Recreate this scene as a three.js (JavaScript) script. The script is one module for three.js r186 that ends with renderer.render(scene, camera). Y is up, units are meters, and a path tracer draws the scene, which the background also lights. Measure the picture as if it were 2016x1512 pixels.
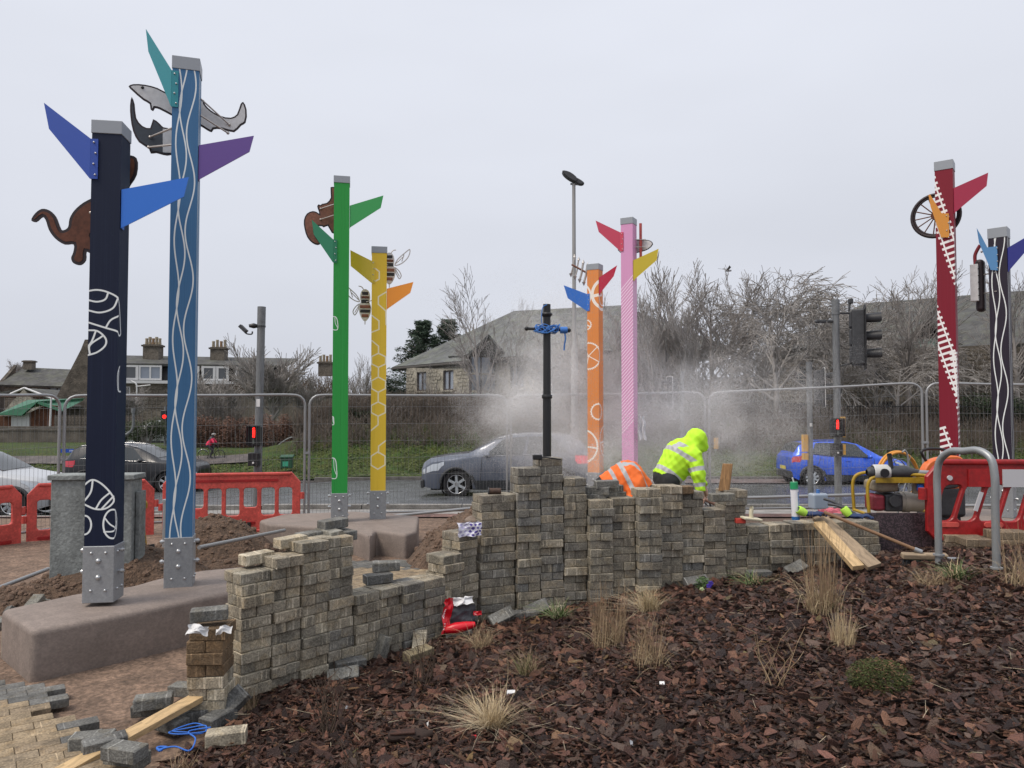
import * as THREE from 'three';
import { mergeGeometries, mergeVertices, toCreasedNormals } from 'three/addons/utils/BufferGeometryUtils.js';
import { RoundedBoxGeometry } from 'three/addons/geometries/RoundedBoxGeometry.js';
import { MarchingCubes } from 'three/addons/objects/MarchingCubes.js';

// ---------------------------------------------------------------- camera, sky, sun, exposure
const scene = new THREE.Scene();
const camera = new THREE.PerspectiveCamera(53.68, 4 / 3, 0.1, 900);
camera.position.set(0, 1.62, 0);
camera.rotation.set(THREE.MathUtils.degToRad(2), 0, 0);
const renderer = new THREE.WebGLRenderer({ antialias: true });
renderer.toneMapping = THREE.LinearToneMapping;
renderer.toneMappingExposure = 1.75;
renderer.shadowMap.enabled = true;

function mulberry(a) { return () => { a = (a + 0x6d2b79f5) | 0; let t = Math.imul(a ^ (a >>> 15), 1 | a); t = (t + Math.imul(t ^ (t >>> 7), 61 | t)) ^ t; return ((t ^ (t >>> 14)) >>> 0) / 4294967296; }; }
const R0 = mulberry(20240);
const rr = (a, b, R = R0) => a + (b - a) * R();
const pick = (a, R = R0) => a[Math.floor(R() * a.length)];
const lerp = THREE.MathUtils.lerp, clamp = THREE.MathUtils.clamp, DEG = Math.PI / 180;
const sstep = (a, b, x) => { const t = clamp((x - a) / (b - a), 0, 1); return t * t * (3 - 2 * t); };
// value noise, periodic in px
function hash2(x, y, s) { let h = (x * 374761393 + y * 668265263 + s * 2147483647) | 0; h = Math.imul(h ^ (h >>> 13), 1274126177); return ((h ^ (h >>> 16)) >>> 0) / 4294967296; }
function vnoise(x, y, p, s) {
  const x0 = Math.floor(x), y0 = Math.floor(y), fx = x - x0, fy = y - y0, sx = fx * fx * (3 - 2 * fx), sy = fy * fy * (3 - 2 * fy), m = (a) => ((a % p) + p) % p;
  return lerp(lerp(hash2(m(x0), m(y0), s), hash2(m(x0 + 1), m(y0), s), sx), lerp(hash2(m(x0), m(y0 + 1), s), hash2(m(x0 + 1), m(y0 + 1), s), sx), sy);
}
function fbm(x, y, p, s, o = 5) { let v = 0, a = 0.5, n = 0; for (let i = 0; i < o; i++) { v += a * vnoise(x, y, p, s + i); n += a; a *= 0.55; x *= 2; y *= 2; p *= 2; } return v / n; }

{ // one overcast sky: even grey-white cloud, a little brighter overhead, soft cloud texture
  const W = 1024, H = 512, d = new Float32Array(W * H * 4);
  for (let j = 0; j < H; j++) for (let i = 0; i < W; i++) {
    const el = (j + 0.5) / H - 0.5, up = Math.max(0, el * 2), q = (j * W + i) * 4;
    const n = fbm(i / W * 8, j / H * 14, 8, 3, 5) - 0.5, k = (0.86 + 0.5 * up) * (1 + 0.2 * n);
    d[q] = 0.432 * k; d[q + 1] = 0.449 * k; d[q + 2] = 0.497 * k; d[q + 3] = 1;
  }
  const t = new THREE.DataTexture(d, W, H, THREE.RGBAFormat, THREE.FloatType);
  t.mapping = THREE.EquirectangularReflectionMapping; t.magFilter = t.minFilter = THREE.LinearFilter; t.needsUpdate = true;
  scene.background = t; scene.environment = t;
}
const sun = new THREE.DirectionalLight(0xfff4e6, 1.5);
sun.position.set(-13, 23, -1); sun.target.position.set(0, 0, -8); sun.castShadow = true; sun.shadow.radius = 45; sun.shadow.mapSize.set(2048, 2048);
Object.assign(sun.shadow.camera, { left: -30, right: 30, top: 30, bottom: -30, near: 1, far: 80 });
scene.add(sun, sun.target);

// ---------------------------------------------------------------- helpers
const V = (x, y, z) => new THREE.Vector3(x, y, z);
const taken = new Map();
function numbered(n) { const k = taken.get(n) ?? 0; taken.set(n, k + 1); return k ? `${n}_${String(k).padStart(3, '0')}` : n; }
function thing(name, label, category, pos = [0, 0, 0], turn = 0, group) {
  const o = new THREE.Group(); o.name = numbered(name); o.position.set(...pos); o.rotation.y = turn; o.userData = { label, category };
  if (group) o.userData.group = group;
  scene.add(o); return o;
}
function part(name, geo, mat, parent, label) {
  const m = new THREE.Mesh(Array.isArray(geo) ? join(geo) : geo, mat); m.name = name; m.castShadow = m.receiveShadow = true;
  if (label) m.userData.label = label;
  parent.add(m); return m;
}
function single(name, geo, mat, label, category, group) {
  const m = part(numbered(name), geo, mat, scene, label); m.userData.category = category; if (group) m.userData.group = group; return m;
}
function structure(name, geo, mat, label) { const m = part(numbered(name), geo, mat, scene, label); m.userData.kind = 'structure'; return m; }
function join(gs) {
  const a = gs.map((g) => { const h = g.index ? g.toNonIndexed() : g; for (const k of Object.keys(h.attributes)) if (!['position', 'normal', 'uv'].includes(k)) h.deleteAttribute(k); if (!h.attributes.normal) h.computeVertexNormals(); if (!h.attributes.uv) h.setAttribute('uv', new THREE.BufferAttribute(new Float32Array(h.attributes.position.count * 2), 2)); return h; });
  return a.length === 1 ? a[0] : mergeGeometries(a);
}
// uv in metres from the dominant axis of each face
function puv(geo, s = 1, ou = 0, ov = 0) {
  const g = geo.index ? geo.toNonIndexed() : geo, p = g.attributes.position, uv = new Float32Array(p.count * 2), a = V(), b = V(), c = V(), n = V();
  for (let i = 0; i < p.count; i += 3) {
    a.fromBufferAttribute(p, i); b.fromBufferAttribute(p, i + 1); c.fromBufferAttribute(p, i + 2);
    n.copy(b).sub(a).cross(c.clone().sub(a)); const x = Math.abs(n.x), y = Math.abs(n.y), z = Math.abs(n.z);
    [a, b, c].forEach((q, k) => { const [u, v] = y >= x && y >= z ? [q.x, q.z] : x >= z ? [q.z, q.y] : [q.x, q.y]; uv[(i + k) * 2] = u / s + ou; uv[(i + k) * 2 + 1] = v / s + ov; });
  }
  g.setAttribute('uv', new THREE.BufferAttribute(uv, 2)); return g;
}
const mv = (g, x, y, z, rx = 0, ry = 0, rz = 0) => { if (rx) g.rotateX(rx); if (ry) g.rotateY(ry); if (rz) g.rotateZ(rz); return g.translate(x, y, z); };
const box = (w, h, d, x = 0, y = 0, z = 0, rx = 0, ry = 0, rz = 0) => mv(puv(new THREE.BoxGeometry(w, h, d)), x, y, z, rx, ry, rz);
const rbox = (w, h, d, r, x = 0, y = 0, z = 0, rx = 0, ry = 0, rz = 0, s = 2) => mv(puv(new RoundedBoxGeometry(w, h, d, s, r)), x, y, z, rx, ry, rz);
const cyl = (r1, r2, h, x = 0, y = 0, z = 0, n = 16, rx = 0, ry = 0, rz = 0) => mv(new THREE.CylinderGeometry(r1, r2, h, n), x, y, z, rx, ry, rz);
function bar(p, q, r, n = 8, r2 = r) {
  const a = V(...p), b = V(...q), d = b.clone().sub(a), g = new THREE.CylinderGeometry(r2, r, d.length(), n);
  g.applyQuaternion(new THREE.Quaternion().setFromUnitVectors(V(0, 1, 0), d.clone().normalize())); a.add(b).multiplyScalar(0.5); return g.translate(a.x, a.y, a.z);
}
const tube = (pts, r, n = 8, seg = 0, closed = false) => new THREE.TubeGeometry(new THREE.CatmullRomCurve3(pts.map((p) => V(...p)), closed, 'centripetal'), seg || pts.length * 6, r, n, closed);
const shapeOf = (pts, holes = []) => { const s = new THREE.Shape(pts.map((p) => new THREE.Vector2(...p))); holes.forEach((h) => s.holes.push(new THREE.Path(h.map((p) => new THREE.Vector2(...p))))); return s; };
function extr(pts, depth, bevel = 0, holes = []) {
  const g = new THREE.ExtrudeGeometry(shapeOf(pts, holes), { depth: depth - 2 * bevel, bevelEnabled: bevel > 0, bevelThickness: bevel, bevelSize: bevel, bevelOffset: -bevel, bevelSegments: 1, curveSegments: 6 });
  return puv(g.translate(0, 0, bevel - depth / 2));
}
function inset(pts, d) { // shrink a polygon by d
  const n = pts.length, area = pts.reduce((s, p, i) => { const q = pts[(i + 1) % n]; return s + p[0] * q[1] - q[0] * p[1]; }, 0), sg = area > 0 ? 1 : -1;
  return pts.map((p, i) => {
    const a = pts[(i + n - 1) % n], b = pts[(i + 1) % n];
    let n1 = [-(p[1] - a[1]), p[0] - a[0]], n2 = [-(b[1] - p[1]), b[0] - p[0]]; const l1 = Math.hypot(...n1) || 1, l2 = Math.hypot(...n2) || 1;
    const mx = (n1[0] / l1 + n2[0] / l2), my = (n1[1] / l1 + n2[1] / l2), l = Math.hypot(mx, my) || 1, k = d * sg / Math.max(0.5, l / 2);
    return [p[0] + mx / l * k, p[1] + my / l * k];
  });
}
const smooth = (pts, n = 4) => new THREE.CatmullRomCurve3(pts.map((p) => V(p[0], p[1], 0)), true, 'centripetal').getPoints(pts.length * n).slice(0, -1).map((p) => [p.x, p.y]);
function rrect(x0, y0, x1, y1, r, n = 4) { const o = []; for (const [cx, cy, a] of [[x1 - r, y1 - r, 0], [x0 + r, y1 - r, 90], [x0 + r, y0 + r, 180], [x1 - r, y0 + r, 270]]) for (let i = 0; i <= n; i++) { const t = (a + 90 * i / n) * DEG; o.push([cx + r * Math.cos(t), cy + r * Math.sin(t)]); } return o; }
const lathe = (pts, n = 20) => new THREE.LatheGeometry(pts.map((p) => new THREE.Vector2(...p)), n);
// box with chamfered, slightly uneven edges: 44 triangles
function chamferBox(w, h, d, c, jit, R) {
  const vs = {}, key = (sx, sy, sz, ax) => [sx, sy, sz, ax].join();
  const f = new Map();
  for (const sx of [-1, 1]) for (const sy of [-1, 1]) for (const sz of [-1, 1]) for (let ax = 0; ax < 3; ax++) {
    const j = () => (R() - 0.5) * jit, cc = c * (0.6 + 0.8 * R());
    vs[key(sx, sy, sz, ax)] = [sx * (w / 2 - (ax === 0 ? 0 : cc)) + (ax === 0 ? 0 : j()), sy * (h / 2 - (ax === 1 ? 0 : cc)) + (ax === 1 ? 0 : j()), sz * (d / 2 - (ax === 2 ? 0 : cc)) + (ax === 2 ? 0 : j())];
  }
  const tri = [], quad = (a, b, e, g, nrm) => { const A = V(...a), B = V(...b), C = V(...e), n = B.clone().sub(A).cross(C.clone().sub(A)); if (n.dot(V(...nrm)) > 0) tri.push(a, b, e, a, e, g); else tri.push(a, e, b, a, g, e); };
  for (let ax = 0; ax < 3; ax++) for (const s of [-1, 1]) { const k = (p, q) => { const t = [0, 0, 0]; t[ax] = s; t[(ax + 1) % 3] = p; t[(ax + 2) % 3] = q; return vs[key(...t, ax)]; }, nn = [0, 0, 0]; nn[ax] = s; quad(k(-1, -1), k(1, -1), k(1, 1), k(-1, 1), nn); }
  for (let ax = 0; ax < 3; ax++) for (const p of [-1, 1]) for (const q of [-1, 1]) { // edge along ax
    const b = (ax + 1) % 3, e = (ax + 2) % 3, t = (s) => { const o = [0, 0, 0]; o[ax] = s; o[b] = p; o[e] = q; return o; }, nn = [0, 0, 0]; nn[b] = p; nn[e] = q;
    quad(vs[key(...t(-1), b)], vs[key(...t(1), b)], vs[key(...t(1), e)], vs[key(...t(-1), e)], nn);
  }
  for (const sx of [-1, 1]) for (const sy of [-1, 1]) for (const sz of [-1, 1]) { const a = [0, 1, 2].map((x) => vs[key(sx, sy, sz, x)]); const n = V(...a[1]).sub(V(...a[0])).cross(V(...a[2]).sub(V(...a[0]))); if (n.dot(V(sx, sy, sz)) > 0) tri.push(...a); else tri.push(a[0], a[2], a[1]); }
  const g = new THREE.BufferGeometry(); g.setAttribute('position', new THREE.BufferAttribute(new Float32Array(tri.flat()), 3)); g.computeVertexNormals();
  return puv(g, 0.6, R() * 3, R() * 3);
}
// sheet over a grid (x, d) with height h(x, d); d is the distance ahead
function sheet(x0, x1, d0, d1, nx, nd, h, uvs = 1, inside = null) {
  const pos = [], uv = [], idx = [];
  for (let j = 0; j <= nd; j++) for (let i = 0; i <= nx; i++) { const x = lerp(x0, x1, i / nx), d = lerp(d0, d1, j / nd); pos.push(x, h(x, d), -d); uv.push(x / uvs, d / uvs); }
  for (let j = 0; j < nd; j++) for (let i = 0; i < nx; i++) {
    const a = j * (nx + 1) + i; if (inside && !inside(lerp(x0, x1, (i + 0.5) / nx), lerp(d0, d1, (j + 0.5) / nd))) continue;
    idx.push(a, a + 1, a + nx + 2, a, a + nx + 2, a + nx + 1);
  }
  const g = new THREE.BufferGeometry(); g.setAttribute('position', new THREE.Float32BufferAttribute(pos, 3)); g.setAttribute('uv', new THREE.Float32BufferAttribute(uv, 2)); g.setIndex(idx); g.computeVertexNormals(); return g;
}

// ---------------------------------------------------------------- textures and materials
function tex(n, fn, srgb = true, m = n) {
  const d = new Uint8Array(n * m * 4);
  for (let j = 0; j < m; j++) for (let i = 0; i < n; i++) { const c = fn(i / n, j / m, i, j), q = (j * n + i) * 4; for (let k = 0; k < 3; k++) d[q + k] = clamp(Array.isArray(c) ? c[k] : c, 0, 1) * 255; d[q + 3] = 255; }
  const t = new THREE.DataTexture(d, n, m, THREE.RGBAFormat); t.wrapS = t.wrapT = THREE.RepeatWrapping; t.magFilter = THREE.LinearFilter; t.minFilter = THREE.LinearMipmapLinearFilter; if (srgb) t.colorSpace = THREE.SRGBColorSpace; t.needsUpdate = true; return t;
}
const RT = mulberry(77);
const T = {
  // multipliers: near 0.85 grey with stains and specks
  concrete: tex(512, (x, y) => { const n = fbm(x * 6, y * 6, 6, 1), s = fbm(x * 64, y * 64, 64, 9, 2), e = RT(); const v = 0.62 + 0.34 * n + 0.22 * (s - 0.5) + (e > 0.985 ? -0.2 : e < 0.02 ? 0.12 : 0); return [v, v * 0.99, v * 0.97]; }),
  brick: tex(512, (x, y) => { const n = fbm(x * 5, y * 5, 5, 21), s = fbm(x * 90, y * 90, 90, 4, 2), st = fbm(x * 40, y * 3, 40, 31, 3), m = fbm(x * 9, y * 9, 9, 51, 4); const v = 0.55 + 0.42 * (n - 0.15) + 0.34 * (s - 0.5) + (st > 0.66 ? (st - 0.66) * 1.3 : 0), w = sstep(0.56, 0.7, m) * 0.1; return [v + w * 0.1, v * 0.985 - w * 0.05, v * 0.95 - w * 0.3]; }),
  plinth: tex(512, (x, y) => { const n = fbm(x * 6, y * 6, 6, 61, 6), s = fbm(x * 128, y * 128, 128, 62, 2), m = sstep(0.54, 0.64, fbm(x * 24, y * 24, 24, 63, 4)); const v = 0.74 + 0.12 * n + 0.14 * (s - 0.5) + 0.03 * m; return [v, v * 0.985, v * 0.97]; }),
  asphalt: tex(512, (x, y) => { const s = fbm(x * 120, y * 120, 120, 71, 2), n = fbm(x * 5, y * 5, 5, 72); const v = 0.45 + 0.5 * (s - 0.5) + 0.45 * n; return v; }),
  grass: tex(512, (x, y) => { const s = fbm(x * 60, y * 60, 60, 81, 3), n = fbm(x * 5, y * 5, 5, 82), m = fbm(x * 11, y * 11, 11, 84); const v = 0.42 + 0.55 * (s - 0.3) + 0.3 * n; return [v * (0.85 + 0.5 * (m - 0.4)), v, v * 0.7]; }),
  soil: tex(512, (x, y) => { const s = fbm(x * 40, y * 40, 40, 91, 4), n = fbm(x * 6, y * 6, 6, 92); const v = 0.3 + 0.5 * s + 0.35 * n; return [v, v * 0.96, v * 0.92]; }),
  wood: tex(512, (x, y) => { const w = fbm(x * 3, y * 3, 3, 101, 3), g = vnoise(x * 60 + w * 5, y * 3, 60, 102), s = fbm(x * 128, y * 16, 128, 103, 2); const v = 0.66 + 0.22 * g + 0.22 * (s - 0.5) + 0.12 * w; return [v, v * 0.96, v * 0.88]; }),
  woodX: tex(512, (y, x) => { const w = fbm(x * 3, y * 3, 3, 101, 3), g = vnoise(x * 26 + w * 5, y * 2, 26, 102), s = fbm(x * 128, y * 16, 128, 103, 2), k = Math.hypot((x - 0.4) * 3, y - 0.6) < 0.05 ? -0.25 : 0; const v = 0.7 + 0.2 * g + 0.16 * (s - 0.5) + 0.12 * w + k; return [v, v * 0.96, v * 0.88]; }),
  granite: tex(512, (x, y) => { const s = fbm(x * 40, y * 40, 40, 111, 4), q = fbm(x * 130, y * 130, 130, 112, 2); const v = s > 0.53 ? 0.85 + 0.2 * (q - 0.5) : 0.5 + 0.3 * (q - 0.5); return [v, v * 0.92, v * 0.95]; }),
  roof: tex(512, (x, y) => { const n = fbm(x * 6, y * 6, 6, 121), s = fbm(x * 20, y * 60, 60, 122, 3), m = sstep(0.5, 0.62, fbm(x * 9, y * 9, 9, 123)); const v = 0.5 + 0.4 * n + 0.35 * (s - 0.5); return [v + m * 0.03, v + m * 0.04, v - m * 0.01]; }),
  fine: tex(256, (x, y) => { const s = fbm(x * 48, y * 48, 48, 131, 3), n = fbm(x * 5, y * 5, 5, 132); return 0.8 + 0.25 * (s - 0.5) + 0.24 * (n - 0.5); }),
  bump: tex(512, (x, y) => fbm(x * 24, y * 24, 24, 141, 5), false),
  bumpFine: tex(512, (x, y) => fbm(x * 90, y * 90, 90, 151, 3), false),
  galv: tex(256, (x, y) => { const s = fbm(x * 20, y * 20, 20, 161, 3), n = fbm(x * 40, y * 40, 40, 162, 2); return 0.88 + 0.1 * (s - 0.5) + 0.05 * (n - 0.5); }),
  stonewall: tex(512, (x, y) => { const n = fbm(x * 8, y * 8, 8, 171), s = fbm(x * 60, y * 60, 60, 172, 2); const v = 0.6 + 0.45 * (n - 0.2) + 0.3 * (s - 0.5); return [v, v * 0.98, v * 0.95]; }),
};
function mat(color, rough = 0.8, o = {}) {
  const { map, rep = 1, bump, bs = 0.002, brep = rep, metal = 0, ...rest } = o;
  const phys = ['clearcoat', 'transmission', 'sheen'].some((k) => k in rest), m = new (phys ? THREE.MeshPhysicalMaterial : THREE.MeshStandardMaterial)({ roughness: rough, metalness: metal, side: THREE.DoubleSide, ...rest });
  if (typeof color === 'number' || typeof color === 'string') m.color.set(color); else m.color.setRGB(...color);
  const cl = (t, r) => { if (r === 1) return t; const c = t.clone(); c.repeat.set(r, r); c.needsUpdate = true; return c; };
  if (map) m.map = cl(map, rep);
  if (bump) { m.bumpMap = cl(bump, brep); m.bumpScale = bs; }
  return m;
}
const M = {
  galv: mat([0.42, 0.44, 0.46], 0.5, { metal: 0.45, map: T.galv, rep: 3 }),
  tubeSteel: mat([0.42, 0.43, 0.44], 0.42, { metal: 0.6, map: T.galv, rep: 2 }),
  bolt: mat([0.5, 0.51, 0.52], 0.35, { metal: 0.8 }),
  capGrey: mat([0.3, 0.325, 0.355], 0.45, { metal: 0.15 }),
  black: mat([0.012, 0.012, 0.014], 0.45), rubber: mat([0.018, 0.018, 0.019], 0.85, { map: T.fine, rep: 4 }),
  darkGrey: mat([0.07, 0.074, 0.082], 0.55, { map: T.fine, rep: 3 }),
  poleGrey: mat([0.26, 0.275, 0.285], 0.5, { metal: 0.2, map: T.fine, rep: 1 }),
  white: mat([0.72, 0.72, 0.72], 0.5), chrome: mat([0.6, 0.6, 0.6], 0.2, { metal: 0.9 }),
  plinth: mat([0.34, 0.285, 0.255], 0.75, { map: T.plinth, rep: 0.8, bump: T.bumpFine, bs: 0.0012, brep: 2 }),
  sand: mat([0.34, 0.25, 0.195], 0.95, { map: T.soil, rep: 1.2, bump: T.bump, bs: 0.02, brep: 1 }),
  soil: mat([0.18, 0.125, 0.09], 1, { map: T.soil, rep: 1.6, bump: T.bump, bs: 0.03, brep: 2 }),
  clod: mat([0.24, 0.17, 0.13], 1, { map: T.soil, rep: 4 }),
  asphalt: mat([0.2, 0.21, 0.225], 0.27, { map: T.asphalt, rep: 0.5, bump: T.bumpFine, bs: 0.003, brep: 1.5 }),
  pavement: mat([0.42, 0.41, 0.4], 0.7, { map: T.concrete, rep: 0.5 }),
  kerb: mat([0.33, 0.32, 0.31], 0.75, { map: T.concrete, rep: 0.8 }),
  grass: mat([0.125, 0.15, 0.05], 1, { map: T.grass, rep: 0.35, bump: T.bump, bs: 0.08, brep: 0.8 }),
  pine: mat([0.6, 0.46, 0.29], 0.75, { map: T.woodX, rep: 2.5, bump: T.bumpFine, bs: 0.0006 }),
  oldWood: mat([0.36, 0.3, 0.245], 0.85, { map: T.woodX, rep: 2.5, bump: T.bumpFine, bs: 0.001 }),
  straw: mat([0.46, 0.36, 0.22], 0.9), strawDull: mat([0.27, 0.19, 0.115], 0.9), strawPale: mat([0.52, 0.44, 0.31], 0.9), sedge: mat([0.085, 0.125, 0.04], 0.75), sedgeOlive: mat([0.13, 0.125, 0.05], 0.8), twig: mat([0.075, 0.05, 0.034], 0.9),
  barrier: mat([0.88, 0.125, 0.1], 0.48, { map: T.fine, rep: 1 }), barrierDeep: mat([0.5, 0.018, 0.02], 0.42, { map: T.fine, rep: 1 }),
  reflect: mat([0.5, 0.5, 0.52], 0.5), blueRope: mat([0.03, 0.14, 0.52], 0.8),
};
// ---------------------------------------------------------------- ground, road, banks
const gy = (d) => d < 9 ? -0.12 : d < 13 ? lerp(-0.12, -0.25, (d - 9) / 4) : d < 20 ? lerp(-0.25, -0.6, (d - 13) / 7) : d < 27 ? lerp(-0.6, -0.85, (d - 20) / 7) : -0.85;
// the street falls away towards the left
const gyx = (x, d) => gy(d) - 0.3 * sstep(-5, -11, x) * sstep(13.2, 16, d);
structure('ground', sheet(-350, 350, -60, 640, 140, 350, (x, d) => gyx(x, d) - 0.06, 1), M.sand, 'wide earth ground under the whole site');
structure('sand_bedding', sheet(-9, 9, 2, 13.4, 120, 76, (x, d) => gy(d) + 0.02 * (fbm(x * 1.3 + 40, d * 1.3, 512, 5, 4) - 0.5), 1), M.sand, 'raw sand bedding around the concrete plinths');
const redBlock = mat([0.3, 0.17, 0.15], 0.8, { map: T.brick, rep: 0.8 });
structure('footpath', sheet(-60, 60, 13.5, 15.2, 60, 4, (x, d) => gyx(x, d) + 0.012, 1), M.pavement, 'grey footpath behind the mesh fence');
structure('red_paving_strip', sheet(-14, 30, 13.42, 14.1, 40, 2, (x, d) => gyx(x, d) + 0.02, 1), redBlock, 'red block strip along the mesh fence foot');
structure('road', sheet(-90, 90, 15.45, 26.9, 120, 24, (x, d) => gyx(x, d) + 0.01, 1), M.asphalt, 'wet grey asphalt road behind the fence');
structure('kerb', join([...Array(80)].map((_, i) => box(1.98, 0.22, 0.2, -80 + i * 2, gyx(-80 + i * 2, 15.3) - 0.01, -15.32))), M.kerb, 'grey kerb along the site side of the road');
structure('kerb_far', join([...Array(80)].map((_, i) => box(1.98, 0.3, 0.22, -80 + i * 2, gyx(-80 + i * 2, 27) - 0.03, -27.03))), mat([0.2, 0.19, 0.18], 0.8, { map: T.concrete, rep: 0.8 }), 'dark kerb below the grass bank');
const bankTop = (x) => lerp(-0.05, 1.15, sstep(-11.5, -6.5, x)) - 0.25 * sstep(9, 14, x);
const bankY = (x, d) => -0.72 - 0.3 * sstep(-5, -11, x) + (bankTop(x) + 0.72 + 0.3 * sstep(-5, -11, x)) * sstep(27.2, 33.5, d) + 0.05 * (fbm(x * 0.9 + 90, d * 0.9, 512, 8, 3) - 0.5);
structure('grass_bank', sheet(-60, 60, 27.14, 60, 200, 60, bankY, 1), M.grass, 'mown green grass bank beyond the road');
structure('far_footpath', sheet(4.5, 40, 24.6, 26.85, 40, 3, (x, d) => gy(d) + 0.05, 1), mat([0.2, 0.15, 0.145], 0.7, { map: T.concrete, rep: 0.5 }), 'brownish paved strip beyond the blue car');
structure('lane', sheet(-45, -10.3, 30.3, 31.4, 20, 3, (x, d) => bankY(x, d) + 0.05, 1), mat([0.2, 0.17, 0.16], 0.7, { map: T.asphalt, rep: 0.5 }), 'narrow lane along the lawn');
{ // yellow road lines seen through the barrier
  const yl = mat([0.55, 0.42, 0.12], 0.7, { map: T.fine, rep: 1 });
  structure('yellow_line', join([box(26, 0.004, 0.1, -25, gyx(-20, 15.75) + 0.02, -15.75), box(26, 0.004, 0.1, -25, gyx(-20, 16) + 0.02, -16.0)]), yl, 'double yellow line along the kerb');
}
// ---------------------------------------------------------------- bark bed
const wallPts = [[-2.2, 3.9], [-1.75, 4.33], [-0.23, 5.94], [0.02, 6.06], [0.58, 6.24], [0.955, 6.3], [2.9, 6.55], [3.3, 6.6], [9, 6.9]];
const tab = (a, x) => { if (x <= a[0][0]) return a[0][1]; for (let i = 1; i < a.length; i++) if (x <= a[i][0]) return lerp(a[i - 1][1], a[i][1], (x - a[i - 1][0]) / (a[i][0] - a[i - 1][0])); return a[a.length - 1][1]; };
const wallD = (x) => tab(wallPts, x);
const edgeH = (x) => tab([[-1.8, -0.09], [-0.5, -0.04], [0.2, 0.0], [0.45, 0.03], [0.85, 0.09], [1.7, 0.2], [2.6, 0.28], [3.5, 0.42], [4.5, 0.5], [6, 0.55]], x);
const barkY = (x, d) => edgeH(x) + 0.13 * Math.sin(Math.PI * clamp((wallD(x) - d) / 4.4, 0, 1)) * sstep(-1.5, 0.6, x) + 0.035 * (fbm(x * 1.6 + 30, d * 1.6, 512, 12, 4) - 0.5);
const barkLeft = (d) => -1.52 - 0.16 * (4.4 - d) + 0.1 * (vnoise(d * 4, 3, 256, 5) - 0.5);
const onBark = (x, d) => d < wallD(x) + 0.03 && x > barkLeft(d);
structure('bark_bed', sheet(-2.6, 7.5, -1.5, 6.95, 150, 130, (x, d) => barkY(x, d) - 0.012, 1, onBark), mat([0.08, 0.042, 0.035], 0.9, { map: T.soil, rep: 4 }), 'dark planting bed under the bark mulch');
{
  const R = mulberry(5), mulch = new THREE.Group(); mulch.name = 'bark_mulch'; mulch.userData = { kind: 'stuff', label: 'wet reddish brown bark chips covering the planting bed', category: 'bark mulch' }; scene.add(mulch);
  const chips = [...Array(5)].map((_, v) => {
    const n = 5 + (v % 3), top = [], o = [];
    for (let i = 0; i < n; i++) { const a = i / n * Math.PI * 2 + rr(-0.3, 0.3, R), k = rr(0.6, 1.1, R); top.push([Math.cos(a) * 0.5 * k, Math.sin(a) * 0.5 * k]); }
    const bend = rr(-0.5, 0.5, R), y = (p, s) => bend * p[0] * p[0] + s * 0.09 + (s > 0 ? rr(-0.05, 0.05, R) : 0);
    const tp = top.map((p) => [p[0], y(p, 1), p[1]]), bt = top.map((p) => [p[0] * 0.9, y(p, -1), p[1] * 0.9]), c1 = [0, 0.12 * R(), 0], c0 = [0, -0.09, 0];
    for (let i = 0; i < n; i++) { const j = (i + 1) % n; o.push(c1, tp[j], tp[i], tp[i], tp[j], bt[j], tp[i], bt[j], bt[i], c0, bt[i], bt[j]); }
    const g = new THREE.BufferGeometry(); g.setAttribute('position', new THREE.Float32BufferAttribute(o.flat(), 3)); g.computeVertexNormals(); return puv(g, 1, R(), R());
  });
  const chipMat = mat([1, 1, 1], 0.4, { map: T.fine, rep: 1.3, bump: T.bump, bs: 0.06 });
  const N = 22000, q = new THREE.Quaternion(), e = new THREE.Euler(), m4 = new THREE.Matrix4(), col = new THREE.Color();
  const tones = [[0.2, 0.1, 0.074], [0.25, 0.12, 0.085], [0.31, 0.145, 0.1], [0.11, 0.062, 0.05], [0.17, 0.115, 0.09], [0.4, 0.205, 0.13], [0.28, 0.185, 0.14], [0.078, 0.046, 0.038]];
  for (const g of chips) {
    const im = new THREE.InstancedMesh(g, chipMat, N); im.name = 'bark_chip_layer'; im.castShadow = im.receiveShadow = true; let k = 0;
    while (k < N) {
      const d = 1.9 + 4.9 * Math.pow(R(), 0.8), w = 0.72 * d + 0.45, x = rr(-w, w, R); if (!onBark(x, d) || x > 7) continue;
      const big = R(), l = (0.012 + 0.036 * R() + (big > 0.84 ? 0.085 * R() : 0)) * (d > 4.5 ? 1.15 : 1), wd = l * (R() < 0.35 ? rr(0.12, 0.3, R) : rr(0.3, 0.75, R));
      e.set(rr(-0.65, 0.65, R), R() * 6.283, rr(-0.65, 0.65, R)); q.setFromEuler(e);
      m4.compose(V(x, barkY(x, d) + rr(-0.004, 0.016, R) + (big > 0.9 ? 0.006 : 0), -d), q, V(l, Math.min(l * 0.32, 0.014), wd)); im.setMatrixAt(k, m4);
      const t = R() < 0.04 ? [rr(0.3, 0.42, R), rr(0.18, 0.25, R), rr(0.1, 0.15, R)] : pick(tones, R), b = rr(0.8, 2.7, R); im.setColorAt(k, col.setRGB(t[0] * b, t[1] * b, t[2] * b)); k++;
    }
    mulch.add(im);
  }
}
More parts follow.
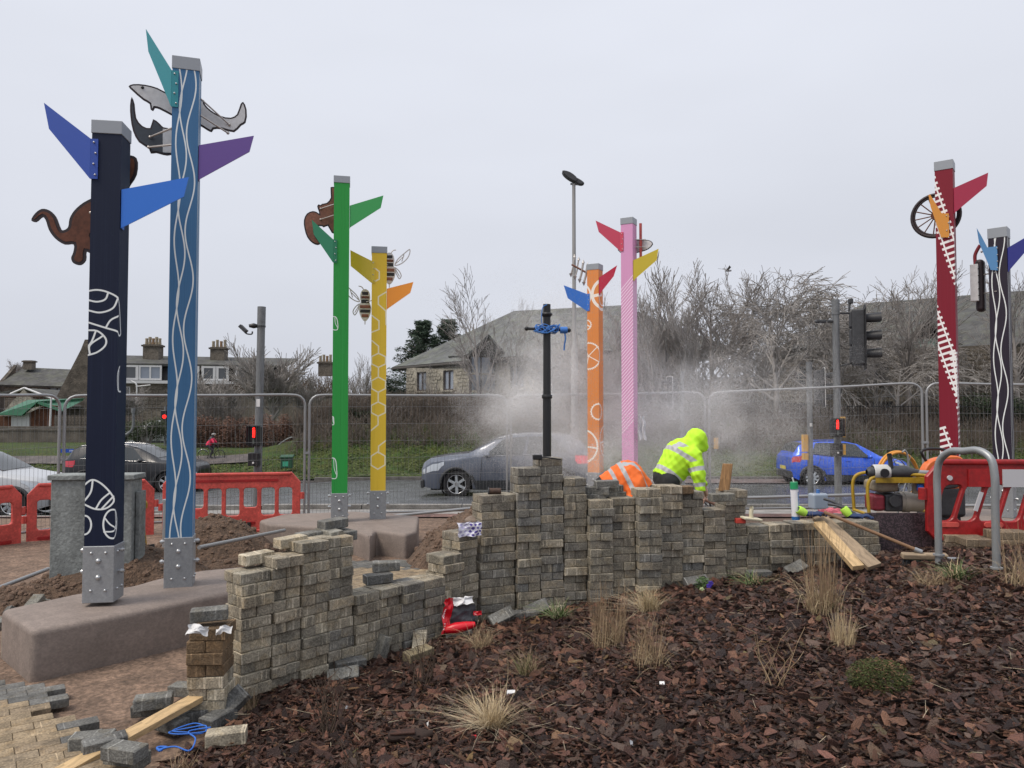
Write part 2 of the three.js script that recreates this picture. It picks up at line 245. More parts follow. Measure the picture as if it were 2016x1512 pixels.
// ---------------------------------------------------------------- buildings
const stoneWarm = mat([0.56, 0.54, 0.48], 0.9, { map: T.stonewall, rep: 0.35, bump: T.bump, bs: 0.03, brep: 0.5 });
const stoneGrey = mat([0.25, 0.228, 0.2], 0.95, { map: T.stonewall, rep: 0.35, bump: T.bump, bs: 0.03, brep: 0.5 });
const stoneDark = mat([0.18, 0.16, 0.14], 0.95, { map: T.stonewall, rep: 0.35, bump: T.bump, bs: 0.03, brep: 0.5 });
const slate = mat([0.2, 0.21, 0.205], 0.75, { map: T.roof, rep: 0.25 }), slateDark = mat([0.145, 0.145, 0.14], 0.8, { map: T.roof, rep: 0.25 });
const soffit = mat([0.05, 0.045, 0.04], 0.8), winGlass = mat([0.22, 0.25, 0.3], 0.12, { metal: 0.1, clearcoat: 1, clearcoatRoughness: 0.05 }), winDark = mat([0.05, 0.055, 0.06], 0.15, { clearcoat: 1 });
const whitePaint = mat([0.62, 0.62, 0.62], 0.6), frameBrown = mat([0.055, 0.045, 0.045], 0.6), pot = mat([0.4, 0.27, 0.17], 0.9, { map: T.concrete }), potPale = mat([0.46, 0.4, 0.3], 0.9, { map: T.concrete });
// a wall from a to b (plan x, d), seen from the camera, with joints cut as courses of separate blocks; windows: [s along, y bottom, width, height]
function polyGeo(pts) { const g = new THREE.BufferGeometry(), o = []; for (let i = 1; i < pts.length - 1; i++) o.push(pts[0], pts[i], pts[i + 1]); g.setAttribute('position', new THREE.Float32BufferAttribute(o.flat(), 3)); g.computeVertexNormals(); return g; }
function slabGeo(pts, th) { // thick plate from a planar polygon (3-D points)
  const a = V(...pts[0]), n = V(...pts[1]).sub(a).cross(V(...pts[2]).sub(a)).normalize().multiplyScalar(th), low = pts.map((p) => [p[0] - n.x, p[1] - n.y, p[2] - n.z]), gs = [polyGeo(pts), polyGeo([...low].reverse())];
  for (let i = 0; i < pts.length; i++) { const j = (i + 1) % pts.length; gs.push(polyGeo([pts[j], pts[i], low[i], low[j]])); }
  return puv(join(gs));
}
function facade(parent, a, b, y0, y1, wallMat, courses, wins, style) {
  const g = new THREE.Group(), L = Math.hypot(b[0] - a[0], b[1] - a[1]); // local x along the wall, local z out of it
  g.name = style.name ?? 'facade'; g.position.set(a[0], 0, -a[1]); g.rotation.y = Math.atan2(b[1] - a[1], b[0] - a[0]); parent.add(g);
  const hole = wins.map(([s, y, w, h]) => [[s - w / 2, y], [s + w / 2, y], [s + w / 2, y + h], [s - w / 2, y + h]]);
  part('wall', puv(extr([[0, y0], [L, y0], [L, y1], [0, y1]], 0.4, 0, hole).translate(0, 0, -0.2)), wallMat, g);
  if (courses) { // stone blocks standing a little proud, kept off the window openings
    const R = mulberry(style.seed ?? 3), gs = [[], [], []];
    for (let y = y0, r = 0; y + courses < y1; y += courses, r++) for (let s = -R() * 0.4; s < L;) {
      const w = rr(courses * 1.3, courses * 3, R), x0 = Math.max(0, s) + 0.02, x1 = Math.min(L, s + w) - 0.02; s += w; if (x1 - x0 < 0.1) continue;
      if (wins.some(([ws, wy, ww, wh]) => x1 > ws - ww / 2 - 0.12 && x0 < ws + ww / 2 + 0.12 && y + courses > wy - 0.1 && y < wy + wh + 0.1)) continue;
      gs[Math.floor(R() * 3)].push(box(x1 - x0, courses - 0.04, 0.05, (x0 + x1) / 2, y + courses / 2, 0.006 + 0.01 * R()));
    }
    gs.forEach((q, i) => { if (q.length) { const m = wallMat.clone(); m.color.multiplyScalar([0.94, 1, 1.06][i]); const p = part('stone_courses', q, m, g); p.userData.kind = 'stuff'; } });
  }
  for (const [s, y, w, h, t] of wins) {
    const f = part('window', extr(rrect(s - w / 2, y, s + w / 2, y + h, 0.005, 1), 0.09, 0, style.two === false || w < 0.8 ? [rrect(s - w / 2 + 0.09, y + 0.09, s + w / 2 - 0.09, y + h - 0.09, 0.005, 1)] : [rrect(s - w / 2 + 0.08, y + 0.08, s - 0.04, y + h - 0.08, 0.005, 1), rrect(s + 0.04, y + 0.08, s + w / 2 - 0.08, y + h - 0.08, 0.005, 1)]).translate(0, 0, -0.1), style.frame, g);
    part('pane', box(w - 0.1, h - 0.1, 0.02, s, y + h / 2, -0.13), t ?? style.glass, f);
    part('sill', box(w + 0.2, 0.09, 0.2, s, y - 0.05, 0.04), style.sill ?? wallMat, f);
  }
  return g;
}
{ // stone office with a hipped slate roof
  const o = thing('stone_office', 'pale stone two-storey office with wide hipped slate roof behind the dust', 'building');
  const a = [-6.818,49], b = [3.142,38.5], c = [9.919,44], L = Math.hypot(b[0] - a[0], b[1] - a[1]);
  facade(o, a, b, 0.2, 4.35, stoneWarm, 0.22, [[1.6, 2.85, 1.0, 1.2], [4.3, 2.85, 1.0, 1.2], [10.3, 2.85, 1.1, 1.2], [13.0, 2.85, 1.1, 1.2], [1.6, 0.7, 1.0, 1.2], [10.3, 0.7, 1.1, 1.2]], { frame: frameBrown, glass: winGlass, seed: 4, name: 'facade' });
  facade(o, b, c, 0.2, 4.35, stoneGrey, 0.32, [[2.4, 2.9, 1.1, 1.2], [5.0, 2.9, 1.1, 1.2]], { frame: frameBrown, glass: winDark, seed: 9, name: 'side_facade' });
  const e1 = [-7.921,4.535,-50.5], e2 = [3.329,4.599,-37.6], e3 = [13.046,5.165,-44], r1 = [0.14,8.471,-52], r2 = [6.761,8.161,-47], rb = [12.493,8.18,-66];
  const bl = [r1[0] - 4, e1[1], -64], rfl = part('roof', slabGeo([e1, e2, r2, r1], 0.18), slate, o);
  part('roof_end', slabGeo([e2, e3, r2], 0.18), slate, o); part('roof_back', slabGeo([bl, e1, r1], 0.18), slate, o); part('roof_rear', slabGeo([e3, [e3[0], e3[1], -64], bl, r1, r2], 0.18), slate, o);
  part('gutter', bar([e1[0], e1[1] - 0.16, e1[2] + 0.05], [e2[0], e2[1] - 0.16, e2[2] + 0.05], 0.1, 8), soffit, rfl);
  part('fascia', slabGeo([[e1[0], e1[1] - 0.02, e1[2]], [e2[0], e2[1] - 0.02, e2[2]], [e2[0], e2[1] - 0.32, e2[2]], [e1[0], e1[1] - 0.32, e1[2]]], 0.05), soffit, rfl);
  // glazed stair bay
  const bay = new THREE.Group(); bay.name = 'glazed_bay'; o.add(bay); const [bx, by, bz] = [-1.714,4.708,-42.6];
  bay.position.set(bx, 0.2, bz); bay.rotation.y = 0.75;
  const gl = mat([0.2, 0.34, 0.3], 0.1, { clearcoat: 1 });
  for (let i = 0; i < 3; i++) for (let j = 0; j < 4; j++) part('pane', box(0.62, 0.86, 0.03, -0.72 + i * 0.72, 1.0 + j * 0.98, 0.35), j > 1 ? winGlass : gl, bay);
  for (let i = 0; i < 4; i++) part('mullion', box(0.09, 4.2, 0.14, -1.08 + i * 0.72, 2.3, 0.32), frameBrown, bay);
  part('gable', extr([[-1.5, 4.3], [1.5, 4.3], [0, 5.5]], 0.3, 0), soffit, bay);
  part('gable_roof', [box(2.0, 0.12, 1.6, -0.78, 5.0, -0.2, 0, 0, 0.66), box(2.0, 0.12, 1.6, 0.78, 5.0, -0.2, 0, 0, -0.66)], slate, bay);
}
{ // second stone building at the right
  const o = thing('stone_block', 'dark stone building with steep slate roof and tall green stair window', 'building');
  const a = [14.832,46], b = [25.21,33];
  facade(o, a, b, 0.2, 4.75, stoneGrey, 0.24, [[3.2, 0.9, 1.4, 1.2], [3.2, 3.0, 1.4, 1.2], [7.4, 0.9, 1.5, 1.2], [7.4, 3.0, 1.2, 1.2], [14.6, 3.0, 1.3, 1.2], [14.6, 0.9, 1.3, 1.2], [18.0, 3.0, 1.4, 1.2]], { frame: frameBrown, glass: winDark, seed: 14 });
  const e1 = [14.972,5.064,-47.5], e2 = [25.607,4.909,-32], r1 = [23.258,8.612,-50], r2 = [33.697,9.055,-42];
  e1[1] = e2[1] = 4.7; part('roof', slabGeo([e1, e2, [r2[0], 8.7, r2[2]], [r1[0], 8.7, r1[2] ]], 0.2), slateDark, o);
  part('roof_end', slabGeo([[e1[0] + 3, e1[1], -62], e1, [r1[0], 8.7, r1[2]]], 0.2), slateDark, o);
  const [bx, , bz] = [21.865,3.941,-39.3], bay = new THREE.Group(); bay.name = 'stair_window'; bay.position.set(bx, 0.2, bz); bay.rotation.y = Math.atan2(b[1] - a[1], b[0] - a[0]); o.add(bay);
  const gl = mat([0.1, 0.19, 0.165], 0.12, { clearcoat: 1 });
  for (let i = 0; i < 3; i++) for (let j = 0; j < 5; j++) part('pane', box(0.62, 0.84, 0.03, -0.72 + i * 0.72, 0.9 + j * 0.95, 0.4), gl, bay);
  for (let i = 0; i < 4; i++) part('mullion', box(0.1, 4.9, 0.14, -1.08 + i * 0.72, 2.7, 0.36), soffit, bay);
  for (let j = 0; j < 6; j++) part('transom', box(2.2, 0.09, 0.12, 0, 0.45 + j * 0.95, 0.365), soffit, bay);
  part('gable_roof', [box(2.2, 0.14, 2.4, -0.85, 5.3, -0.6, 0, 0, 0.72), box(2.2, 0.14, 2.4, 0.85, 5.3, -0.6, 0, 0, -0.72)], slateDark, bay);
}
function chimney(parent, x, y, z, w, h, d, pots) {
  const c = part('chimney', box(w, h, d, x, y + h / 2, z), stoneGrey, parent); part('chimney_cap', box(w + 0.2, 0.14, d + 0.2, x, y + h - 0.12, z), stoneDark, c);
  for (let i = 0; i < pots; i++) part('chimney_pot', lathe([[0.14, 0], [0.11, 0.35], [0.13, 0.55 + 0.12 * (i % 2)], [0.09, 0.56]], 10).translate(x + (i - (pots - 1) / 2) * (w - 0.2) / Math.max(1, pots - 1), y + h - 0.03, z), i % 3 === 2 ? pot : potPale, c);
}
{ // terrace with dormer windows
  const o = thing('terrace_house', 'brown stone terrace with chimney pots and white dormer windows', 'building'), D = 60, s = D / 1494;
  const x0 = -33.554, x1 = -19.18, yE = 3.957, yR = 6.293;
  const wn = [[1.1, 0.6], [2.4, 0.5]].map(() => 0);
  facade(o, [x0, 60], [x1, 64], -1.2, yE, stoneGrey, 0.3, [[2.6, 2.05, 0.9, 1.5], [6.4, 2.0, 0.9, 1.35], [9.4, 2.0, 0.9, 1.35], [3, -0.4, 1.1, 1.9], [12.5, 2, 0.9, 1.35]], { frame: whitePaint, glass: winDark, seed: 21 });
  // slated attic storey set back, with white boxed windows
  const yD = yE + 1.35, dd = 60.35;
  part('attic_wall', slabGeo([[x0, yE, -60.1], [x1, yE, -64.1], [x1, yD, -64.6], [x0, yD, -60.6]], 0.2), mat([0.045, 0.043, 0.048], 0.7, { map: T.roof, rep: 0.5 }), o);
  part('eaves_board', slabGeo([[x0, yE - 0.16, -59.7], [x1, yE - 0.16, -63.7], [x1, yE + 0.08, -63.7], [x0, yE + 0.08, -59.7]], 0.12), whitePaint, o);
  part('dormer_fascia', slabGeo([[x0, yD - 0.02, -60.2], [x1, yD - 0.02, -64.2], [x1, yD + 0.14, -64.2], [x0, yD + 0.14, -60.2]], 0.5), whitePaint, o);
  for (const [u, w] of [[253, 1.1], [290, 1.7], [370, 1.2], [404, 1.1], [432, 1.0], [470, 1.0], [505, 1.1]]) {
    const t = (u - 172) / 388, x = lerp(x0, x1, t), z = -lerp(60, 64, t) + 0.05, f = part('dormer_window', extr(rrect(-w / 2, 0, w / 2, 1.18, 0.01, 1), 0.14, 0, w > 1.3 ? [rrect(-w / 2 + 0.13, 0.13, -0.06, 1.05, 0.01, 1), rrect(0.06, 0.13, w / 2 - 0.13, 1.05, 0.01, 1)] : [rrect(-w / 2 + 0.2, 0.15, w / 2 - 0.2, 1.03, 0.01, 1)]).rotateY(0.25).translate(x, yE + 0.12, z), whitePaint, o);
    part('pane', box(w - 0.16, 1.02, 0.03, 0, 0, 0).rotateY(0.25).translate(x, yE + 0.71, z - 0.03), w > 1.3 ? winGlass : winDark, f);
  }
  part('roof', slabGeo([[x0, yD + 0.1, -60.0], [x1, yD + 0.1, -64.0], [x1, yR, -68], [x0, yR, -64]], 0.2), slateDark, o);
  chimney(o, -30.09, yR - 0.9, -63.5, 1.3, 1.75, 0.9, 5); chimney(o, -25.132, yR - 0.7, -65, 1.2, 1.45, 0.9, 4); chimney(o, -16.74, yR - 1.6, -68, 1.1, 1.3, 0.8, 4);
  // stone gable at the left end
  part('gable_wall', puv(extr([[0, -1.2], [2.6, -1.2], [2.6, yR + 0.9], [1.5, yR + 0.9], [1.2, yR + 0.1], [-0.6, yE - 1.2], [-0.6, -1.2]], 0.5).translate(x0 - 1.5, 0, -59.7)), stoneDark, o);
  part('downpipe', tube([[-29.842,3.933,-59.4], [-29.44,3.694,-59.4], [-29.416,2.342,-59.4], [-29.401,1.468,-59.4]], 0.06, 6), whitePaint, o);
  part('waste_pipe', bar([-29.436,3.495,-59.4], [-28.324,3.615,-59.4], 0.05, 6), whitePaint, o);
}
{
  const o = thing('row_house', 'grey row house with long slate roof and dark upper windows', 'building'), x0 = -50.839, x1 = -43.213, yE = 4.223, yR = 6.18;
  facade(o, [x0, 76], [x1, 76], -0.8, yE, stoneGrey, 0.32, [[1.9, yE - 1.2, 0.9, 0.8], [3.7, yE - 1.3, 0.8, 0.95], [5.2, yE - 1.35, 1.6, 1.05], [6.6, yE - 1.45, 0.9, 1.25]], { frame: frameBrown, glass: winDark, seed: 31 });
  part('roof', slabGeo([[x0 - 0.6, yE, -75.6], [x1 + 0.4, yE - 0.25, -75.6], [x1 + 0.4, yR - 0.4, -80], [x0 - 0.6, yR, -80]], 0.2), slateDark, o);
  part('gable_end', slabGeo([[x0 - 2.2, -0.8, -78], [x0 - 0.6, -0.8, -75.7], [x0 - 0.6, yE, -75.7], [x0 - 1.1, yR + 0.2, -79], [x0 - 2.2, yE, -80]], 0.3), stoneDark, o);
  chimney(o, -50.31, yR - 0.3, -79, 0.9, 0.95, 0.7, 0);
}
{
  const o = thing('white_gable_house', 'low grey house with white bargeboards above the green shed', 'building'), D = 58, s = 1 / 1494 * 58;
  const ap = [-37.285,3.335,-58], l = [-40.689,2.791,-58], r = [-33.606,1.937,-58];
  part('wall', slabGeo([[r[0] - 0.3, -0.6, -58.2], ap.map((q, i) => i === 1 ? q - 0.1 : i === 2 ? -58.2 : q), [l[0], -0.6, -58.2]].reverse(), 0.3), stoneWarm, o);
  part('bargeboard', [bar(ap, r, 0.09, 4), bar([-38.295,2.866,-57.9], ap, 0.09, 4)], whitePaint, o);
  part('roof', slabGeo([l, [ap[0], ap[1], -58.1], [ap[0] - 1, ap[1], -66], [l[0], l[1], -66]], 0.15), slateDark, o);
  part('roof_slope', slabGeo([[ap[0], ap[1], -58.1], r, [r[0], r[1], -66], [ap[0] - 1, ap[1], -66]], 0.15), slateDark, o);
}
{
  const o = thing('green_roof_shed', 'red brick shed with low green sheet roof and white door panel', 'shed'), gr = mat([0.03, 0.2, 0.1], 0.5, { map: T.fine }), br = mat([0.2, 0.085, 0.05], 0.9, { map: T.brick, rep: 0.4 });
  const l = [-31.935,1.41,-46], m = [-28.198,2.179,-46], r = [-27.575,1.81,-46], f1 = [-30.545,1.331,-44], f2 = [-29.072,1.272,-44];
  part('brick_wall', slabGeo([[-28.953,0.498,-45.6], [-27.369,0.498,-45.6], [-27.398,1.9,-45.6], [-27.948,1.961,-45.6], [-28.976,1.503,-45.6]], 0.3), br, o);
  part('door_panel', slabGeo([[-30.051,0.498,-45.6], [-28.953,0.498,-45.6], [-28.976,1.503,-45.6], [-30.069,1.29,-45.6]], 0.2), whitePaint, o);
  part('dark_wall', slabGeo([[-31.635,0.498,-45.6], [-30.051,0.498,-45.6], [-30.069,1.29,-45.6], [-31.655,1.29,-45.6]], 0.2), br, o);
  part('roof', slabGeo([[f1[0], f1[1] + 0.05, -45], [f2[0], f2[1] + 0.05, -45], [m[0], m[1], -45.2], [m[0], m[1] + 0.25, -50], [l[0], l[1] + 0.9, -50]], 0.16), gr, o);
  part('roof_side', slabGeo([[m[0], m[1], -45.2], [-26.79,1.686,-45.2], [-29.639,1.86,-50], [m[0], m[1] + 0.25, -50]], 0.16), gr, o);
  single('flag_pole', bar([-26.153,0.562,-43], [-26.105,2.373,-43], 0.05, 8), whitePaint, 'thin white pole before the brick shed', 'pole');
}
{ // low walls
  const cw = mat([0.19, 0.17, 0.15], 0.95, { map: T.concrete, rep: 0.4 });
  single('garden_wall', [box(14, 1.0, 0.3, -27.507, 0.289, -40), box(14, 0.08, 0.36, -27.507, 0.609, -40)], cw, 'low grey concrete wall behind the left lawn', 'wall');
  const tf = thing('timber_fence', 'dark timber board fence right of the green shed', 'fence'); for (let i = 0; i < 26; i++) part('board', box(0.17, 1.15, 0.03, -25.23 + i * 0.19, 0.783, -42 + 0.02 * (i % 2)), stoneDark, tf); for (const y of [0.3, -0.3]) part('rail', box(5, 0.09, 0.05, -25.23 + 2.4, 0.783 + y, -42.06), stoneDark, tf);
  single('block_wall', [box(8.6, 1.9, 0.4, -12.009, 1.507 , -44), box(8.8, 0.1, 0.5, -12.009, 2.479, -44)], mat([0.24, 0.22, 0.19], 0.9, { map: T.concrete, rep: 0.3 }), 'plain grey boundary wall beyond the brown hedge', 'wall');
  single('stone_wall', box(16, 1.5, 0.4, -20.453, 0.862, -52), stoneGrey, 'stone garden wall below the terrace', 'wall');
}
// ---------------------------------------------------------------- bare trees, shrubs, hedges
function prisms() { const pos = [], nor = [], u = V(), v = V(), d = V(), a = V(), t = V(); return {
  add(p, q, r0, r1, n = 3) {
    d.copy(q).sub(p).normalize(); t.set(Math.abs(d.y) < 0.9 ? 0 : 1, Math.abs(d.y) < 0.9 ? 1 : 0, 0); u.copy(d).cross(t).normalize(); v.copy(d).cross(u);
    const ring = (c, r, k) => { const an = k / n * 6.2832; return [u.x * Math.cos(an) + v.x * Math.sin(an), u.y * Math.cos(an) + v.y * Math.sin(an), u.z * Math.cos(an) + v.z * Math.sin(an)]; };
    for (let k = 0; k < n; k++) { const m = ring(0, 0, k), w = ring(0, 0, k + 1), P = (c, r, o) => [c.x + o[0] * r, c.y + o[1] * r, c.z + o[2] * r], A = P(p, r0, m), B = P(p, r0, w), C = P(q, r1, w), D = P(q, r1, m); pos.push(...A, ...B, ...C, ...A, ...C, ...D); nor.push(...m, ...w, ...w, ...m, ...w, ...m); }
  },
  get n() { return pos.length / 9; },
  geo() { const g = new THREE.BufferGeometry(); g.setAttribute('position', new THREE.Float32BufferAttribute(pos, 3)); g.setAttribute('normal', new THREE.Float32BufferAttribute(nor, 3)); return g; } }; }
function bareTree(seed, o) { // returns trunk and crown geometry, about o.h metres tall, standing at the origin
  const R = mulberry(seed), trunk = prisms(), crown = prisms();
  const grow = (p, dir, len, rad, lv) => {
    const nseg = lv === 0 ? 5 : lv < 3 ? 3 : 2, out = lv < 2 ? trunk : crown; let q = p.clone(), r = rad; const d = dir.clone(), pts = [];
    for (let i = 0; i < nseg; i++) {
      d.add(V(rr(-1, 1, R), rr(-1, 1, R), rr(-1, 1, R)).multiplyScalar(o.wob * (lv ? 1 : 0.4))); d.y += (o.up[lv] ?? 0); d.normalize();
      const e = q.clone().addScaledVector(d, len / nseg), r1 = Math.max(o.tip, rad * (1 - 0.75 * (i + 1) / nseg)); out.add(q, e, r, r1, lv < 2 ? 6 : 3); q = e; r = r1; pts.push([e, d.clone(), r1]);
    }
    if (lv >= o.lv) return;
    const n = Math.round(o.n[lv] * rr(0.8, 1.25, R));
    for (let i = 0; i < n; i++) {
      const t = lv === 0 ? lerp(o.first, 1, (i + R()) / n) : lerp(0.25, 1, (i + R()) / n), k = Math.min(nseg - 1, Math.floor(t * nseg)), [e, ed] = pts[k], b = k ? pts[k - 1][0] : p, f = t * nseg - k;
      const at = b.clone().lerp(e, f), az = R() * 6.2832 + i * 2.4, side = V(Math.cos(az), rr(-0.3, 0.3, R), Math.sin(az)); side.addScaledVector(ed, -side.dot(ed)).normalize();
      const nd = ed.clone().multiplyScalar(Math.cos(o.ang[lv])).addScaledVector(side, Math.sin(o.ang[lv]) * rr(0.7, 1.2, R)).normalize();
      grow(at, nd, len * o.len[lv] * rr(0.65, 1.15, R) * (lv === 0 ? lerp(1.1, 0.7, t) : 1), Math.max(o.tip, rad * (1 - 0.7 * t) * o.rad), lv + 1);
    }
  };
  grow(V(0, 0, 0), V(rr(-0.05, 0.05, R), 1, rr(-0.05, 0.05, R)), o.trunk, o.r, 0);
  return { trunk: trunk.geo(), crown: crown.geo() };
}
const bark1 = mat([0.3, 0.28, 0.262], 0.95), bark2 = mat([0.26, 0.238, 0.222], 0.95), barkPale = mat([0.2, 0.18, 0.16], 0.9);
const kinds = {
  round: bareTree(1, { trunk: 1.9, r: 0.16, lv: 4, n: [16, 7, 7, 5], ang: [0.75, 0.5, 0.5, 0.5], len: [1.15, 0.62, 0.58, 0.6], up: [0, 0.12, 0.1, 0.08, 0.05], wob: 0.1, tip: 0.011, rad: 0.6, first: 0.25 }),
  upright: bareTree(2, { trunk: 5, r: 0.12, lv: 3, n: [22, 8, 5], ang: [0.75, 0.6, 0.6], len: [0.42, 0.5, 0.5], up: [0, 0.12, 0.1, 0.08], wob: 0.09, tip: 0.0085, rad: 0.45, first: 0.25 }),
  weeping: bareTree(3, { trunk: 3.6, r: 0.14, lv: 4, n: [11, 7, 6, 4], ang: [0.9, 0.6, 0.6, 0.5], len: [0.85, 0.6, 0.55, 0.55], up: [0, 0.05, -0.16, -0.22, -0.16], wob: 0.16, tip: 0.01, rad: 0.55, first: 0.3 }),
  sparse: bareTree(7, { trunk: 5, r: 0.09, lv: 3, n: [16, 7, 4], ang: [0.55, 0.5, 0.5], len: [0.55, 0.45, 0.5], up: [0, 0.1, 0.08, 0.06], wob: 0.08, tip: 0.0085, rad: 0.5, first: 0.15 }),
  multi: bareTree(4, { trunk: 1.2, r: 0.14, lv: 4, n: [10, 7, 6, 5], ang: [0.45, 0.45, 0.45, 0.45], len: [3.0, 0.5, 0.5, 0.5], up: [0, 0.16, 0.1, 0.08, 0.06], wob: 0.1, tip: 0.01, rad: 0.55, first: 0.15 }),
};
const heightOf = Object.fromEntries(Object.entries(kinds).map(([k, v]) => { v.crown.computeBoundingBox(); return [k, v.crown.boundingBox.max.y]; }));
function tree(kind, u, base, top, D, turn, label, m = bark1, fat = 1) {
  const h = (top[1] - base[1]) * (D < 40 ? 1.08 : 1), s = h / heightOf[kind], t = thing('bare_tree', label, 'tree', base, turn, 'bare winter trees'); t.scale.set(s * fat, s, s * fat);
  part('trunk', kinds[kind].trunk, m, t); part('crown', kinds[kind].crown, m, t); return t;
}
tree('round', 0, [-12.638,-0.031,-40], [-12.702,5.731,-40], 40, 0.3, 'wide fan-shaped bare tree behind the camera column', bark1, 1.0);
tree('round', 0, [-14.136,-0.106,-36], [-14.184,3.384,-36], 36, 2.0, 'small spreading bare tree right behind the blue pole', bark1, 1.2);
tree('multi', 0, [-13.038,-0.408,-35], [-13.076,2.514,-35], 35, 1.0, 'pale slender bare sapling above the cyclist', barkPale, 0.9);
tree('multi', 0, [-7.912,0.503,-40], [-8.264,4.789,-40], 40, 2.2, 'thin bare tree seen between green and yellow poles', bark1, 0.8);
tree('multi', 0, [-11.112,0.167,-42], [-11.147,3.96,-42], 42, 5.2, 'low bare tree just left of the green pole', bark1, 1.1);
tree('sparse', 0, [-1.431,0.67,-34], [-1.602,7.57,-34], 34, 0.5, 'tall thin bare tree before the stone office bay', bark2, 1.1);
tree('sparse', 0, [0.048,0.614,-36], [-0.073,6.655,-36], 36, 3.5, 'slim bare tree close behind the black lamp column', bark2, 0.8);
tree('sparse', 0, [-3.681,0.614,-36], [-3.692,3.626,-36], 36, 0.7, 'short bare tree before the office corner', bark1, 1.0);
tree('sparse', 0, [6.218,0.478,-33], [6.261,7.127,-33], 33, 1.9, 'bushy bare tree right of the pink pole', bark2, 1.0);
tree('multi', 0, [8.114,0.409,-35], [8.176,8.053,-35], 35, 4.1, 'high many-stemmed bare tree above the yellow jacket', bark2, 0.95);
tree('upright', 0, [9.018,0.443,-34], [9.085,7.639,-34], 34, 2.6, 'dense upright bare tree above the two fence posts', bark2, 1.2);
tree('sparse', 0, [10.922,0.614,-36], [10.832,8.115,-36], 36, 5.0, 'upright bare tree with the flying bird beside it', bark2, 1.0);
tree('weeping', 0, [11.512,0.698,-33], [11.59,7.127,-33], 33, 0.2, 'weeping bare tree left of the traffic light poles', bark1, 1.0);
tree('weeping', 0, [15.445,0.614,-36], [15.543,7.141,-36], 36, 2.4, 'weeping bare tree directly behind the traffic light', bark1, 1.1);
tree('upright', 0, [17.772,0.897,-34], [17.898,7.754,-34], 34, 1.3, 'bare tree standing left of the maroon pole', bark2, 1.0);
tree('weeping', 0, [16.698,0.918,-33], [16.769,4.9,-33], 33, 4.4, 'low drooping bare tree under the slate roof', bark1, 1.2);
tree('upright', 0, [22.659,0.897,-34], [22.938,7.984,-34], 34, 3.3, 'bare tree at the picture edge behind the dark pole', bark2, 0.9);
tree('weeping', 0, [21.454,0.876,-35], [21.529,4.393,-35], 35, 3.0, 'low bare tree between maroon and dark wave poles', bark1, 1.1);
tree('round', 0, [-61.457,4.683,-95], [-61.535,8.124,-95], 95, 0.9, 'tiny distant bare tree behind the row house chimney', bark1, 1.0);
tree('round', 0, [-22.785,-0.237,-45], [-20.439,3.523,-45], 45, 0.9, 'scrawny bare tree before the white dormer windows', bark1, 0.9);
tree('multi', 0, [4.137,0.374,-36], [4.279,5.683,-36], 36, 3.1, 'bare tree seen between orange and pink poles', bark1, 1.1);
tree('round', 0, [2.336,0.305,-38], [2.347,5.653,-38], 38, 3.9, 'bare tree behind the white lamp post and dust', bark1, 1.0);
tree('sparse', 0, [7.625,0.374,-36], [7.61,8.164,-36], 36, 2.2, 'fine bare tree close to the pink pole fin height', bark2, 1.4);
tree('upright', 0, [10.682,0.586,-37], [10.558,8.095,-37], 37, 0.4, 'bare tree right of the fence joint, below the gull', bark2, 1.2);
tree('sparse', 0, [11.508,0.642,-35], [11.473,7.816,-35], 35, 4.6, 'open bare tree left of the weeping one', bark1, 1.5);
tree('weeping', 0, [14.78,0.558,-38], [14.88,7.961,-38], 38, 5.4, 'tall drooping bare tree behind the push button pole', bark1, 1.1);
tree('sparse', 0, [17.37,0.614,-36], [17.476,6.898,-36], 36, 1.5, 'open bare tree just right of the traffic light', bark1, 1.6);
tree('sparse', 0, [19.42,0.855,-36], [19.486,8.237,-36], 36, 2.9, 'fine bare tree touching the maroon pole', bark2, 1.3);
tree('multi', 0, [5.509,0.305,-38], [5.468,7.319,-38], 38, 0.9, 'bare tree hidden partly by the pink pole', bark1, 0.9);
// leafy masses made of many small faces
function leaves(n, at, size, R, droop = 0) {
  const pos = []; for (let i = 0; i < n; i++) { const c = at(R), a = R() * 6.283, b = rr(-1, 1, R), s = size * rr(0.6, 1.4, R), u = V(Math.cos(a), b * 0.6 - droop, Math.sin(a)).multiplyScalar(s), w = V(rr(-1, 1, R), rr(-0.4, 0.9, R), rr(-1, 1, R)).normalize().multiplyScalar(s * 0.5); pos.push(c.x - u.x, c.y - u.y, c.z - u.z, c.x + w.x, c.y + w.y, c.z + w.z, c.x + u.x, c.y + u.y, c.z + u.z); }
  const g = new THREE.BufferGeometry(); g.setAttribute('position', new THREE.Float32BufferAttribute(pos, 3)); g.computeVertexNormals(); return g;
}
const inBall = (rx, ry, rz, lo = 0.55) => (R) => { let p; do p = V(rr(-1, 1, R), rr(-1, 1, R), rr(-1, 1, R)); while (p.length() > 1 || p.length() < lo * R()); return V(p.x * rx, p.y * ry, p.z * rz); };
const evergreen = mat([0.045, 0.07, 0.045], 0.9), privet = mat([0.055, 0.075, 0.035], 0.85), beech = mat([0.19, 0.11, 0.08], 0.95), ivy = mat([0.03, 0.05, 0.02], 0.85), brush = mat([0.13, 0.105, 0.085], 0.95), leafOlive = mat([0.105, 0.095, 0.06], 0.9);
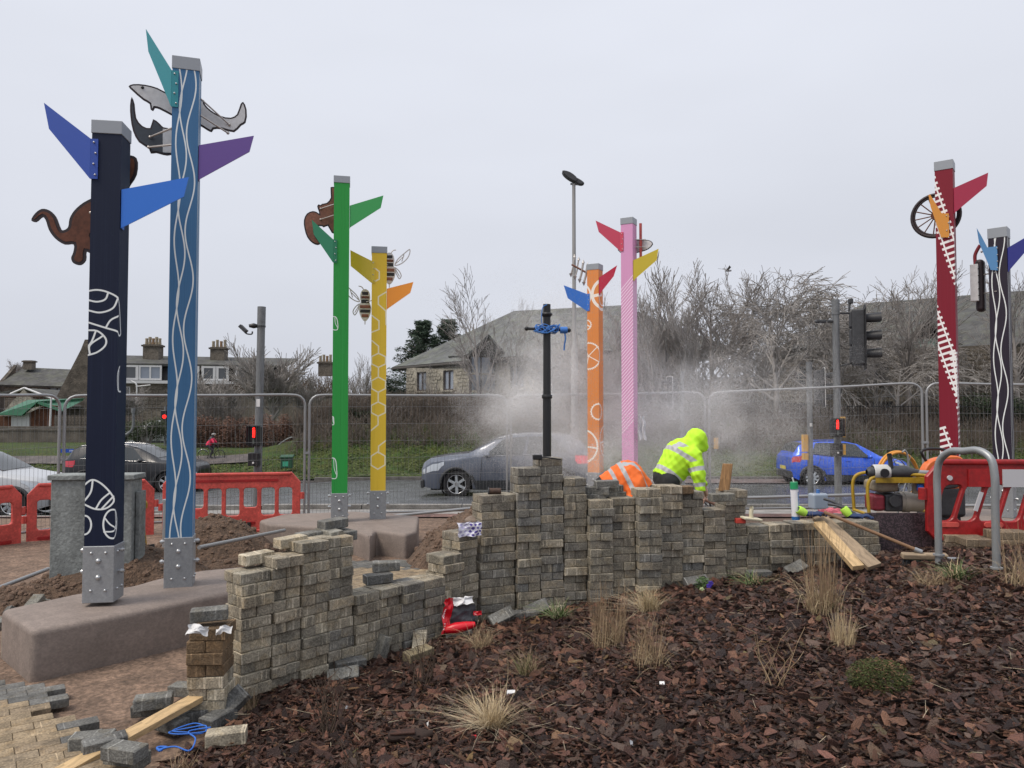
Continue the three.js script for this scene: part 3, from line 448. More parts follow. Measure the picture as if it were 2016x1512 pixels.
function conifer(base, h, w, seed, label) {
  const R = mulberry(seed), t = thing('conifer_tree', label, 'tree', base, 0, 'dark conifers beside the office'), pr = prisms(); part('trunk', bar([0, 0, 0], [0, h * 0.95, 0], 0.25, 8, 0.04), bark2, t);
  const tips = []; for (let i = 0; i < 150; i++) { const y = h * Math.pow(R(), 0.8) * 0.97, a = R() * 6.283, l = w * (1 - y / h) * rr(0.6, 1.15, R) + 0.25, p = V(0, y, 0), q = V(Math.cos(a) * l, y + l * rr(-0.05, 0.45, R), Math.sin(a) * l); pr.add(p, q, 0.05, 0.02); tips.push([p, q]); }
  part('branch', pr.geo(), bark2, t).userData.kind = 'stuff'; part('crown', leaves(15000, (R) => { const [p, q] = pick(tips, R), f = Math.pow(R(), 0.6); return p.clone().lerp(q, f).add(V(rr(-1, 1, R), rr(-1.1, 0.5, R), rr(-1, 1, R)).multiplyScalar(0.22 + 0.1 * (1 - f))); }, 0.16, R, 0.15), evergreen, t);
}
conifer([-6.549,0.056,-56], 8.394 - 0.056, 4.6, 41, 'taller dark conifer left of the office roof');
conifer([-4.723,0.028,-57], 8.592 - 0.028, 5.0, 42, 'bushier dark conifer nearer the office roof slope');
function bush(name, label, base, rx, ry, rz, n, size, m, seed, group) {
  const R = mulberry(seed), t = thing(name, label, 'bush', base, 0, group), lob = [...Array(9)].map(() => [V(rr(-0.6, 0.6, R) * rx, rr(0.35, 0.75, R) * ry, rr(-0.6, 0.6, R) * rz), rr(0.4, 0.6, R)]);
  part('foliage', leaves(n, (R) => { const [c, k] = pick(lob, R); return inBall(rx * k, ry * 0.55 * k + 0.1, rz * k, 0.8)(R).add(c); }, size, R), m, t);
  const pr = prisms(); for (let i = 0; i < 26; i++) { const a = R() * 6.283; pr.add(V(0.1 * Math.cos(a), -0.15, 0.1 * Math.sin(a)), V(Math.cos(a) * rx * rr(0.2, 0.8, R), ry * rr(0.5, 1.0, R), Math.sin(a) * rz * rr(0.2, 0.8, R)), 0.02, 0.008); } part('stems', pr.geo(), bark2, t).userData.kind = 'stuff';
}
bush('round_bush', 'wide clipped green bush behind the black car', [-15.87,0.214,-33], 1.05, 1.0, 0.8, 7000, 0.055, privet, 51);
[[398, 60], [432, 61], [470, 62], [508, 63], [548, 64], [585, 65]].forEach(([u, s], i) => bush('beech_hedge', ['copper brown hedge clump beside the blue pole', 'copper brown hedge clump above the cyclist', 'copper brown hedge clump right of the cyclist', 'copper brown hedge clump behind the red man signal', 'copper brown hedge clump above the handrail', 'copper brown hedge clump left of the fence joint'][i], [((u - 1008) / 1494) * 34.5, -0.576 , -34.5 - 0.3 * (i % 2)], 0.8, 1.95, 0.7, 7000, 0.06, beech, s, 'copper brown hedge clumps'));
bush('ivy_bush', 'dark green ivy mound on the grass bank', [-6.794,0.874,-33], 1.5, 0.95, 0.7, 7000, 0.07, ivy, 71);
bush('laurel_bush', 'dark green shrub beneath the bare trees by the dust', [7.322,0.698,-33], 2.0, 1.3, 0.8, 8000, 0.07, ivy, 72);
bush('evergreen_shrub', 'dark evergreen shrub behind the dark wave pole', [20.443,0.698,-33], 2.2, 1.6, 0.8, 8000, 0.07, ivy, 73);
bush('corner_shrub', 'dark fir shrub at the left end of the office', [-7.699,0.279,-48], 1.0, 3.8, 0.9, 7000, 0.1, evergreen, 74);
{ // brush thicket of bare stems along the bank top: uncountable
  const R = mulberry(81), pr = prisms();
  const stem = (x, d, h) => { let p = V(x, bankY(x, d) - 0.1, -d), dir = V(rr(-0.25, 0.25, R), 1, rr(-0.2, 0.2, R)); for (let i = 0; i < 3; i++) { const q = p.clone().addScaledVector(dir, h / 3); pr.add(p, q, 0.016 - i * 0.004, 0.012 - i * 0.004); if (i) for (let k = 0; k < 3; k++) pr.add(p.clone().lerp(q, R()), q.clone().add(V(rr(-0.35, 0.35, R), rr(-0.1, 0.5, R), rr(-0.3, 0.3, R))), 0.009, 0.006); p = q; dir.add(V(rr(-0.3, 0.3, R), 0, rr(-0.3, 0.3, R))); } };
  for (let i = 0; i < 2600; i++) { const x = rr(-9.4, 3.5, R), d = rr(32.6, 35.5, R); stem(x, d, rr(0.45, 1.15, R)); }
  for (let i = 0; i < 1700; i++) { const x = rr(3.5, 26, R), d = rr(32.6, 35, R); stem(x, d, rr(0.3, 0.9, R)); }
  for (let i = 0; i < 2400; i++) { const x = rr(-8.8, 26, R), d = rr(30.2, 32.8, R) - (x > 6 ? 0.7 : 0); stem(x, d, rr(0.25, 0.75, R)); }
  const g = part('brush_thicket', pr.geo(), brush, scene, 'tangled bare brush along the top of the bank'); g.userData.kind = 'stuff';
  const lf = part('leaf_litter', leaves(22000, (R) => { const x = rr(-9, 25, R), d = rr(29.9, 35.5, R); return V(x, bankY(x, d) + rr(0, 0.5, R) * R(), -d); }, 0.06, mulberry(82)), leafOlive, scene, 'ivy and fallen leaves under the brush'); lf.userData.kind = 'stuff';
}
{ // far bare undergrowth closing the gaps between the houses: uncountable
  const R = mulberry(86), pr = prisms(); for (let i = 0; i < 3600; i++) { const left = i % 3 === 0, x = left ? rr(-19, -11.5, R) : rr(9, 24, R), d = rr(50, 56, R), h = rr(1.5, 4.2, R); let p = V(x, -0.3, -d); for (let k = 0; k < 4; k++) { const q = p.clone().add(V(rr(-0.35, 0.35, R), h / 4, rr(-0.3, 0.3, R))); pr.add(p, q, 0.04 - k * 0.008, 0.032 - k * 0.008); if (k) for (let j = 0; j < 2; j++) pr.add(p.clone().lerp(q, R()), q.clone().add(V(rr(-0.6, 0.6, R), rr(-0.1, 0.6, R), rr(-0.4, 0.4, R))), 0.016, 0.01); p = q; } }
  part('far_undergrowth', pr.geo(), brush, scene, 'far bare undergrowth between the buildings').userData.kind = 'stuff';
}
{ // rough grass blades on the bank: uncountable
  const R = mulberry(83), g = leaves(26000, (R) => { const d = rr(27.3, 30.5, R), x = rr(-26, 24, R); return V(x, bankY(x, d) + 0.02, -d); }, 0.07, R), m = part('grass_blades', g, mat([0.11, 0.135, 0.045], 0.95), scene, 'rough grass growing on the bank'); m.userData.kind = 'stuff';
}
{ // iron railings on the bank
  const o = thing('iron_railing', 'black iron railing on the bank before the dark building', 'railing'); const pk = prisms(); let i = 0;
  const a = [3.182,33.5], b = [22.505,32.6]; const n = 170;
  for (let k = 0; k <= n; k++) { const x = lerp(a[0], b[0], k / n), d = lerp(a[1], b[1], k / n), y = bankY(x, d); pk.add(V(x, y, -d), V(x, y + 1.05, -d), 0.012, 0.012, 4); }
  part('pickets', pk.geo(), M.black, o).userData.kind = 'stuff';
  for (const y of [0.15, 0.95]) part('rail', tube([...Array(12)].map((_, k) => { const t = k / 11, x = lerp(a[0], b[0], t), d = lerp(a[1], b[1], t); return [x, bankY(x, d) + y, -d]; }), 0.02, 5), M.black, o);
}
// ---------------------------------------------------------------- concrete plinths
function plinth(label, outline, y0, y1) { // outline in plan [x, d]
  const g = new THREE.ExtrudeGeometry(shapeOf(smoothCorners(outline, 0.06)), { depth: y1 - y0 - 0.04, bevelEnabled: true, bevelThickness: 0.04, bevelSize: 0.04, bevelOffset: -0.04, bevelSegments: 4, curveSegments: 6 });
  g.rotateX(-Math.PI / 2).translate(0, y0, 0); return single('concrete_plinth', puv(toCreasedNormals(g, 0.9)), M.plinth, label, 'plinth', 'concrete plinths');
}
function smoothCorners(p, r) { const o = [], n = p.length; for (let i = 0; i < n; i++) { const a = V(...p[(i + n - 1) % n], 0), b = V(...p[i], 0), c = V(...p[(i + 1) % n], 0), q = Math.min(r, b.distanceTo(a) * 0.45, b.distanceTo(c) * 0.45), s = b.clone().add(a.clone().sub(b).setLength(q)), e = b.clone().add(c.clone().sub(b).setLength(q)); for (let k = 0; k <= 5; k++) { const t = k / 5; o.push([(1 - t) * (1 - t) * s.x + 2 * t * (1 - t) * b.x + t * t * e.x, (1 - t) * (1 - t) * s.y + 2 * t * (1 - t) * b.y + t * t * e.y]); } } return o; }
plinth('long pinkish concrete plinth under the navy and blue poles', [[-3.62, 5.42], [-3.07, 4.9], [-2.66, 5.36], [-2.24, 5.9], [-1.75, 6.5], [-1.6, 7.0], [-2.1, 7.1], [-2.75, 6.75], [-2.98, 6.42], [-3.06, 6.15], [-3.35, 5.92]].map(([x, d]) => [x, d]), -0.22, 0.212);
plinth('stepped pinkish concrete plinth under the green and yellow poles', [[-3.351,10.1], [-3.118,9.75], [-2,9.4], [-1.636,8.8], [-1.646,9.25], [-1.245,8.95], [-1.145,9.2], [-1.278,10.5], [-2.266,11], [-3.207,10.7]], -0.22, 0.17);
plinth('concrete plinth hidden behind the tall brick stacks and workers', [[0.7, 12.2], [1.2, 11.9], [2.3, 11.9], [2.6, 12.3], [2.4, 13.0], [1.0, 13.0]], -0.3, 0.17);
plinth('concrete plinth behind the barrier under the maroon pole', [[4.7, 9.3], [5.6, 8.8], [7.2, 9.0], [7.4, 9.9], [6.0, 10.4], [4.8, 10.1]], -0.15, 0.3);

// ---------------------------------------------------------------- painted totem poles
const boltSmall = new THREE.SphereGeometry(0.011, 8, 6), boltBig = new THREE.SphereGeometry(0.02, 10, 8), rivetGeo = new THREE.SphereGeometry(0.008, 8, 6), studGeo = join([cyl(0.011, 0.011, 0.05, 0, 0, 0, 8), cyl(0.019, 0.019, 0.016, 0, 0.01, 0, 6)]);
const put = (name, geo, m, parent, x, y, z, rx = 0, ry = 0, rz = 0) => { const o = part(name, geo, m, parent); o.position.set(x, y, z); o.rotation.set(rx, ry, rz); return o; };
function paintTexture(len, base, draw) {
  const c = document.createElement('canvas'); c.width = 512; c.height = 2048; const k = c.getContext('2d'), R = mulberry(len * 1000 | 0);
  k.fillStyle = base; k.fillRect(0, 0, 512, 2048);
  for (let i = 0; i < 260; i++) { k.fillStyle = R() < 0.5 ? `rgba(0,0,0,${0.06 * R()})` : `rgba(255,255,255,${0.05 * R()})`; k.fillRect(R() * 512, R() * 2048, 1 + R() * 3, 200 + R() * 900); }
  for (let i = 0; i < 40; i++) { k.fillStyle = `rgba(${R() < 0.5 ? '20,18,16' : '225,220,210'},${0.12 * R()})`; k.fillRect(R() * 512, R() * 2048, 2 + R() * 14, 1 + R() * 5); }
  k.scale(512 / 0.4, 2048 / len); k.lineCap = k.lineJoin = 'round'; draw(k, len);
  const t = new THREE.CanvasTexture(c); t.colorSpace = THREE.SRGBColorSpace; t.magFilter = THREE.LinearFilter; return t;
}
function quadPost(w, y0, y1) {
  const h = w / 2, pos = [], uv = [], f = (a, b, u0, u1) => { const A = [a[0], y0, a[1]], B = [b[0], y0, b[1]], C = [b[0], y1, b[1]], D = [a[0], y1, a[1]]; pos.push(...A, ...B, ...C, ...A, ...C, ...D); uv.push(u0, 0, u1, 0, u1, 1, u0, 0, u1, 1, u0, 1); };
  f([-h, h], [h, h], 0, 0.5); f([h, h], [h, -h], 0.5, 1); f([h, -h], [-h, -h], 0.5, 0); f([-h, -h], [-h, h], 1, 0.5);
  const g = new THREE.BufferGeometry(); g.setAttribute('position', new THREE.Float32BufferAttribute(pos, 3)); g.setAttribute('uv', new THREE.Float32BufferAttribute(uv, 2)); g.computeVertexNormals(); return g;
}
function pole(label, front, turn, y0, y1, y2, y3, base, draw, w = 0.2) {
  const n = V(Math.sin(turn), 0, Math.cos(turn)), t = thing('totem_pole', label, 'pole', [front[0] - n.x * w / 2, y0, front[1] - n.z * w / 2], turn, 'painted timber totem poles');
  const len = y2 - y1, sh = y1 - y0, a = sh, b = y2 - y0, e = y3 - y0;
  part('painted_post', quadPost(w, a, b), mat([1, 1, 1], 0.55, { map: paintTexture(len, base, draw), clearcoat: 0.02, specularIntensity: 0.55 }), t);
  part('cap', rbox(w + 0.012, e - b, w + 0.012, 0.004, 0, (b + e) / 2, 0, 0, 0, 0, 1), M.capGrey, t);
  const s = part('steel_shoe', rbox(w + 0.014, sh, w + 0.014, 0.006, 0, sh / 2, 0, 0, 0, 0, 1), M.galv, t), f = w / 2 + 0.008;
  for (const x of [-0.048, 0.048]) for (const y of [0.88, 0.22]) { put('bolt', boltSmall, M.bolt, s, x, sh * y, f); put('bolt', boltSmall, M.bolt, s, f, sh * y, x); }
  for (const y of [0.74, 0.45]) put('bolt', boltBig, M.bolt, s, 0, sh * y, f);
  for (const y of [0.9, 0.52]) for (const q of [-1, 1]) put('stud', studGeo, M.bolt, s, q * (f + 0.015), sh * y, 0.02, 0, 0, -q * Math.PI / 2);
  return t;
}
// a folded fin: flange screwed to the post, blade swept out from it. pts trace the blade in the post's own plane; side -1 left, 1 right
function fin(t, pts, side, color, net = 0.1, w = 0.2, label) {
  const back = side < 0 ? t.rotation.y + net : net - t.rotation.y;
  const m = mat(color, 0.45, { clearcoat: 0.15, clearcoatRoughness: 0.3 }); m.color.multiplyScalar(1.3); const hx = side * (w / 2 + 0.006), ys = pts.filter((p) => Math.abs(p[0] - hx) < 0.035).map((p) => p[1]), ya = Math.min(...ys), yb = Math.max(...ys);
  const blade = extr(pts.map(([x, y]) => [side * Math.max(0, side * (x - hx)) / Math.cos(net), y]), 0.007).rotateY(side * back);
  const g = new THREE.Group(); g.name = 'fin'; g.position.set(hx, 0, side < 0 ? w / 2 + 0.006 : w / 2 - 0.01); if (label) g.userData.label = label; t.add(g);
  part('blade', blade, m, g);
  if (side < 0) part('flange', box(0.052, yb - ya, 0.007, 0.026, (ya + yb) / 2, 0), m, g); else part('flange', box(0.007, yb - ya, 0.055, 0, (ya + yb) / 2, -0.03), m, g);
  for (let i = 0; i < 4; i++) { const y = lerp(ya, yb, 0.1 + 0.27 * i); if (side < 0) put('rivet', rivetGeo, M.bolt, g, 0.03 + 0.006 * (i % 2 ? -1 : 1), y, 0.006); else put('rivet', rivetGeo, M.bolt, g, 0.006, y, -0.028); }
}
function cutout(t, name, pts, z, fill, edge = M.darkCut, border = 0.022, sm = 3) { // metal silhouette: dark plate with a raised inner face
  const s = smooth(pts, sm), g = new THREE.Group(); g.name = name; g.position.z = z; t.add(g);
  part('outline_plate', extr(s, 0.012, 0), edge, g); part('face', extr(inset(s, border), 0.02, 0), fill, g); return g;
}
M.darkCut = mat([0.035, 0.025, 0.028], 0.5, { metal: 0.3 }); const copper = mat([0.2, 0.072, 0.04], 0.5, { metal: 0.35, map: T.fine }), copperPale = mat([0.36, 0.15, 0.1], 0.5, { metal: 0.3, map: T.fine }), steelFace = mat([0.8, 0.8, 0.8], 0.5, { metal: 0.05, map: T.galv }), slateFace = mat([0.07, 0.08, 0.095], 0.4, { metal: 0.4, map: T.galv }), rodSteel = mat([0.5, 0.47, 0.44], 0.4, { metal: 0.7 });
const rod = (t, p, q) => part('bracket_rod', [bar(p, q, 0.008, 6), new THREE.SphereGeometry(0.014, 6, 5).translate(...p)], rodSteel, t);
const white = '#e6ebea', stroke = (k, w, pts, close) => { k.strokeStyle = white; k.lineWidth = w; k.beginPath(); pts.forEach((p, i) => i ? k.lineTo(...p) : k.moveTo(...p)); if (close) k.closePath(); k.stroke(); };
const curve = (k, w, pts, close = false) => stroke(k, w, new THREE.CatmullRomCurve3(pts.map((p) => V(p[0], p[1], 0)), close).getPoints(pts.length * 8).map((p) => [p.x, p.y]));
const waves = (k, len, w, per, ph = 0) => [[0.052, 0.02, 0, 1], [0.085, 0.028, 2.2, 1], [0.145, 0.033, 0.6, 1], [0.235, 0.014, 1, 1], [0.31, 0.03, 2.6, 1]].forEach(([x, a, p, f]) => curve(k, w, [...Array(90)].map((_, i) => [x + a * Math.sin(i / 89 * len / per * f * 6.283 + p + ph), i / 89 * len])));

{ // navy pole with dinosaur
  const t = pole('short navy pole with white egg outlines and copper dinosaur', [-2.973,-5.5], 0.16, 0.239, 0.645, 3.65, 3.749, '#0f1a33', (k, len) => {
    const q = (zx, zy, l = 517, w = 150) => [(zx - l) / w * 0.2, (zy + 689) / 2.908 * 0.003681], c = (a, l, w) => curve(k, 0.013, a.map(([x, y]) => q(x, y, l, w)));
    c([[500, 232], [560, 222], [615, 235], [667, 268], [690, 330], [705, 420], [712, 470], [690, 482], [665, 460], [605, 440], [500, 405]]); c([[615, 235], [600, 275], [560, 290], [505, 280]]); c([[665, 268], [640, 325], [575, 352], [505, 338]]); c([[605, 440], [630, 395], [675, 368]]);
    c([[505, 455], [560, 460], [602, 505], [600, 540], [560, 580], [500, 602]], 512); c([[550, 460], [530, 520], [505, 560]], 512); c([[585, 487], [520, 545], [522, 592]], 512);
    c([[700, 660], [672, 700], [668, 750], [685, 800], [720, 805]], 510); c([[690, 668], [685, 740], [690, 800]], 510);
    c([[470, 1350], [520, 1310], [560, 1325], [620, 1390], [635, 1430], [600, 1470], [545, 1476], [470, 1440]], 487, 152); c([[525, 1312], [515, 1380], [475, 1440]], 487, 152); c([[612, 1385], [570, 1425], [545, 1470]], 487, 152); c([[632, 1405], [575, 1472]], 487, 152);
    const q3 = (zx, zy) => [(zx - 468) / 152 * 0.2, ((980 + zy / 2.843) - 263) * 0.003681], e = (cx, cy, rx, ry) => curve(k, 0.013, [...Array(14)].map((_, i) => q3(cx + rx * Math.cos(i / 14 * 6.283), cy + ry * Math.sin(i / 14 * 6.283))), true);
    e(612, 162, 48, 80); curve(k, 0.011, [q3(572, 130), q3(600, 165), q3(650, 195)]); curve(k, 0.011, [q3(630, 84), q3(640, 130), q3(650, 200)]); curve(k, 0.011, [q3(568, 205), q3(620, 200), q3(655, 150)]); e(468, 165, 34, 52);
  });
  const y = (p) => p.map(([a, b]) => [a, b]);
  fin(t, [[-0.096,3.365],[-0.475,3.645],[-0.431,3.449],[-0.096,3.07]], -1, '#1c3f92'); fin(t, [[0.099,3.004],[0.578,3.111],[0.545,2.964],[0.099,2.717]], 1, '#1c62bc');
  cutout(t, 'dinosaur', [[-0.623,2.817],[-0.597,2.873],[-0.551,2.909],[-0.499,2.9],[-0.453,2.854],[-0.427,2.789],[-0.408,2.752],[-0.386,2.756],[-0.365,2.776],[-0.356,2.841],[-0.323,2.906],[-0.258,2.971],[-0.16,3.03],[-0.063,3.114],[0.003,3.206],[0.055,3.349],[0.113,3.336],[0.117,3.206],[0.055,3.088],[-0.01,2.893],[-0.115,2.789],[-0.18,2.737],[-0.193,2.717],[-0.164,2.672],[-0.167,2.606],[-0.206,2.583],[-0.232,2.593],[-0.235,2.528],[-0.271,2.489],[-0.323,2.502],[-0.339,2.541],[-0.326,2.58],[-0.323,2.645],[-0.388,2.643],[-0.453,2.685],[-0.499,2.75],[-0.525,2.828],[-0.545,2.847],[-0.59,2.807]], -0.2, copper);
  rod(t, [-0.2, 3.128 - 0.239, -0.18], [-0.09, 3.144 - 0.239, -0.09]);
}
{ // blue pole with shark and orca
  const t = pole('tall steel-blue pole with white waves and shark cutouts', [-2.661,-6.1], 0.3, 0.189, 0.607, 4.401, 4.506, '#43719b', (k, len) => waves(k, len, 0.011, 0.8));
  fin(t, [[-0.094,4.189],[-0.331,4.54],[-0.306,4.352],[-0.086,3.891]], -1, '#1f7b85'); fin(t, [[0.102,3.601],[0.539,3.695],[0.506,3.56],[0.106,3.315]], 1, '#553a80');
  const sh = cutout(t, 'shark', [[-0.473,4.135],[-0.44,4.157],[-0.346,4.164],[-0.253,4.149],[-0.152,4.106],[-0.03,4.099],[0.078,4.092],[0.114,4.089],[0.121,4.056],[0.172,4.006],[0.243,3.97],[0.33,3.962],[0.38,3.998],[0.409,4.092],[0.43,4.113],[0.459,4.049],[0.452,3.934],[0.416,3.905],[0.359,3.84],[0.258,3.855],[0.193,3.847],[0.179,3.821],[0.143,3.833],[0.078,3.869],[-0.044,3.89],[-0.152,3.934],[-0.231,3.97],[-0.27,3.977],[-0.282,3.951],[-0.303,3.962],[-0.31,4.006],[-0.361,4.034],[-0.447,4.106]], -0.2, steelFace, M.darkCut, 0.014, 2);
  part('eye', new THREE.SphereGeometry(0.013, 8, 6).translate(...[[-0.366,4.135]][0], 0.012), M.black, sh);
  const wh = cutout(t, 'orca', [[-0.447,4.049],[-0.425,3.991],[-0.411,3.876],[-0.361,3.811],[-0.303,3.801],[-0.282,3.879],[-0.231,3.847],[-0.202,3.819],[-0.138,3.811],[-0.102,3.732],[-0.138,3.591],[-0.202,3.585],[-0.253,3.596],[-0.296,3.588],[-0.31,3.624],[-0.389,3.675],[-0.433,3.761],[-0.454,3.876],[-0.459,3.977]], -0.2, slateFace, M.darkCut, 0.014, 2);
  part('white_patch', extr([[-0.205,3.804],[-0.138,3.801],[-0.116,3.732],[-0.138,3.606],[-0.202,3.603]], 0.026), steelFace, wh);
  for (const [a, b] of [[[-0.30, 730], [-0.095, 727]], [[-0.31, 792], [-0.095, 826]], ]) rod(t, [a[0], 4.979 * 0 + (1162 - a[1] / 2.908) * 0.004083, -0.18], [b[0], (1162 - b[1] / 2.908) * 0.004083, 0.09]);
  for (const [a, b] of [[[0.32, 605], [0.1, 500]], [[0.31, 658], [0.1, 600]]]) rod(t, [a[0], (1162 - a[1] / 2.908) * 0.004083, -0.18], [b[0], (1162 - b[1] / 2.908) * 0.004083, -0.05]);
}
{ // green pole with squirrel
  const t = pole('tall grass-green pole with copper squirrel and two green fins', [-2.241,-9.9], 0.21, 0.17, 0.546, 4.618, 4.712, '#2f9844', (k, len) => {
    const s = 0.0066265; for (const [v, h, w] of [[640, 26, 0.06], [832, 16, 0.02], [925, 40, 0.06]]) { const y = (v - 360) * s, hh = h * s / 2; curve(k, 0.011, [[-0.02, y - hh], [w * 0.6, y - hh * 0.9], [w, y], [w * 0.9, y + hh], [-0.02, y + hh]]); curve(k, 0.008, [[w * 0.4, y - hh], [w * 0.5, y], [w * 0.9, y + hh * 0.6]]); }
    const R = mulberry(4); for (let i = 0; i < 14; i++) { k.strokeStyle = 'rgba(10,40,15,0.25)'; k.lineWidth = 0.002; k.beginPath(); let x = R() * 0.2, y = R() * len; k.moveTo(x, y); for (let j = 0; j < 5; j++) { x += rr(-0.01, 0.01, R); y += 0.12; k.lineTo(x, y); } k.stroke(); }
  });
  fin(t, [[-0.097,3.691],[-0.395,3.956],[-0.368,3.764],[-0.097,3.386]], -1, '#116a4a'); fin(t, [[0.109,4.155],[0.539,4.301],[0.506,4.135],[0.109,3.863]], 1, '#2b8a45');
  cutout(t, 'squirrel', [[-0.117,4.473],[-0.154,4.464],[-0.148,4.326],[-0.201,4.25],[-0.262,4.234],[-0.285,4.215],[-0.307,4.224],[-0.326,4.196],[-0.307,4.136],[-0.3,4.098],[-0.33,4.117],[-0.383,4.128],[-0.459,4.09],[-0.497,3.999],[-0.49,3.892],[-0.452,3.771],[-0.383,3.695],[-0.315,3.672],[-0.277,3.695],[-0.33,3.771],[-0.361,3.862],[-0.345,3.915],[-0.262,3.93],[-0.239,3.915],[-0.186,3.938],[-0.133,3.847],[-0.026,3.831],[0.035,3.984],[0.035,4.288],[-0.026,4.47]], -0.2, copperPale, M.darkCut, 0.018, 2);
  for (const v of [398, 420]) rod(t, [-0.28, (1026 - v) * 0.006627, -0.18], [-0.1, (1026 - v + 4) * 0.006627, -0.02]);
}
{ // yellow pole with bees
  const t = pole('short yellow honeycomb pole with two metal bees', [-1.794,-10.2], 0.17, 0.165, 0.548, 3.75, 3.84, '#e8c440', (k, len) => {
    const s = 0.00683, H = (v) => (v - 498) * s, cream = '#efe6c4'; const st = (pts) => { k.strokeStyle = cream; k.lineWidth = 0.018; k.beginPath(); pts.forEach(([x, v], i) => i ? k.lineTo(x * 0.2, H(v)) : k.moveTo(x * 0.2, H(v))); k.stroke(); };
    st([[-0.1, 522], [0.5, 535], [0.5, 550], [-0.1, 560]]); st([[1.1, 573], [0.45, 585], [0.45, 600], [0.95, 613], [0.97, 640]]); st([[-0.1, 620], [0.5, 633], [0.5, 650], [-0.1, 657]]); st([[0.02, 672], [0.48, 683], [0.48, 697]]);
    const hexa = (v, h) => st([[0.48, v - h], [0.96, v - h / 2], [0.96, v + h / 2], [0.48, v + h], [0.02, v + h / 2], [0.02, v - h / 2], [0.48, v - h]]);
    hexa(711, 14); st([[0.48, 725], [0.48, 744]]); hexa(759, 15); st([[0.48, 774], [0.48, 793]]); hexa(807, 14); st([[0.48, 821], [0.48, 838], [-0.02, 850]]); st([[1.05, 868], [0.52, 880], [0.52, 893]]); hexa(908, 17); st([[1.3, 700], [1.3, 800], [1.7, 815], [1.7, 900]]);
  });
  fin(t, [[-0.102,3.475],[-0.396,3.625],[-0.389,3.407],[-0.102,3.175]], -1, '#c2a92c'); fin(t, [[0.109,3.106],[0.457,3.202],[0.416,3.052],[0.109,2.827]], 1, '#dd8a26');
  const bee = (u, v, mir) => {
    const s = 0.00683, g = new THREE.Group(); g.name = 'bee'; g.position.set((u - 745) * s, (1027 - v) * s, -0.16); g.scale.x = mir; t.add(g);
    const body = smooth([[0, 0.2], [0.05, 0.17], [0.07, 0.08], [0.06, 0.02], [0.085, -0.06], [0.06, -0.18], [0, -0.25], [-0.06, -0.18], [-0.085, -0.06], [-0.06, 0.02], [-0.07, 0.08], [-0.05, 0.17]], 3);
    part('outline_plate', extr(body, 0.014), steelFace, g);
    for (const [y, h, m, w] of [[0.14, 0.05, M.black, 0.09], [0.085, 0.04, copper, 0.115], [0.03, 0.055, M.black, 0.11], [-0.045, 0.05, copperPale, 0.145], [-0.105, 0.05, M.black, 0.14], [-0.17, 0.05, copperPale, 0.1]]) part('stripe', rbox(w, h, 0.022, 0.01, 0, y, 0, 0, 0, 0, 1), m, g);
    const wing = (pts, vein) => { const w = smooth(pts, 4); part('wing', [extr(w, 0.008, 0, [inset(w, 0.014)]), ...vein.map(([a, b]) => bar([...a, 0], [...b, 0], 0.006, 4))], rodSteel, g); };
    wing([[-0.07, 0.02], [-0.14, 0.03], [-0.25, 0.12], [-0.29, 0.22], [-0.28, 0.26], [-0.2, 0.2], [-0.1, 0.1]], [[[-0.08, 0.04], [-0.2, 0.16]], [[-0.17, 0.08], [-0.2, 0.18]]]); wing([[-0.07, 0.0], [-0.13, -0.04], [-0.17, -0.12], [-0.14, -0.17], [-0.1, -0.12]], [[[-0.08, -0.02], [-0.14, -0.13]]]);
    part('antenna', [tube([[-0.02, 0.19, 0], [-0.05, 0.23, 0], [-0.09, 0.24, 0]], 0.007, 5)], rodSteel, g); part('sting', bar([0, -0.24, 0], [0, -0.29, 0], 0.007, 5), rodSteel, g);
    part('bracket_rod', bar([0.02, 0.02, 0.02], [0.12, 0.04, 0.1], 0.007, 5), rodSteel, g);
  };
  bee(765, 522, -1); bee(717, 598, 1);
}
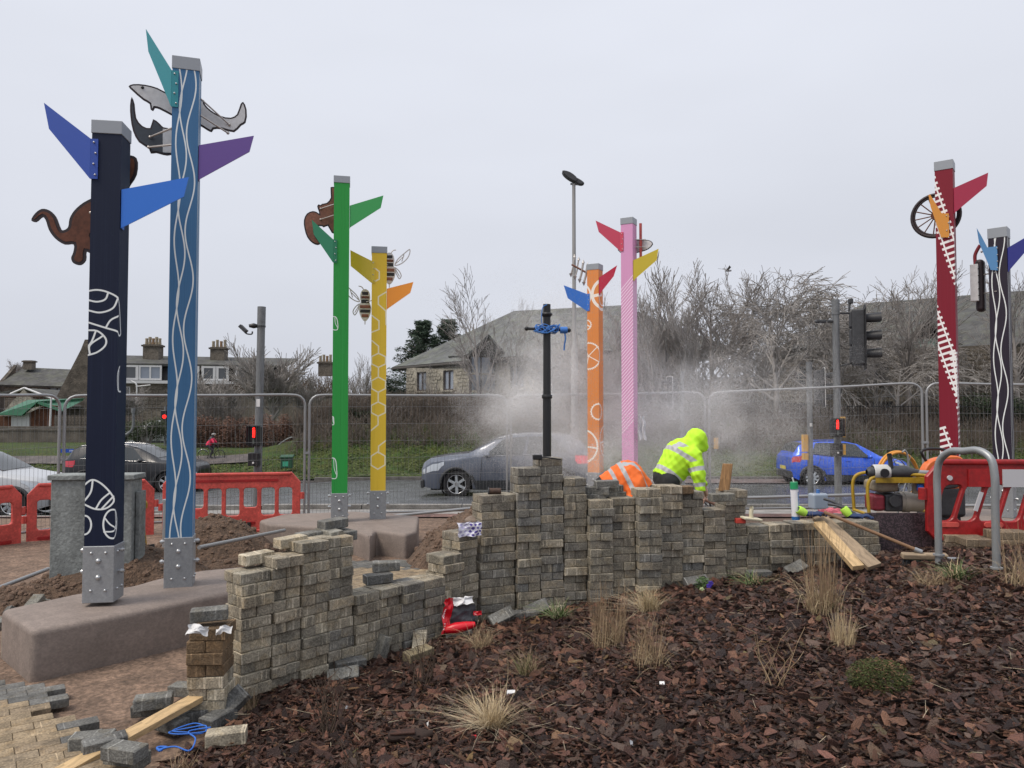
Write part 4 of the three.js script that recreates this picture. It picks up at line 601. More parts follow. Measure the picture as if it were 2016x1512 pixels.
{ // orange pole with gears
  const gear = (k, cx, cy, r, teeth, lw, spokes) => { k.strokeStyle = k.fillStyle = '#efe9e0'; k.lineWidth = lw; k.beginPath(); k.arc(cx, cy, r, 0, 6.2832); k.stroke(); for (let i = 0; i < teeth; i++) { const a = i / teeth * 6.2832; k.beginPath(); k.moveTo(cx + Math.cos(a - 0.09) * r, cy + Math.sin(a - 0.09) * r); k.lineTo(cx + Math.cos(a) * (r + 0.028), cy + Math.sin(a) * (r + 0.028)); k.lineTo(cx + Math.cos(a + 0.09) * r, cy + Math.sin(a + 0.09) * r); k.fill(); } for (let i = 0; i < spokes; i++) { const a = 0.5 + i / spokes * 6.2832; k.lineWidth = lw; k.beginPath(); k.moveTo(cx, cy); k.lineTo(cx + Math.cos(a) * r, cy + Math.sin(a) * r); k.stroke(); } };
  const t = pole('short orange pole with white gear wheels', [1.327,-12.4], -0.47, 0.17, 0.613, 3.933, 4.033, '#dd8b4b', (k, len) => {
    const s = 0.0083, H = (v) => (v - 531) * s; k.strokeStyle = '#efe9e0';
    for (const [cx, v, r, lw] of [[0.33, 580, 0.24, 0.05], [-0.16, 582, 0.22, 0.03], [-0.1, 880, 0.27, 0.03], [0.5, 870, 0.26, 0.022]]) { k.lineWidth = lw; k.beginPath(); k.arc(cx, H(v), r, 0, 6.2832); k.stroke(); k.beginPath(); k.moveTo(cx, H(v)); k.lineTo(cx + r * (cx < 0.2 ? 1 : -1), H(v) + 0.03); k.stroke(); }
    k.lineWidth = 0.02; k.beginPath(); k.arc(0.36, H(585), 0.13, 0, 6.2832); k.stroke(); gear(k, -0.01, H(640), 0.075, 16, 0.018, 3); gear(k, 0.02, H(702), 0.21, 44, 0.014, 5); gear(k, 0.19, H(812), 0.125, 20, 0.022, 0);
    const R = mulberry(9); for (let i = 0; i < 40; i++) { k.fillStyle = `rgba(250,235,220,${0.2 * R()})`; k.fillRect(R() * 0.4, len - R() * R() * 0.5, 0.006, 0.1 + R() * 0.2); }
  });
  fin(t, [[-0.1,3.37],[-0.481,3.519],[-0.415,3.303],[-0.1,3.088]], -1, '#2462b4'); fin(t, [[0.1,3.627],[0.407,3.835],[0.349,3.652],[0.1,3.345]], 1, '#b5233f');
  const g = new THREE.Group(); g.name = 'mooring_hooks'; g.position.z = -0.05; t.add(g); const s = 0.0083, q = (u, v) => [(u - 1168) * s, (1000 - v) * s, 0];
  part('shaft', bar(q(1158, 554), q(1116, 529), 0.018, 6), copper, g);
  [[1119, 0], [1128, 1], [1138, 2], [1147, 3]].forEach(([u, i]) => { const c = 530 + i * 6.6; part('hook', [tube([q(u + 3, c - 16), q(u + 1, c - 6), q(u - 1, c + 6), q(u - 5, c + 18)], i < 2 ? 0.014 : 0.02, 5), new THREE.ConeGeometry(0.035, 0.07, 4).rotateX(Math.PI).translate(...q(u - 5, c + 21)), new THREE.ConeGeometry(0.03, 0.06, 4).translate(...q(u + 3, c - 19))], rodSteel, g); });
}
{ // pink pole with boat
  const t = pole('tall pink pole with white diagonal stripes and silver boat', [1.857,-12.2], -0.49, 0.17, 0.67, 4.641, 4.748, '#d69ac3', (k, len) => {
    const s = 0.008166; k.strokeStyle = '#f3dfee'; k.lineWidth = 0.011; k.save(); k.beginPath(); k.rect(0, 0, 0.4, len); k.clip();
    for (let v = 548; v < 838; v += 7.3) { k.beginPath(); k.moveTo(-0.02, (v + 26) * s - 441 * s); k.lineTo(0.205, (v - 4) * s - 441 * s); k.stroke(); k.beginPath(); k.moveTo(0.2, (v - 4) * s - 441 * s); k.lineTo(0.42, (v + 26) * s - 441 * s); k.stroke(); } k.restore();
  });
  fin(t, [[-0.094,4.344],[-0.502,4.548],[-0.453,4.361],[-0.094,4.034]], -1, '#b33a52'); fin(t, [[0.106,3.871],[0.523,4.067],[0.49,3.879],[0.106,3.544]], 1, '#c0ab2c');
  const s = 0.008166, q = (u, v) => [(u - 1235.5) * s, (1000 - v) * s];
  const b = cutout(t, 'boat', [q(1206, 496), q(1228, 482), q(1262, 481), q(1276, 485), q(1280, 492), q(1270, 501), q(1254, 505), q(1222, 507)], -0.14, steelFace, M.darkCut, 0.012, 2);
  part('mast', box(0.036, 0.62, 0.036, q(1257, 0)[0], q(0, 487)[1], 0.06), mat([0.42, 0.07, 0.06], 0.5), b);
  for (const v of [482, 497]) rod(t, [0.24, (1000 - v) * s, -0.1], [0.1, (1000 - v) * s, -0.02]);
  // rag hung on the pole
  const R = mulberry(12), rag = new THREE.PlaneGeometry(0.15, 0.36, 8, 14); const p = rag.attributes.position; for (let i = 0; i < p.count; i++) { const x = p.getX(i), y = p.getY(i); p.setXYZ(i, x * (0.55 + 0.5 * Math.max(0, 0.18 - y)) + 0.012 * Math.sin(y * 30), y - (y < -0.1 ? Math.abs(x) * 0.5 : 0), 0.03 * Math.sin(x * 60 + y * 9) + 0.02); } rag.computeVertexNormals();
  const rg = single('cleaning_rag', rag, mat([0.6, 0.6, 0.64], 0.95), 'white rag hung on the pink pole', 'rag'); rg.position.set(2.096,1.352,-12.2); rg.rotation.y = -0.3;
}
{ // maroon pole with wagon wheel
  const t = pole('tall maroon pole with white railway track and spoked wheel', [5.459,-9.5], -0.64, 0.3, 0.729, 4.665, 4.782, '#7c1a2c', (k, len) => {
    const s = 0.00636, H = (v) => (v - 334) * s;
    // ties are short across the rails: draw as small bars instead
    const rails = (x0, v0, x1, v1) => { const dx = x1 - x0, dy = H(v1) - H(v0), L = Math.hypot(dx, dy), n = Math.round(L / 0.075), ux = dx / L, uy = dy / L, nx = uy, ny = -ux; k.strokeStyle = '#ecebea'; k.lineCap = 'butt'; for (const o of [-0.062, 0.062]) { k.lineWidth = 0.017; k.beginPath(); k.moveTo(x0 + nx * o, H(v0) + ny * o); k.lineTo(x1 + nx * o, H(v1) + ny * o); k.stroke(); } k.lineWidth = 0.03; for (let i = 0; i <= n; i++) { const x = x0 + dx * i / n, y = H(v0) + dy * i / n; k.beginPath(); k.moveTo(x - nx * 0.095, y - ny * 0.095); k.lineTo(x + nx * 0.095, y + ny * 0.095); k.stroke(); } };
    rails(-0.08, 350, 0.28, 560); rails(-0.08, 610, 0.3, 800); rails(-0.02, 850, 0.2, 960); rails(0.22, 700, 0.34, 900);
  });
  fin(t, [[0.102,4.114],[0.572,4.324],[0.547,4.152],[0.102,3.796]], 1, '#a02040');
  { const p = [[-0.178,4.076],[-0.197,4.063],[-0.172,3.911],[-0.045,3.504],[0.057,3.491],[0.057,3.796],[-0.032,3.809]].map(([x, y]) => [x * 0.87, y]); const g = part('fin', extr(p, 0.01), mat('#cf8a2c', 0.4, { clearcoat: 0.3 }), t); g.position.set(0, 0, 0.115); g.rotation.y = 0; for (let i = 0; i < 4; i++) put('rivet', rivetGeo, M.bolt, g, 0.045 - 0.02 * (i % 2), lerp(p[4][1], p[3][1], -0.1 - 0.0 + 0.0) + (i - 3) * 0.0 + lerp(0, 0.28, i / 3), 0.008); }
  const g = new THREE.Group(); g.name = 'wagon_wheel'; g.position.set((1844 - 1867) * 0.00636 * 0.87, (1013 - 408) * 0.00636, -0.14); t.add(g);
  part('wheel_rim', [new THREE.TorusGeometry(0.275, 0.022, 8, 40), new THREE.TorusGeometry(0.25, 0.014, 6, 40)], M.darkCut, g); part('hub', cyl(0.055, 0.055, 0.05, 0, 0, 0, 16, Math.PI / 2), copper, g);
  for (let i = 0; i < 14; i++) { const a = i / 14 * 6.2832 + 0.1; part('spoke', bar([0.04 * Math.cos(a), 0.04 * Math.sin(a), 0], [0.25 * Math.cos(a), 0.25 * Math.sin(a), 0], 0.008, 5), copper, g); }
}
{ // dark wave pole with accordion
  const t = pole('short dark plum pole with white waves and accordion cutout', [6.055,-9.4], -0.74, 0.3, 0.744, 3.775, 3.903, '#2a2431', (k, len) => waves(k, len, 0.012, 0.95, 1));
  const s = 0.00629, q = (u, v, f = 0.84) => [(u - 1971) * s * f, (1013 - v) * s];
  { const p = [q(1951, 478), q(1971, 478), q(1971, 526), q(1957, 524), q(1934, 466), q(1930, 436), q(1940, 455)]; const g = part('fin', extr(p, 0.01), mat('#4f86b8', 0.4, { clearcoat: 0.3 }), t); g.position.z = 0.115; for (let i = 0; i < 4; i++) put('rivet', rivetGeo, M.bolt, g, 0, q(0, 482 + i * 13)[1], 0.008); }
  fin(t, [q(1986, 483), q(2050, 455), q(2046, 480), q(1986, 530)], 1, '#23277c');
  const g = new THREE.Group(); g.name = 'accordion'; g.position.set(q(1930, 0)[0], q(0, 550)[1], -0.02); t.add(g);
  part('bellows', rbox(0.1, 0.67, 0.16, 0.045, 0.0, 0, -0.02), M.darkCut, g); part('side_board', rbox(0.09, 0.47, 0.05, 0.006, -0.045, 0.03, 0.09), steelFace, g); for (let i = 0; i < 5; i++) put('button', rivetGeo, M.black, g, 0.005, -0.14 + i * 0.085, 0.118);
  part('strap', tube([[-0.05, 0.28, 0], [-0.05, 0.4, 0], [-0.015, 0.48, 0], [0.01, 0.52, 0]], 0.022, 6), mat([0.3, 0.03, 0.04], 0.5), g);
  rod(t, [-0.18, q(0, 529)[1], 0.0], [-0.02, q(0, 529)[1], 0.11]); rod(t, [-0.18, q(0, 567)[1], 0.0], [-0.02, q(0, 567)[1], 0.11]); rod(t, [-0.19, q(0, 482)[1], 0.0], [-0.09, q(0, 481)[1], 0.05]);
}
// ---------------------------------------------------------------- block pavers: stacks, loose ones, laid ones
const PL = 0.195, PW = 0.0965, PH = 0.064, RB = mulberry(300);
const brickGeo = [...Array(10)].map(() => chamferBox(PL, PH, PW, 0.0045, 0.0035, RB));
const brickTones = [[0.3, 0.274, 0.226], [0.32, 0.285, 0.228], [0.25, 0.235, 0.2], [0.2, 0.195, 0.18], [0.36, 0.33, 0.27], [0.27, 0.245, 0.2], [0.19, 0.192, 0.19], [0.31, 0.275, 0.215], [0.235, 0.218, 0.188], [0.15, 0.152, 0.15]].map((c) => mat(c.map((v, i) => v * [1.95, 1.93, 1.92][i]), 0.92, { map: T.brick, bump: T.bumpFine, bs: 0.0025, brep: 1.2 }));
const brickBrown = [[0.2, 0.135, 0.08], [0.24, 0.165, 0.1], [0.17, 0.115, 0.07]].map((c) => mat(c.map((v) => v * 1.35), 0.92, { map: T.brick, bump: T.bumpFine, bs: 0.0025 }));
const brickGrey = [[0.2, 0.205, 0.205], [0.16, 0.165, 0.17], [0.24, 0.24, 0.225]].map((c) => mat(c.map((v) => v * 1.6), 0.9, { map: T.brick, bump: T.bumpFine, bs: 0.0025 }));
const toneSets = { mix: [0, 0, 1, 2, 2, 3, 5, 8, 8, 4], pale: [0, 0, 1, 4, 4, 2, 7], grey: [2, 3, 3, 8, 6, 0, 2], dull: [2, 8, 8, 3, 5, 0, 2] };
function brick(parent, x, y, z, turn, m, R) {
  const o = new THREE.Mesh(pick(brickGeo, R), m); o.name = 'brick'; o.position.set(x, y, z); o.rotation.set((R() - 0.5) * 0.02, turn + (R() < 0.5 ? Math.PI : 0), (R() - 0.5) * 0.02); parent.add(o); return o;
}
// front of the stack at local z = 0, width 1 = one paver long, 1.5 = a paver and a half
function paverStack(label, at, heading, rows, o = {}) {
  const R = mulberry(Math.round(at[0] * 1000 + at[2] * 77) + 9000), t = thing('paver_stack', label, 'brick stack', at, Math.PI / 2 - heading * DEG, 'stacked block pavers'), wide = o.wide ?? 1, set = o.tones ?? toneSets[o.tone ?? 'mix'].map((i) => brickTones[i]);
  let par = R() < 0.5 ? 0 : 1; const g = 0.0012, lean = rr(-0.0012, 0.0012, R);
  for (let i = 0; i < rows; i++) {
    const y = (i + 0.5) * 0.0655, z0 = rr(-0.013, 0.013, R) + (R() < 0.12 ? 0.016 : 0) + lean * i, x0 = rr(-0.007, 0.007, R); par = R() < 0.85 ? 1 - par : par; const from = o.lower && i < 4 ? o.lower : set, base = pick(from, R), M1 = () => R() < 0.6 ? base : pick(from, R);
    const headers = (cx) => { for (const s of [-1, 1]) brick(t, cx + s * (PW / 2 + g) + rr(-0.001, 0.001, R), y, -PL / 2 + z0 + rr(-0.008, 0.008, R), Math.PI / 2, M1(), R); };
    const stretch = (cx) => { brick(t, cx, y, -PW / 2 + z0, rr(-0.025, 0.025, R), M1(), R); brick(t, cx, y, -PW * 1.5 - 0.006 + z0, rr(-0.01, 0.01, R), M1(), R); };
    if (wide === 1) (par ? stretch : headers)(x0);
    else { const s = par ? 1 : -1; stretch(x0 + s * PW / 2); brick(t, x0 - s * (PL / 2 + 0.001), y, -PL / 2 + z0 + rr(-0.008, 0.008, R), Math.PI / 2, M1(), R); }
  }
  return t;
}
const ord = ['', 'first', 'second', 'third', 'fourth', 'fifth', 'sixth', 'seventh', 'eighth', 'ninth', 'tenth', 'eleventh', 'twelfth', 'thirteenth', 'fourteenth', 'fifteenth', 'sixteenth', 'seventeenth', 'eighteenth', 'nineteenth', 'twentieth', 'twenty-first', 'twenty-second', 'twenty-third', 'twenty-fourth', 'twenty-fifth'];
{
  paverStack('short brown-stained paver stack with a torn white wrapper on it', [-1.675, -0.1, -4.2], 86, 8, { tones: brickBrown, lower: [0, 1, 4, 2].map((i) => brickTones[i]) });
  // [width, heading, rows, base y, offset forward, tone, label]
  const run = [
    [1, 42.6, 11, -0.06, 0, 'pale', 'tall pale paver stack, directly behind the brown-stained short stack'],
    [1, 42.6, 12, -0.06, 0.0, 'pale', 'paver stack topped by one long paver, next to the tall pale stack'],
    [1, 42.6, 13, -0.06, 0.01, 'pale', 'paver stack under the green pole, third from the concrete plinth'],
    [1, 42.6, 13, -0.06, 0.0, 'mix', 'paver stack before the green pole shoe with three grey pavers on top'],
    [1, 42.6, 7, -0.06, 0.02, 'mix', 'low paver stack just right of the tall green-pole stack'],
    [1, 42.6, 7, -0.06, 0.0, 'mix', 'low paver stack carrying two dark loose pavers'],
    [1, 42.6, 7, -0.06, 0.015, 'grey', 'low greyish paver stack left of the red bag'],
    [1, 42.6, 7, -0.06, 0.02, 'dull', 'low paver stack behind the red plastic bag'],
    [1, 42.6, 9, -0.05, -0.01, 'mix', 'paver stack rising as a step right of the red bag'],
    [1, 42.6, 11, -0.04, -0.05, 'dull', 'paver stack holding the purple-dotted packet'],
    [1.5, 65, 15, -0.03, -0.03, 'dull', 'broad paver stack left of the black column, one step below the top'],
    [1, 72, 18, -0.02, 0, 'grey', 'tall paver stack left of the black column'],
    [1, 75, 19, -0.01, 0.005, 'grey', 'tallest paver stack right before the black column'],
    [1, 75, 16, 0.02, -0.005, 'grey', 'paver stack just right of the black column'],
    [1, 80, 13, 0.04, 0.06, 'grey', 'paver stack before the orange pole with broken pavers on top'],
    [1, 80, 13, 0.05, 0.03, 'dull', 'paver stack before the orange jacketed worker'],
    [1, 80, 14, 0.06, 0.1, 'grey', 'paver stack pulled forward, left of the yellow jacket'],
    [1, 80, 14, 0.08, 0.05, 'dull', 'paver stack before the yellow jacketed worker'],
    [1, 80, 13, 0.09, 0.02, 'grey', 'paver stack under the hanging gun nozzle'],
    [1, 80, 10, 0.13, 0.03, 'dull', 'lower paver stack between nozzle and upright timber offcut'],
    [1, 80, 12, 0.16, 0.0, 'dull', 'paver stack under the upright timber offcut'],
    [1, 82, 7, 0.18, 0, 'dull', 'low paver stack under the white trowel'],
    [1, 84, 7, 0.19, 0.006, 'dull', 'low paver stack left of the foam can'],
    [1, 84, 7, 0.2, 0, 'dull', 'low paver stack under the foam can'],
    [1, 84, 7, 0.2, 0.004, 'dull', 'low paver stack under the blue work glove'],
    [1, 84, 7, 0.2, 0, 'dull', 'low paver stack behind the leaning timbers'],
    [1, 84, 7, 0.2, 0.003, 'dull', 'low paver stack beside the purple granite slab'],
  ];
  let x = -1.584, d = 4.474;
  for (const [w, h, rows, y0, off, tone, label] of run) {
    const L = w === 1 ? 0.2 : 0.297, sx = Math.sin(h * DEG), sd = Math.cos(h * DEG), cx = x + sx * L / 2, cd = d + sd * L / 2; // forward normal in plan: (cos, -sin)
    paverStack(label, [cx + sd * off, y0, -(cd - sx * off)], h, rows, { wide: w, tone }); x += sx * L; d += sd * L;
  }
}
function loose(label, p, turn, m, o = {}) {
  const R = mulberry(Math.round(p[0] * 991 + p[2] * 313) + 5), b = single('loose_paver', pick(brickGeo, R), m, label, 'brick', 'loose block pavers'); b.position.set(p[0], p[1] + (o.lift ?? PH / 2), p[2]); b.rotation.set(o.rx ?? 0.02, turn, o.rz ?? 0.02); return b;
}
const foot = (u, off, y = 0) => { let d = 5; for (let i = 0; i < 40; i++) d = lerp(d, wallD((u - 1008) / 1494 * d) - off, 0.5); const x = (u - 1008) / 1494 * d; return [x, barkY(x, d) + y, -d]; };
const g0 = brickGrey[0], g1 = brickGrey[1], g2 = brickGrey[2], p0 = brickTones[4], p1 = brickTones[0];
loose('grey paver on top of the pair nearest the timber plank', [-1.984,-0.02,-4.259], 0.3, g0);
loose('dark paver underneath the grey one beside the plank', [-2.03,-0.085,-4.333], 0.2, g1);
loose('flat grey paver leaning at the brown stack foot', [-1.945,-0.08,-4.602], -0.2, g0);
loose('slate grey paver in front of the brown stack, partly under plank', [-1.729,-0.08,-4.229], 0.5, g1);
loose('dark wedge paver just below the plank middle', [-1.834,-0.09,-4.134], -0.5, g1);
loose('grey paver lying left of the plank near cream paving', [-2.086,-0.05,-3.833], 0.15, g0);
loose('dark grey paver touching the plank from the left', [-1.995,-0.045,-3.776], 0.6, g1);
loose('upper paver of the pair right of the plank end', [-1.803,0,-3.59], -0.3, g0);
loose('lower paver of the pair right of the plank end', [-1.832,-0.07,-3.671], -0.2, g2);
loose('paver tipped on its side beside the dry grass sprig', [-1.558,-0.06,-4.269], 0.9, g1, { rx: 0.9, lift: 0.05 });
loose('pale paver lying right of the blue rope', [-1.445,-0.06,-3.902], 0.25, p0);
loose('small dark paver behind the blue rope', [-1.594,-0.08,-4.182], 1.2, g1);
loose('short grey paver standing on the brown-stained stack', [-1.69,0.475,-4.28], 0.3, g0, { lift: 0.01 });
loose('long pale paver on top of the second stack', [-1.577,0.712,-4.72], 0.83, p0, { lift: 0 });
loose('long pale paver crowning the third stack', [-1.421,0.78,-4.9], 0.83, p0, { lift: 0 });
loose('grey paver on top behind the green pole stack', [-1.343,0.78,-5.1], 0.83, g0, { lift: 0 });
loose('grey paver left of the topmost one by the green pole', [-1.233,0.789,-5.15], 2.4, g2, { lift: 0 });
loose('grey paver right of the topmost one by the green pole', [-1.164,0.769,-5.27], 2.4, g0, { lift: 0 });
loose('topmost grey paver before the green pole shoe', [-1.226,0.846,-5.22], 0.9, g0, { lift: 0 });
loose('dark paver lying askew on the low stacks', [-0.95,0.434,-5.42], 0.5, g1, { lift: 0 });
loose('upper paver perched on the dark askew one', [-0.906,0.503,-5.5], 0.2, g0, { lift: 0 });
loose('pale yellow-topped paver lying on the bark', foot(826, 0.42), 0.75, mat([0.42, 0.36, 0.24], 0.9, { map: T.brick }), { lift: 0.04, rx: 0.1 });
loose('small pale paver end propped at the wall foot', foot(828, 0.12), 1.6, p0, { rx: 0.6 });
loose('dark grey paver fallen at the wall foot', foot(693, 0.1), 0.5, g1);
loose('grey paver sunk in the bark below the wall', foot(680, 0.26, -0.02), 0.2, g0, { rx: 0.5 });
loose('grey paver tilted at the wall foot by dry stalks', foot(752, 0.08), 0.8, g2, { rz: 1.2, lift: 0.06 });
loose('paver under the red plastic bag', foot(905, 0.17, -0.03), 0.1, g0);
loose('tilted grey paver right of the red bag', foot(988, 0.16), 0.5, g0, { rx: 0.7, lift: 0.05 });
loose('flat dark paver before the tallest stack', foot(1032, 0.14), 0.1, g1);
loose('leaning slate paver behind the green sedge', foot(1055, 0.08), 0.4, g1, { rx: 1.0, lift: 0.06 });
loose('dark paver among the flowers at the wall foot', foot(1368, 0.12), 0.2, g1, { rx: 0.5 });
loose('dark paver lying by the low wall sedge', foot(1490, 0.12), 0.1, g1);
loose('tilted grey paver below the leaning timbers', foot(1562, 0.14), 0.5, g0, { rx: 0.6, lift: 0.04 });
[['bottom', 1168, 976, 0], ['second', 1210, 975, 0.3], ['third', 1176, 962, -0.2], ['upper', 1205, 962, 0.5], ['topmost', 1193, 950, 0.1]].forEach(([w, u, v, a], i) => loose(`${w} broken paver heaped before the orange pole`, [((u - 1008) / 1494) * 6.36, 1.62 - (v - 808) / 1494 * 6.36, -6.36 - 0.09 * (i % 2)], a, i % 2 ? g2 : g0, { lift: -0.01 }));
loose('brown paver capping the stack before the yellow jacket', [1.405,0.969,-6.35], 0.2, brickBrown[1], { lift: -0.01 });
loose('paver capping the stack under the timber offcut', [1.738,0.921,-6.33], 0.15, g2, { lift: -0.02 });
{ // laid block paving: each block its own piece
  const tops = [[0.5, 0.395, 0.27], [0.47, 0.38, 0.275], [0.54, 0.43, 0.3], [0.44, 0.35, 0.25]].map((c) => mat(c, 0.9, { map: T.brick, rep: 0.9, bump: T.bumpFine, bs: 0.0015 })), greys = [[0.25, 0.255, 0.26], [0.2, 0.205, 0.21]].map((c) => mat(c, 0.9, { map: T.brick, rep: 0.9 }));
  const R = mulberry(404), lay = [...Array(5)].map(() => chamferBox(PL - 0.002, 0.05, PW - 0.002, 0.003, 0.001, R));
  const field = (name, label, y, turn, inside, grey, x0, x1, d0, d1) => {
    const s = new THREE.Group(); s.name = name; s.userData = { kind: 'structure', label }; scene.add(s); const c = Math.cos(turn), q = Math.sin(turn);
    for (let j = -30; j < 60; j++) for (let i = -30; i < 30; i++) { const lx = (i + (j % 2 ? 0.5 : 0)) * PL, lz = j * PW, x = (x0 + x1) / 2 + c * lx + q * lz, z = -(d0 + d1) / 2 - q * lx + c * lz; if (x < x0 || x > x1 || -z < d0 || -z > d1 || !inside(x, -z)) continue; const o = new THREE.Mesh(pick(lay, R), grey(x, -z) ? pick(greys, R) : pick(tops, R)); o.name = 'paver'; o.position.set(x, y - 0.025 + rr(-0.002, 0.002, R), z); o.rotation.y = turn + (R() < 0.5 ? Math.PI : 0); s.add(o); }
  };
  const edge = [-2.811,-0.05,-4.712], e2 = [-2.124,-0.05,-4.063], e3 = [-2.135,-0.05,-4.337];
  field('cream_block_paving', 'cream block paving half laid at the sand edge', -0.05, 0.62, (x, d) => { const u = 1008 + x / d * 1494, v = 808 + 1.67 / d * 1494; return (u < 110 && v > 1338) || (u < 175 && v > 1395) || (u < 262 && v > 1432 && v > 1432 + (u - 262) * 0.0) && u + (v - 1512) * 0.9 < 262; }, (x, d) => { const v = 808 + 1.67 / d * 1494, u = 1008 + x / d * 1494; return v < 1368 || (u + v > 1512 && u > 150 && v < 1440); }, -3.9, -1.6, 3.1, 5.0);
  field('cream_paving_patch', 'cream block paving patch behind the low stacks', -0.1, 0.9, (x, d) => { const u = 1008 + x / d * 1494; return u > 600 && u < 900; }, (x, d) => d > 8.35, -3.2, -0.6, 6.9, 8.8);
  field('pale_paving', 'pale block paving beyond the low right stacks', 0.02, 0.2, (x, d) => x > 2.3, () => true, 2.3, 5.2, 7.4, 9.2);
}
// stacked pale pavers behind the barrier
[['low pale paver pile behind the steel hoop', 1935, 6.3, 3], ['low pale paver pile at the picture edge', 1990, 6.25, 4], ['pale paver pile under the barrier by the rubber foot', 1890, 6.5, 3]].forEach(([l, u, d, n]) => paverStack(l, [((u - 1008) / 1494) * d, 0.36, -d], 95, n, { wide: 1.5, tones: [mat([0.38, 0.3, 0.22], 0.9, { map: T.brick }), mat([0.33, 0.26, 0.2], 0.9, { map: T.brick })] }));
// ---------------------------------------------------------------- mesh fence panels
const wireMat = mat([0.2, 0.21, 0.21], 0.5, { metal: 0.5 }), frameMat = mat([0.4, 0.41, 0.42], 0.45, { metal: 0.45, map: T.galv, rep: 2 });
function fencePanel(label, a, b, ya, yb) { // a, b: [x, d, top y]
  const L = Math.hypot(b[0] - a[0], b[1] - a[1]) - 0.07, t = thing('mesh_fence', label, 'fence', [a[0], 0, -a[1]], Math.atan2(b[1] - a[1], b[0] - a[0]), 'mesh fence panels'), r = 0.17, Y = (s) => lerp(a[2], b[2], s / L), y0 = ya;
  const arc = (cx, cy, s0, s1) => [...Array(5)].map((_, i) => { const q = lerp(s0, s1, i / 4) * DEG; return [cx + r * Math.cos(q), cy + r * Math.sin(q), 0]; });
  const pts = [[0.035, y0, 0], [0.035, Y(0) - r - 0.05, 0], ...arc(0.035 + r, Y(0) - r, 180, 90), [L * 0.33, Y(L * 0.33) , 0], [L * 0.66, Y(L * 0.66), 0], ...arc(L + 0.035 - r, Y(L) - r, 90, 0), [L + 0.035, Y(L) - r - 0.05, 0], [L + 0.035, yb, 0]];
  part('frame', new THREE.TubeGeometry(new THREE.CatmullRomCurve3(pts.map((p) => V(...p)), false, 'centripetal'), 120, 0.021, 8), frameMat, t);
  const w = prisms(); const n = Math.floor(L / 0.062); for (let i = 1; i < n; i++) { const x = 0.035 + i * L / n, e = Math.min(x - 0.035, L + 0.035 - x), top = Y(x) - (e < r ? r - Math.sqrt(r * r - (r - e) * (r - e)) : 0), yl = lerp(ya, yb, x / L) + 0.16; w.add(V(x, yl, 0), V(x, top, 0), 0.0021, 0.0021); }
  for (let j = 0; j < 7; j++) { const f = 0.1 + j * 0.135; w.add(V(0.035, lerp(ya, a[2], f), 0.004), V(L + 0.035, lerp(yb, b[2], f), 0.004), 0.0028, 0.0028); }
  part('wire_mesh', w.geo(), wireMat, t).userData.kind = 'stuff';
  part('bottom_rail', bar([0.035, ya + 0.15, 0], [L + 0.035, yb + 0.15, 0], 0.018, 8), frameMat, t);
  part('clamp', box(0.1, 0.035, 0.05, 0, lerp(ya, a[2], 0.55), 0), M.galv, t);
  return t;
}
const FP = [[-7.263,8.7,1.801], [-6.46,10.9,1.833], [-3.343,12.4,1.87], [-0.054,13.5,1.883], [3.391,13.2,1.931], [6.844,12.6,2.068], [10.218,12.2,2.013]];
const FB = [-0.15, -0.2, -0.22, -0.27, -0.24, -0.1, -0.05];
['steel mesh fence panel nearest the silver car', 'steel mesh fence panel behind navy and blue poles', 'steel mesh fence panel behind green and yellow poles', 'steel mesh fence panel behind the dust and workers', 'steel mesh fence panel before the blue hatchback', 'steel mesh fence panel behind the maroon pole'].forEach((l, i) => fencePanel(l, FP[i], FP[i + 1], FB[i], FB[i + 1]));
FP.slice(1, 6).forEach((p, i) => { const t = thing('fence_ballast', ['black fence foot block behind the grey cabinet', 'black fence foot block right of the red barrier', 'black fence foot block behind the dust', 'black fence foot block behind the yellow jacket', 'black fence foot block near the maroon pole'][i], 'fence foot', [p[0], FB[i + 1], -p[1]], 0.2 * i, 'fence foot blocks'); part('block', rbox(0.7, 0.12, 0.22, 0.03, 0, 0.02, 0), M.rubber, t); });
single('brace_tube', bar([-3.112,0.258,-7.6], [-2.772,0.162,-9.3], 0.021, 10), frameMat, 'grey brace tube lying from blue pole to stepped plinth', 'steel tube', 'brace tubes');
single('brace_tube', bar([-4.866,-0.068,-7], [-4.851,-0.036,-8], 0.021, 10), frameMat, 'grey brace tube lying left of the grey cabinet', 'steel tube', 'brace tubes');
single('brace_tube', bar([3.279,0.297,-11.5], [5.763,0.365,-11.5], 0.024, 10), frameMat, 'grey brace tube lying below the blue hatchback', 'steel tube', 'brace tubes');
single('brace_tube', bar([-2.413,-0.017,-11.4], [-0.499,0.109,-11.9], 0.024, 10), frameMat, 'grey brace tube lying behind the yellow pole shoe', 'steel tube', 'brace tubes');
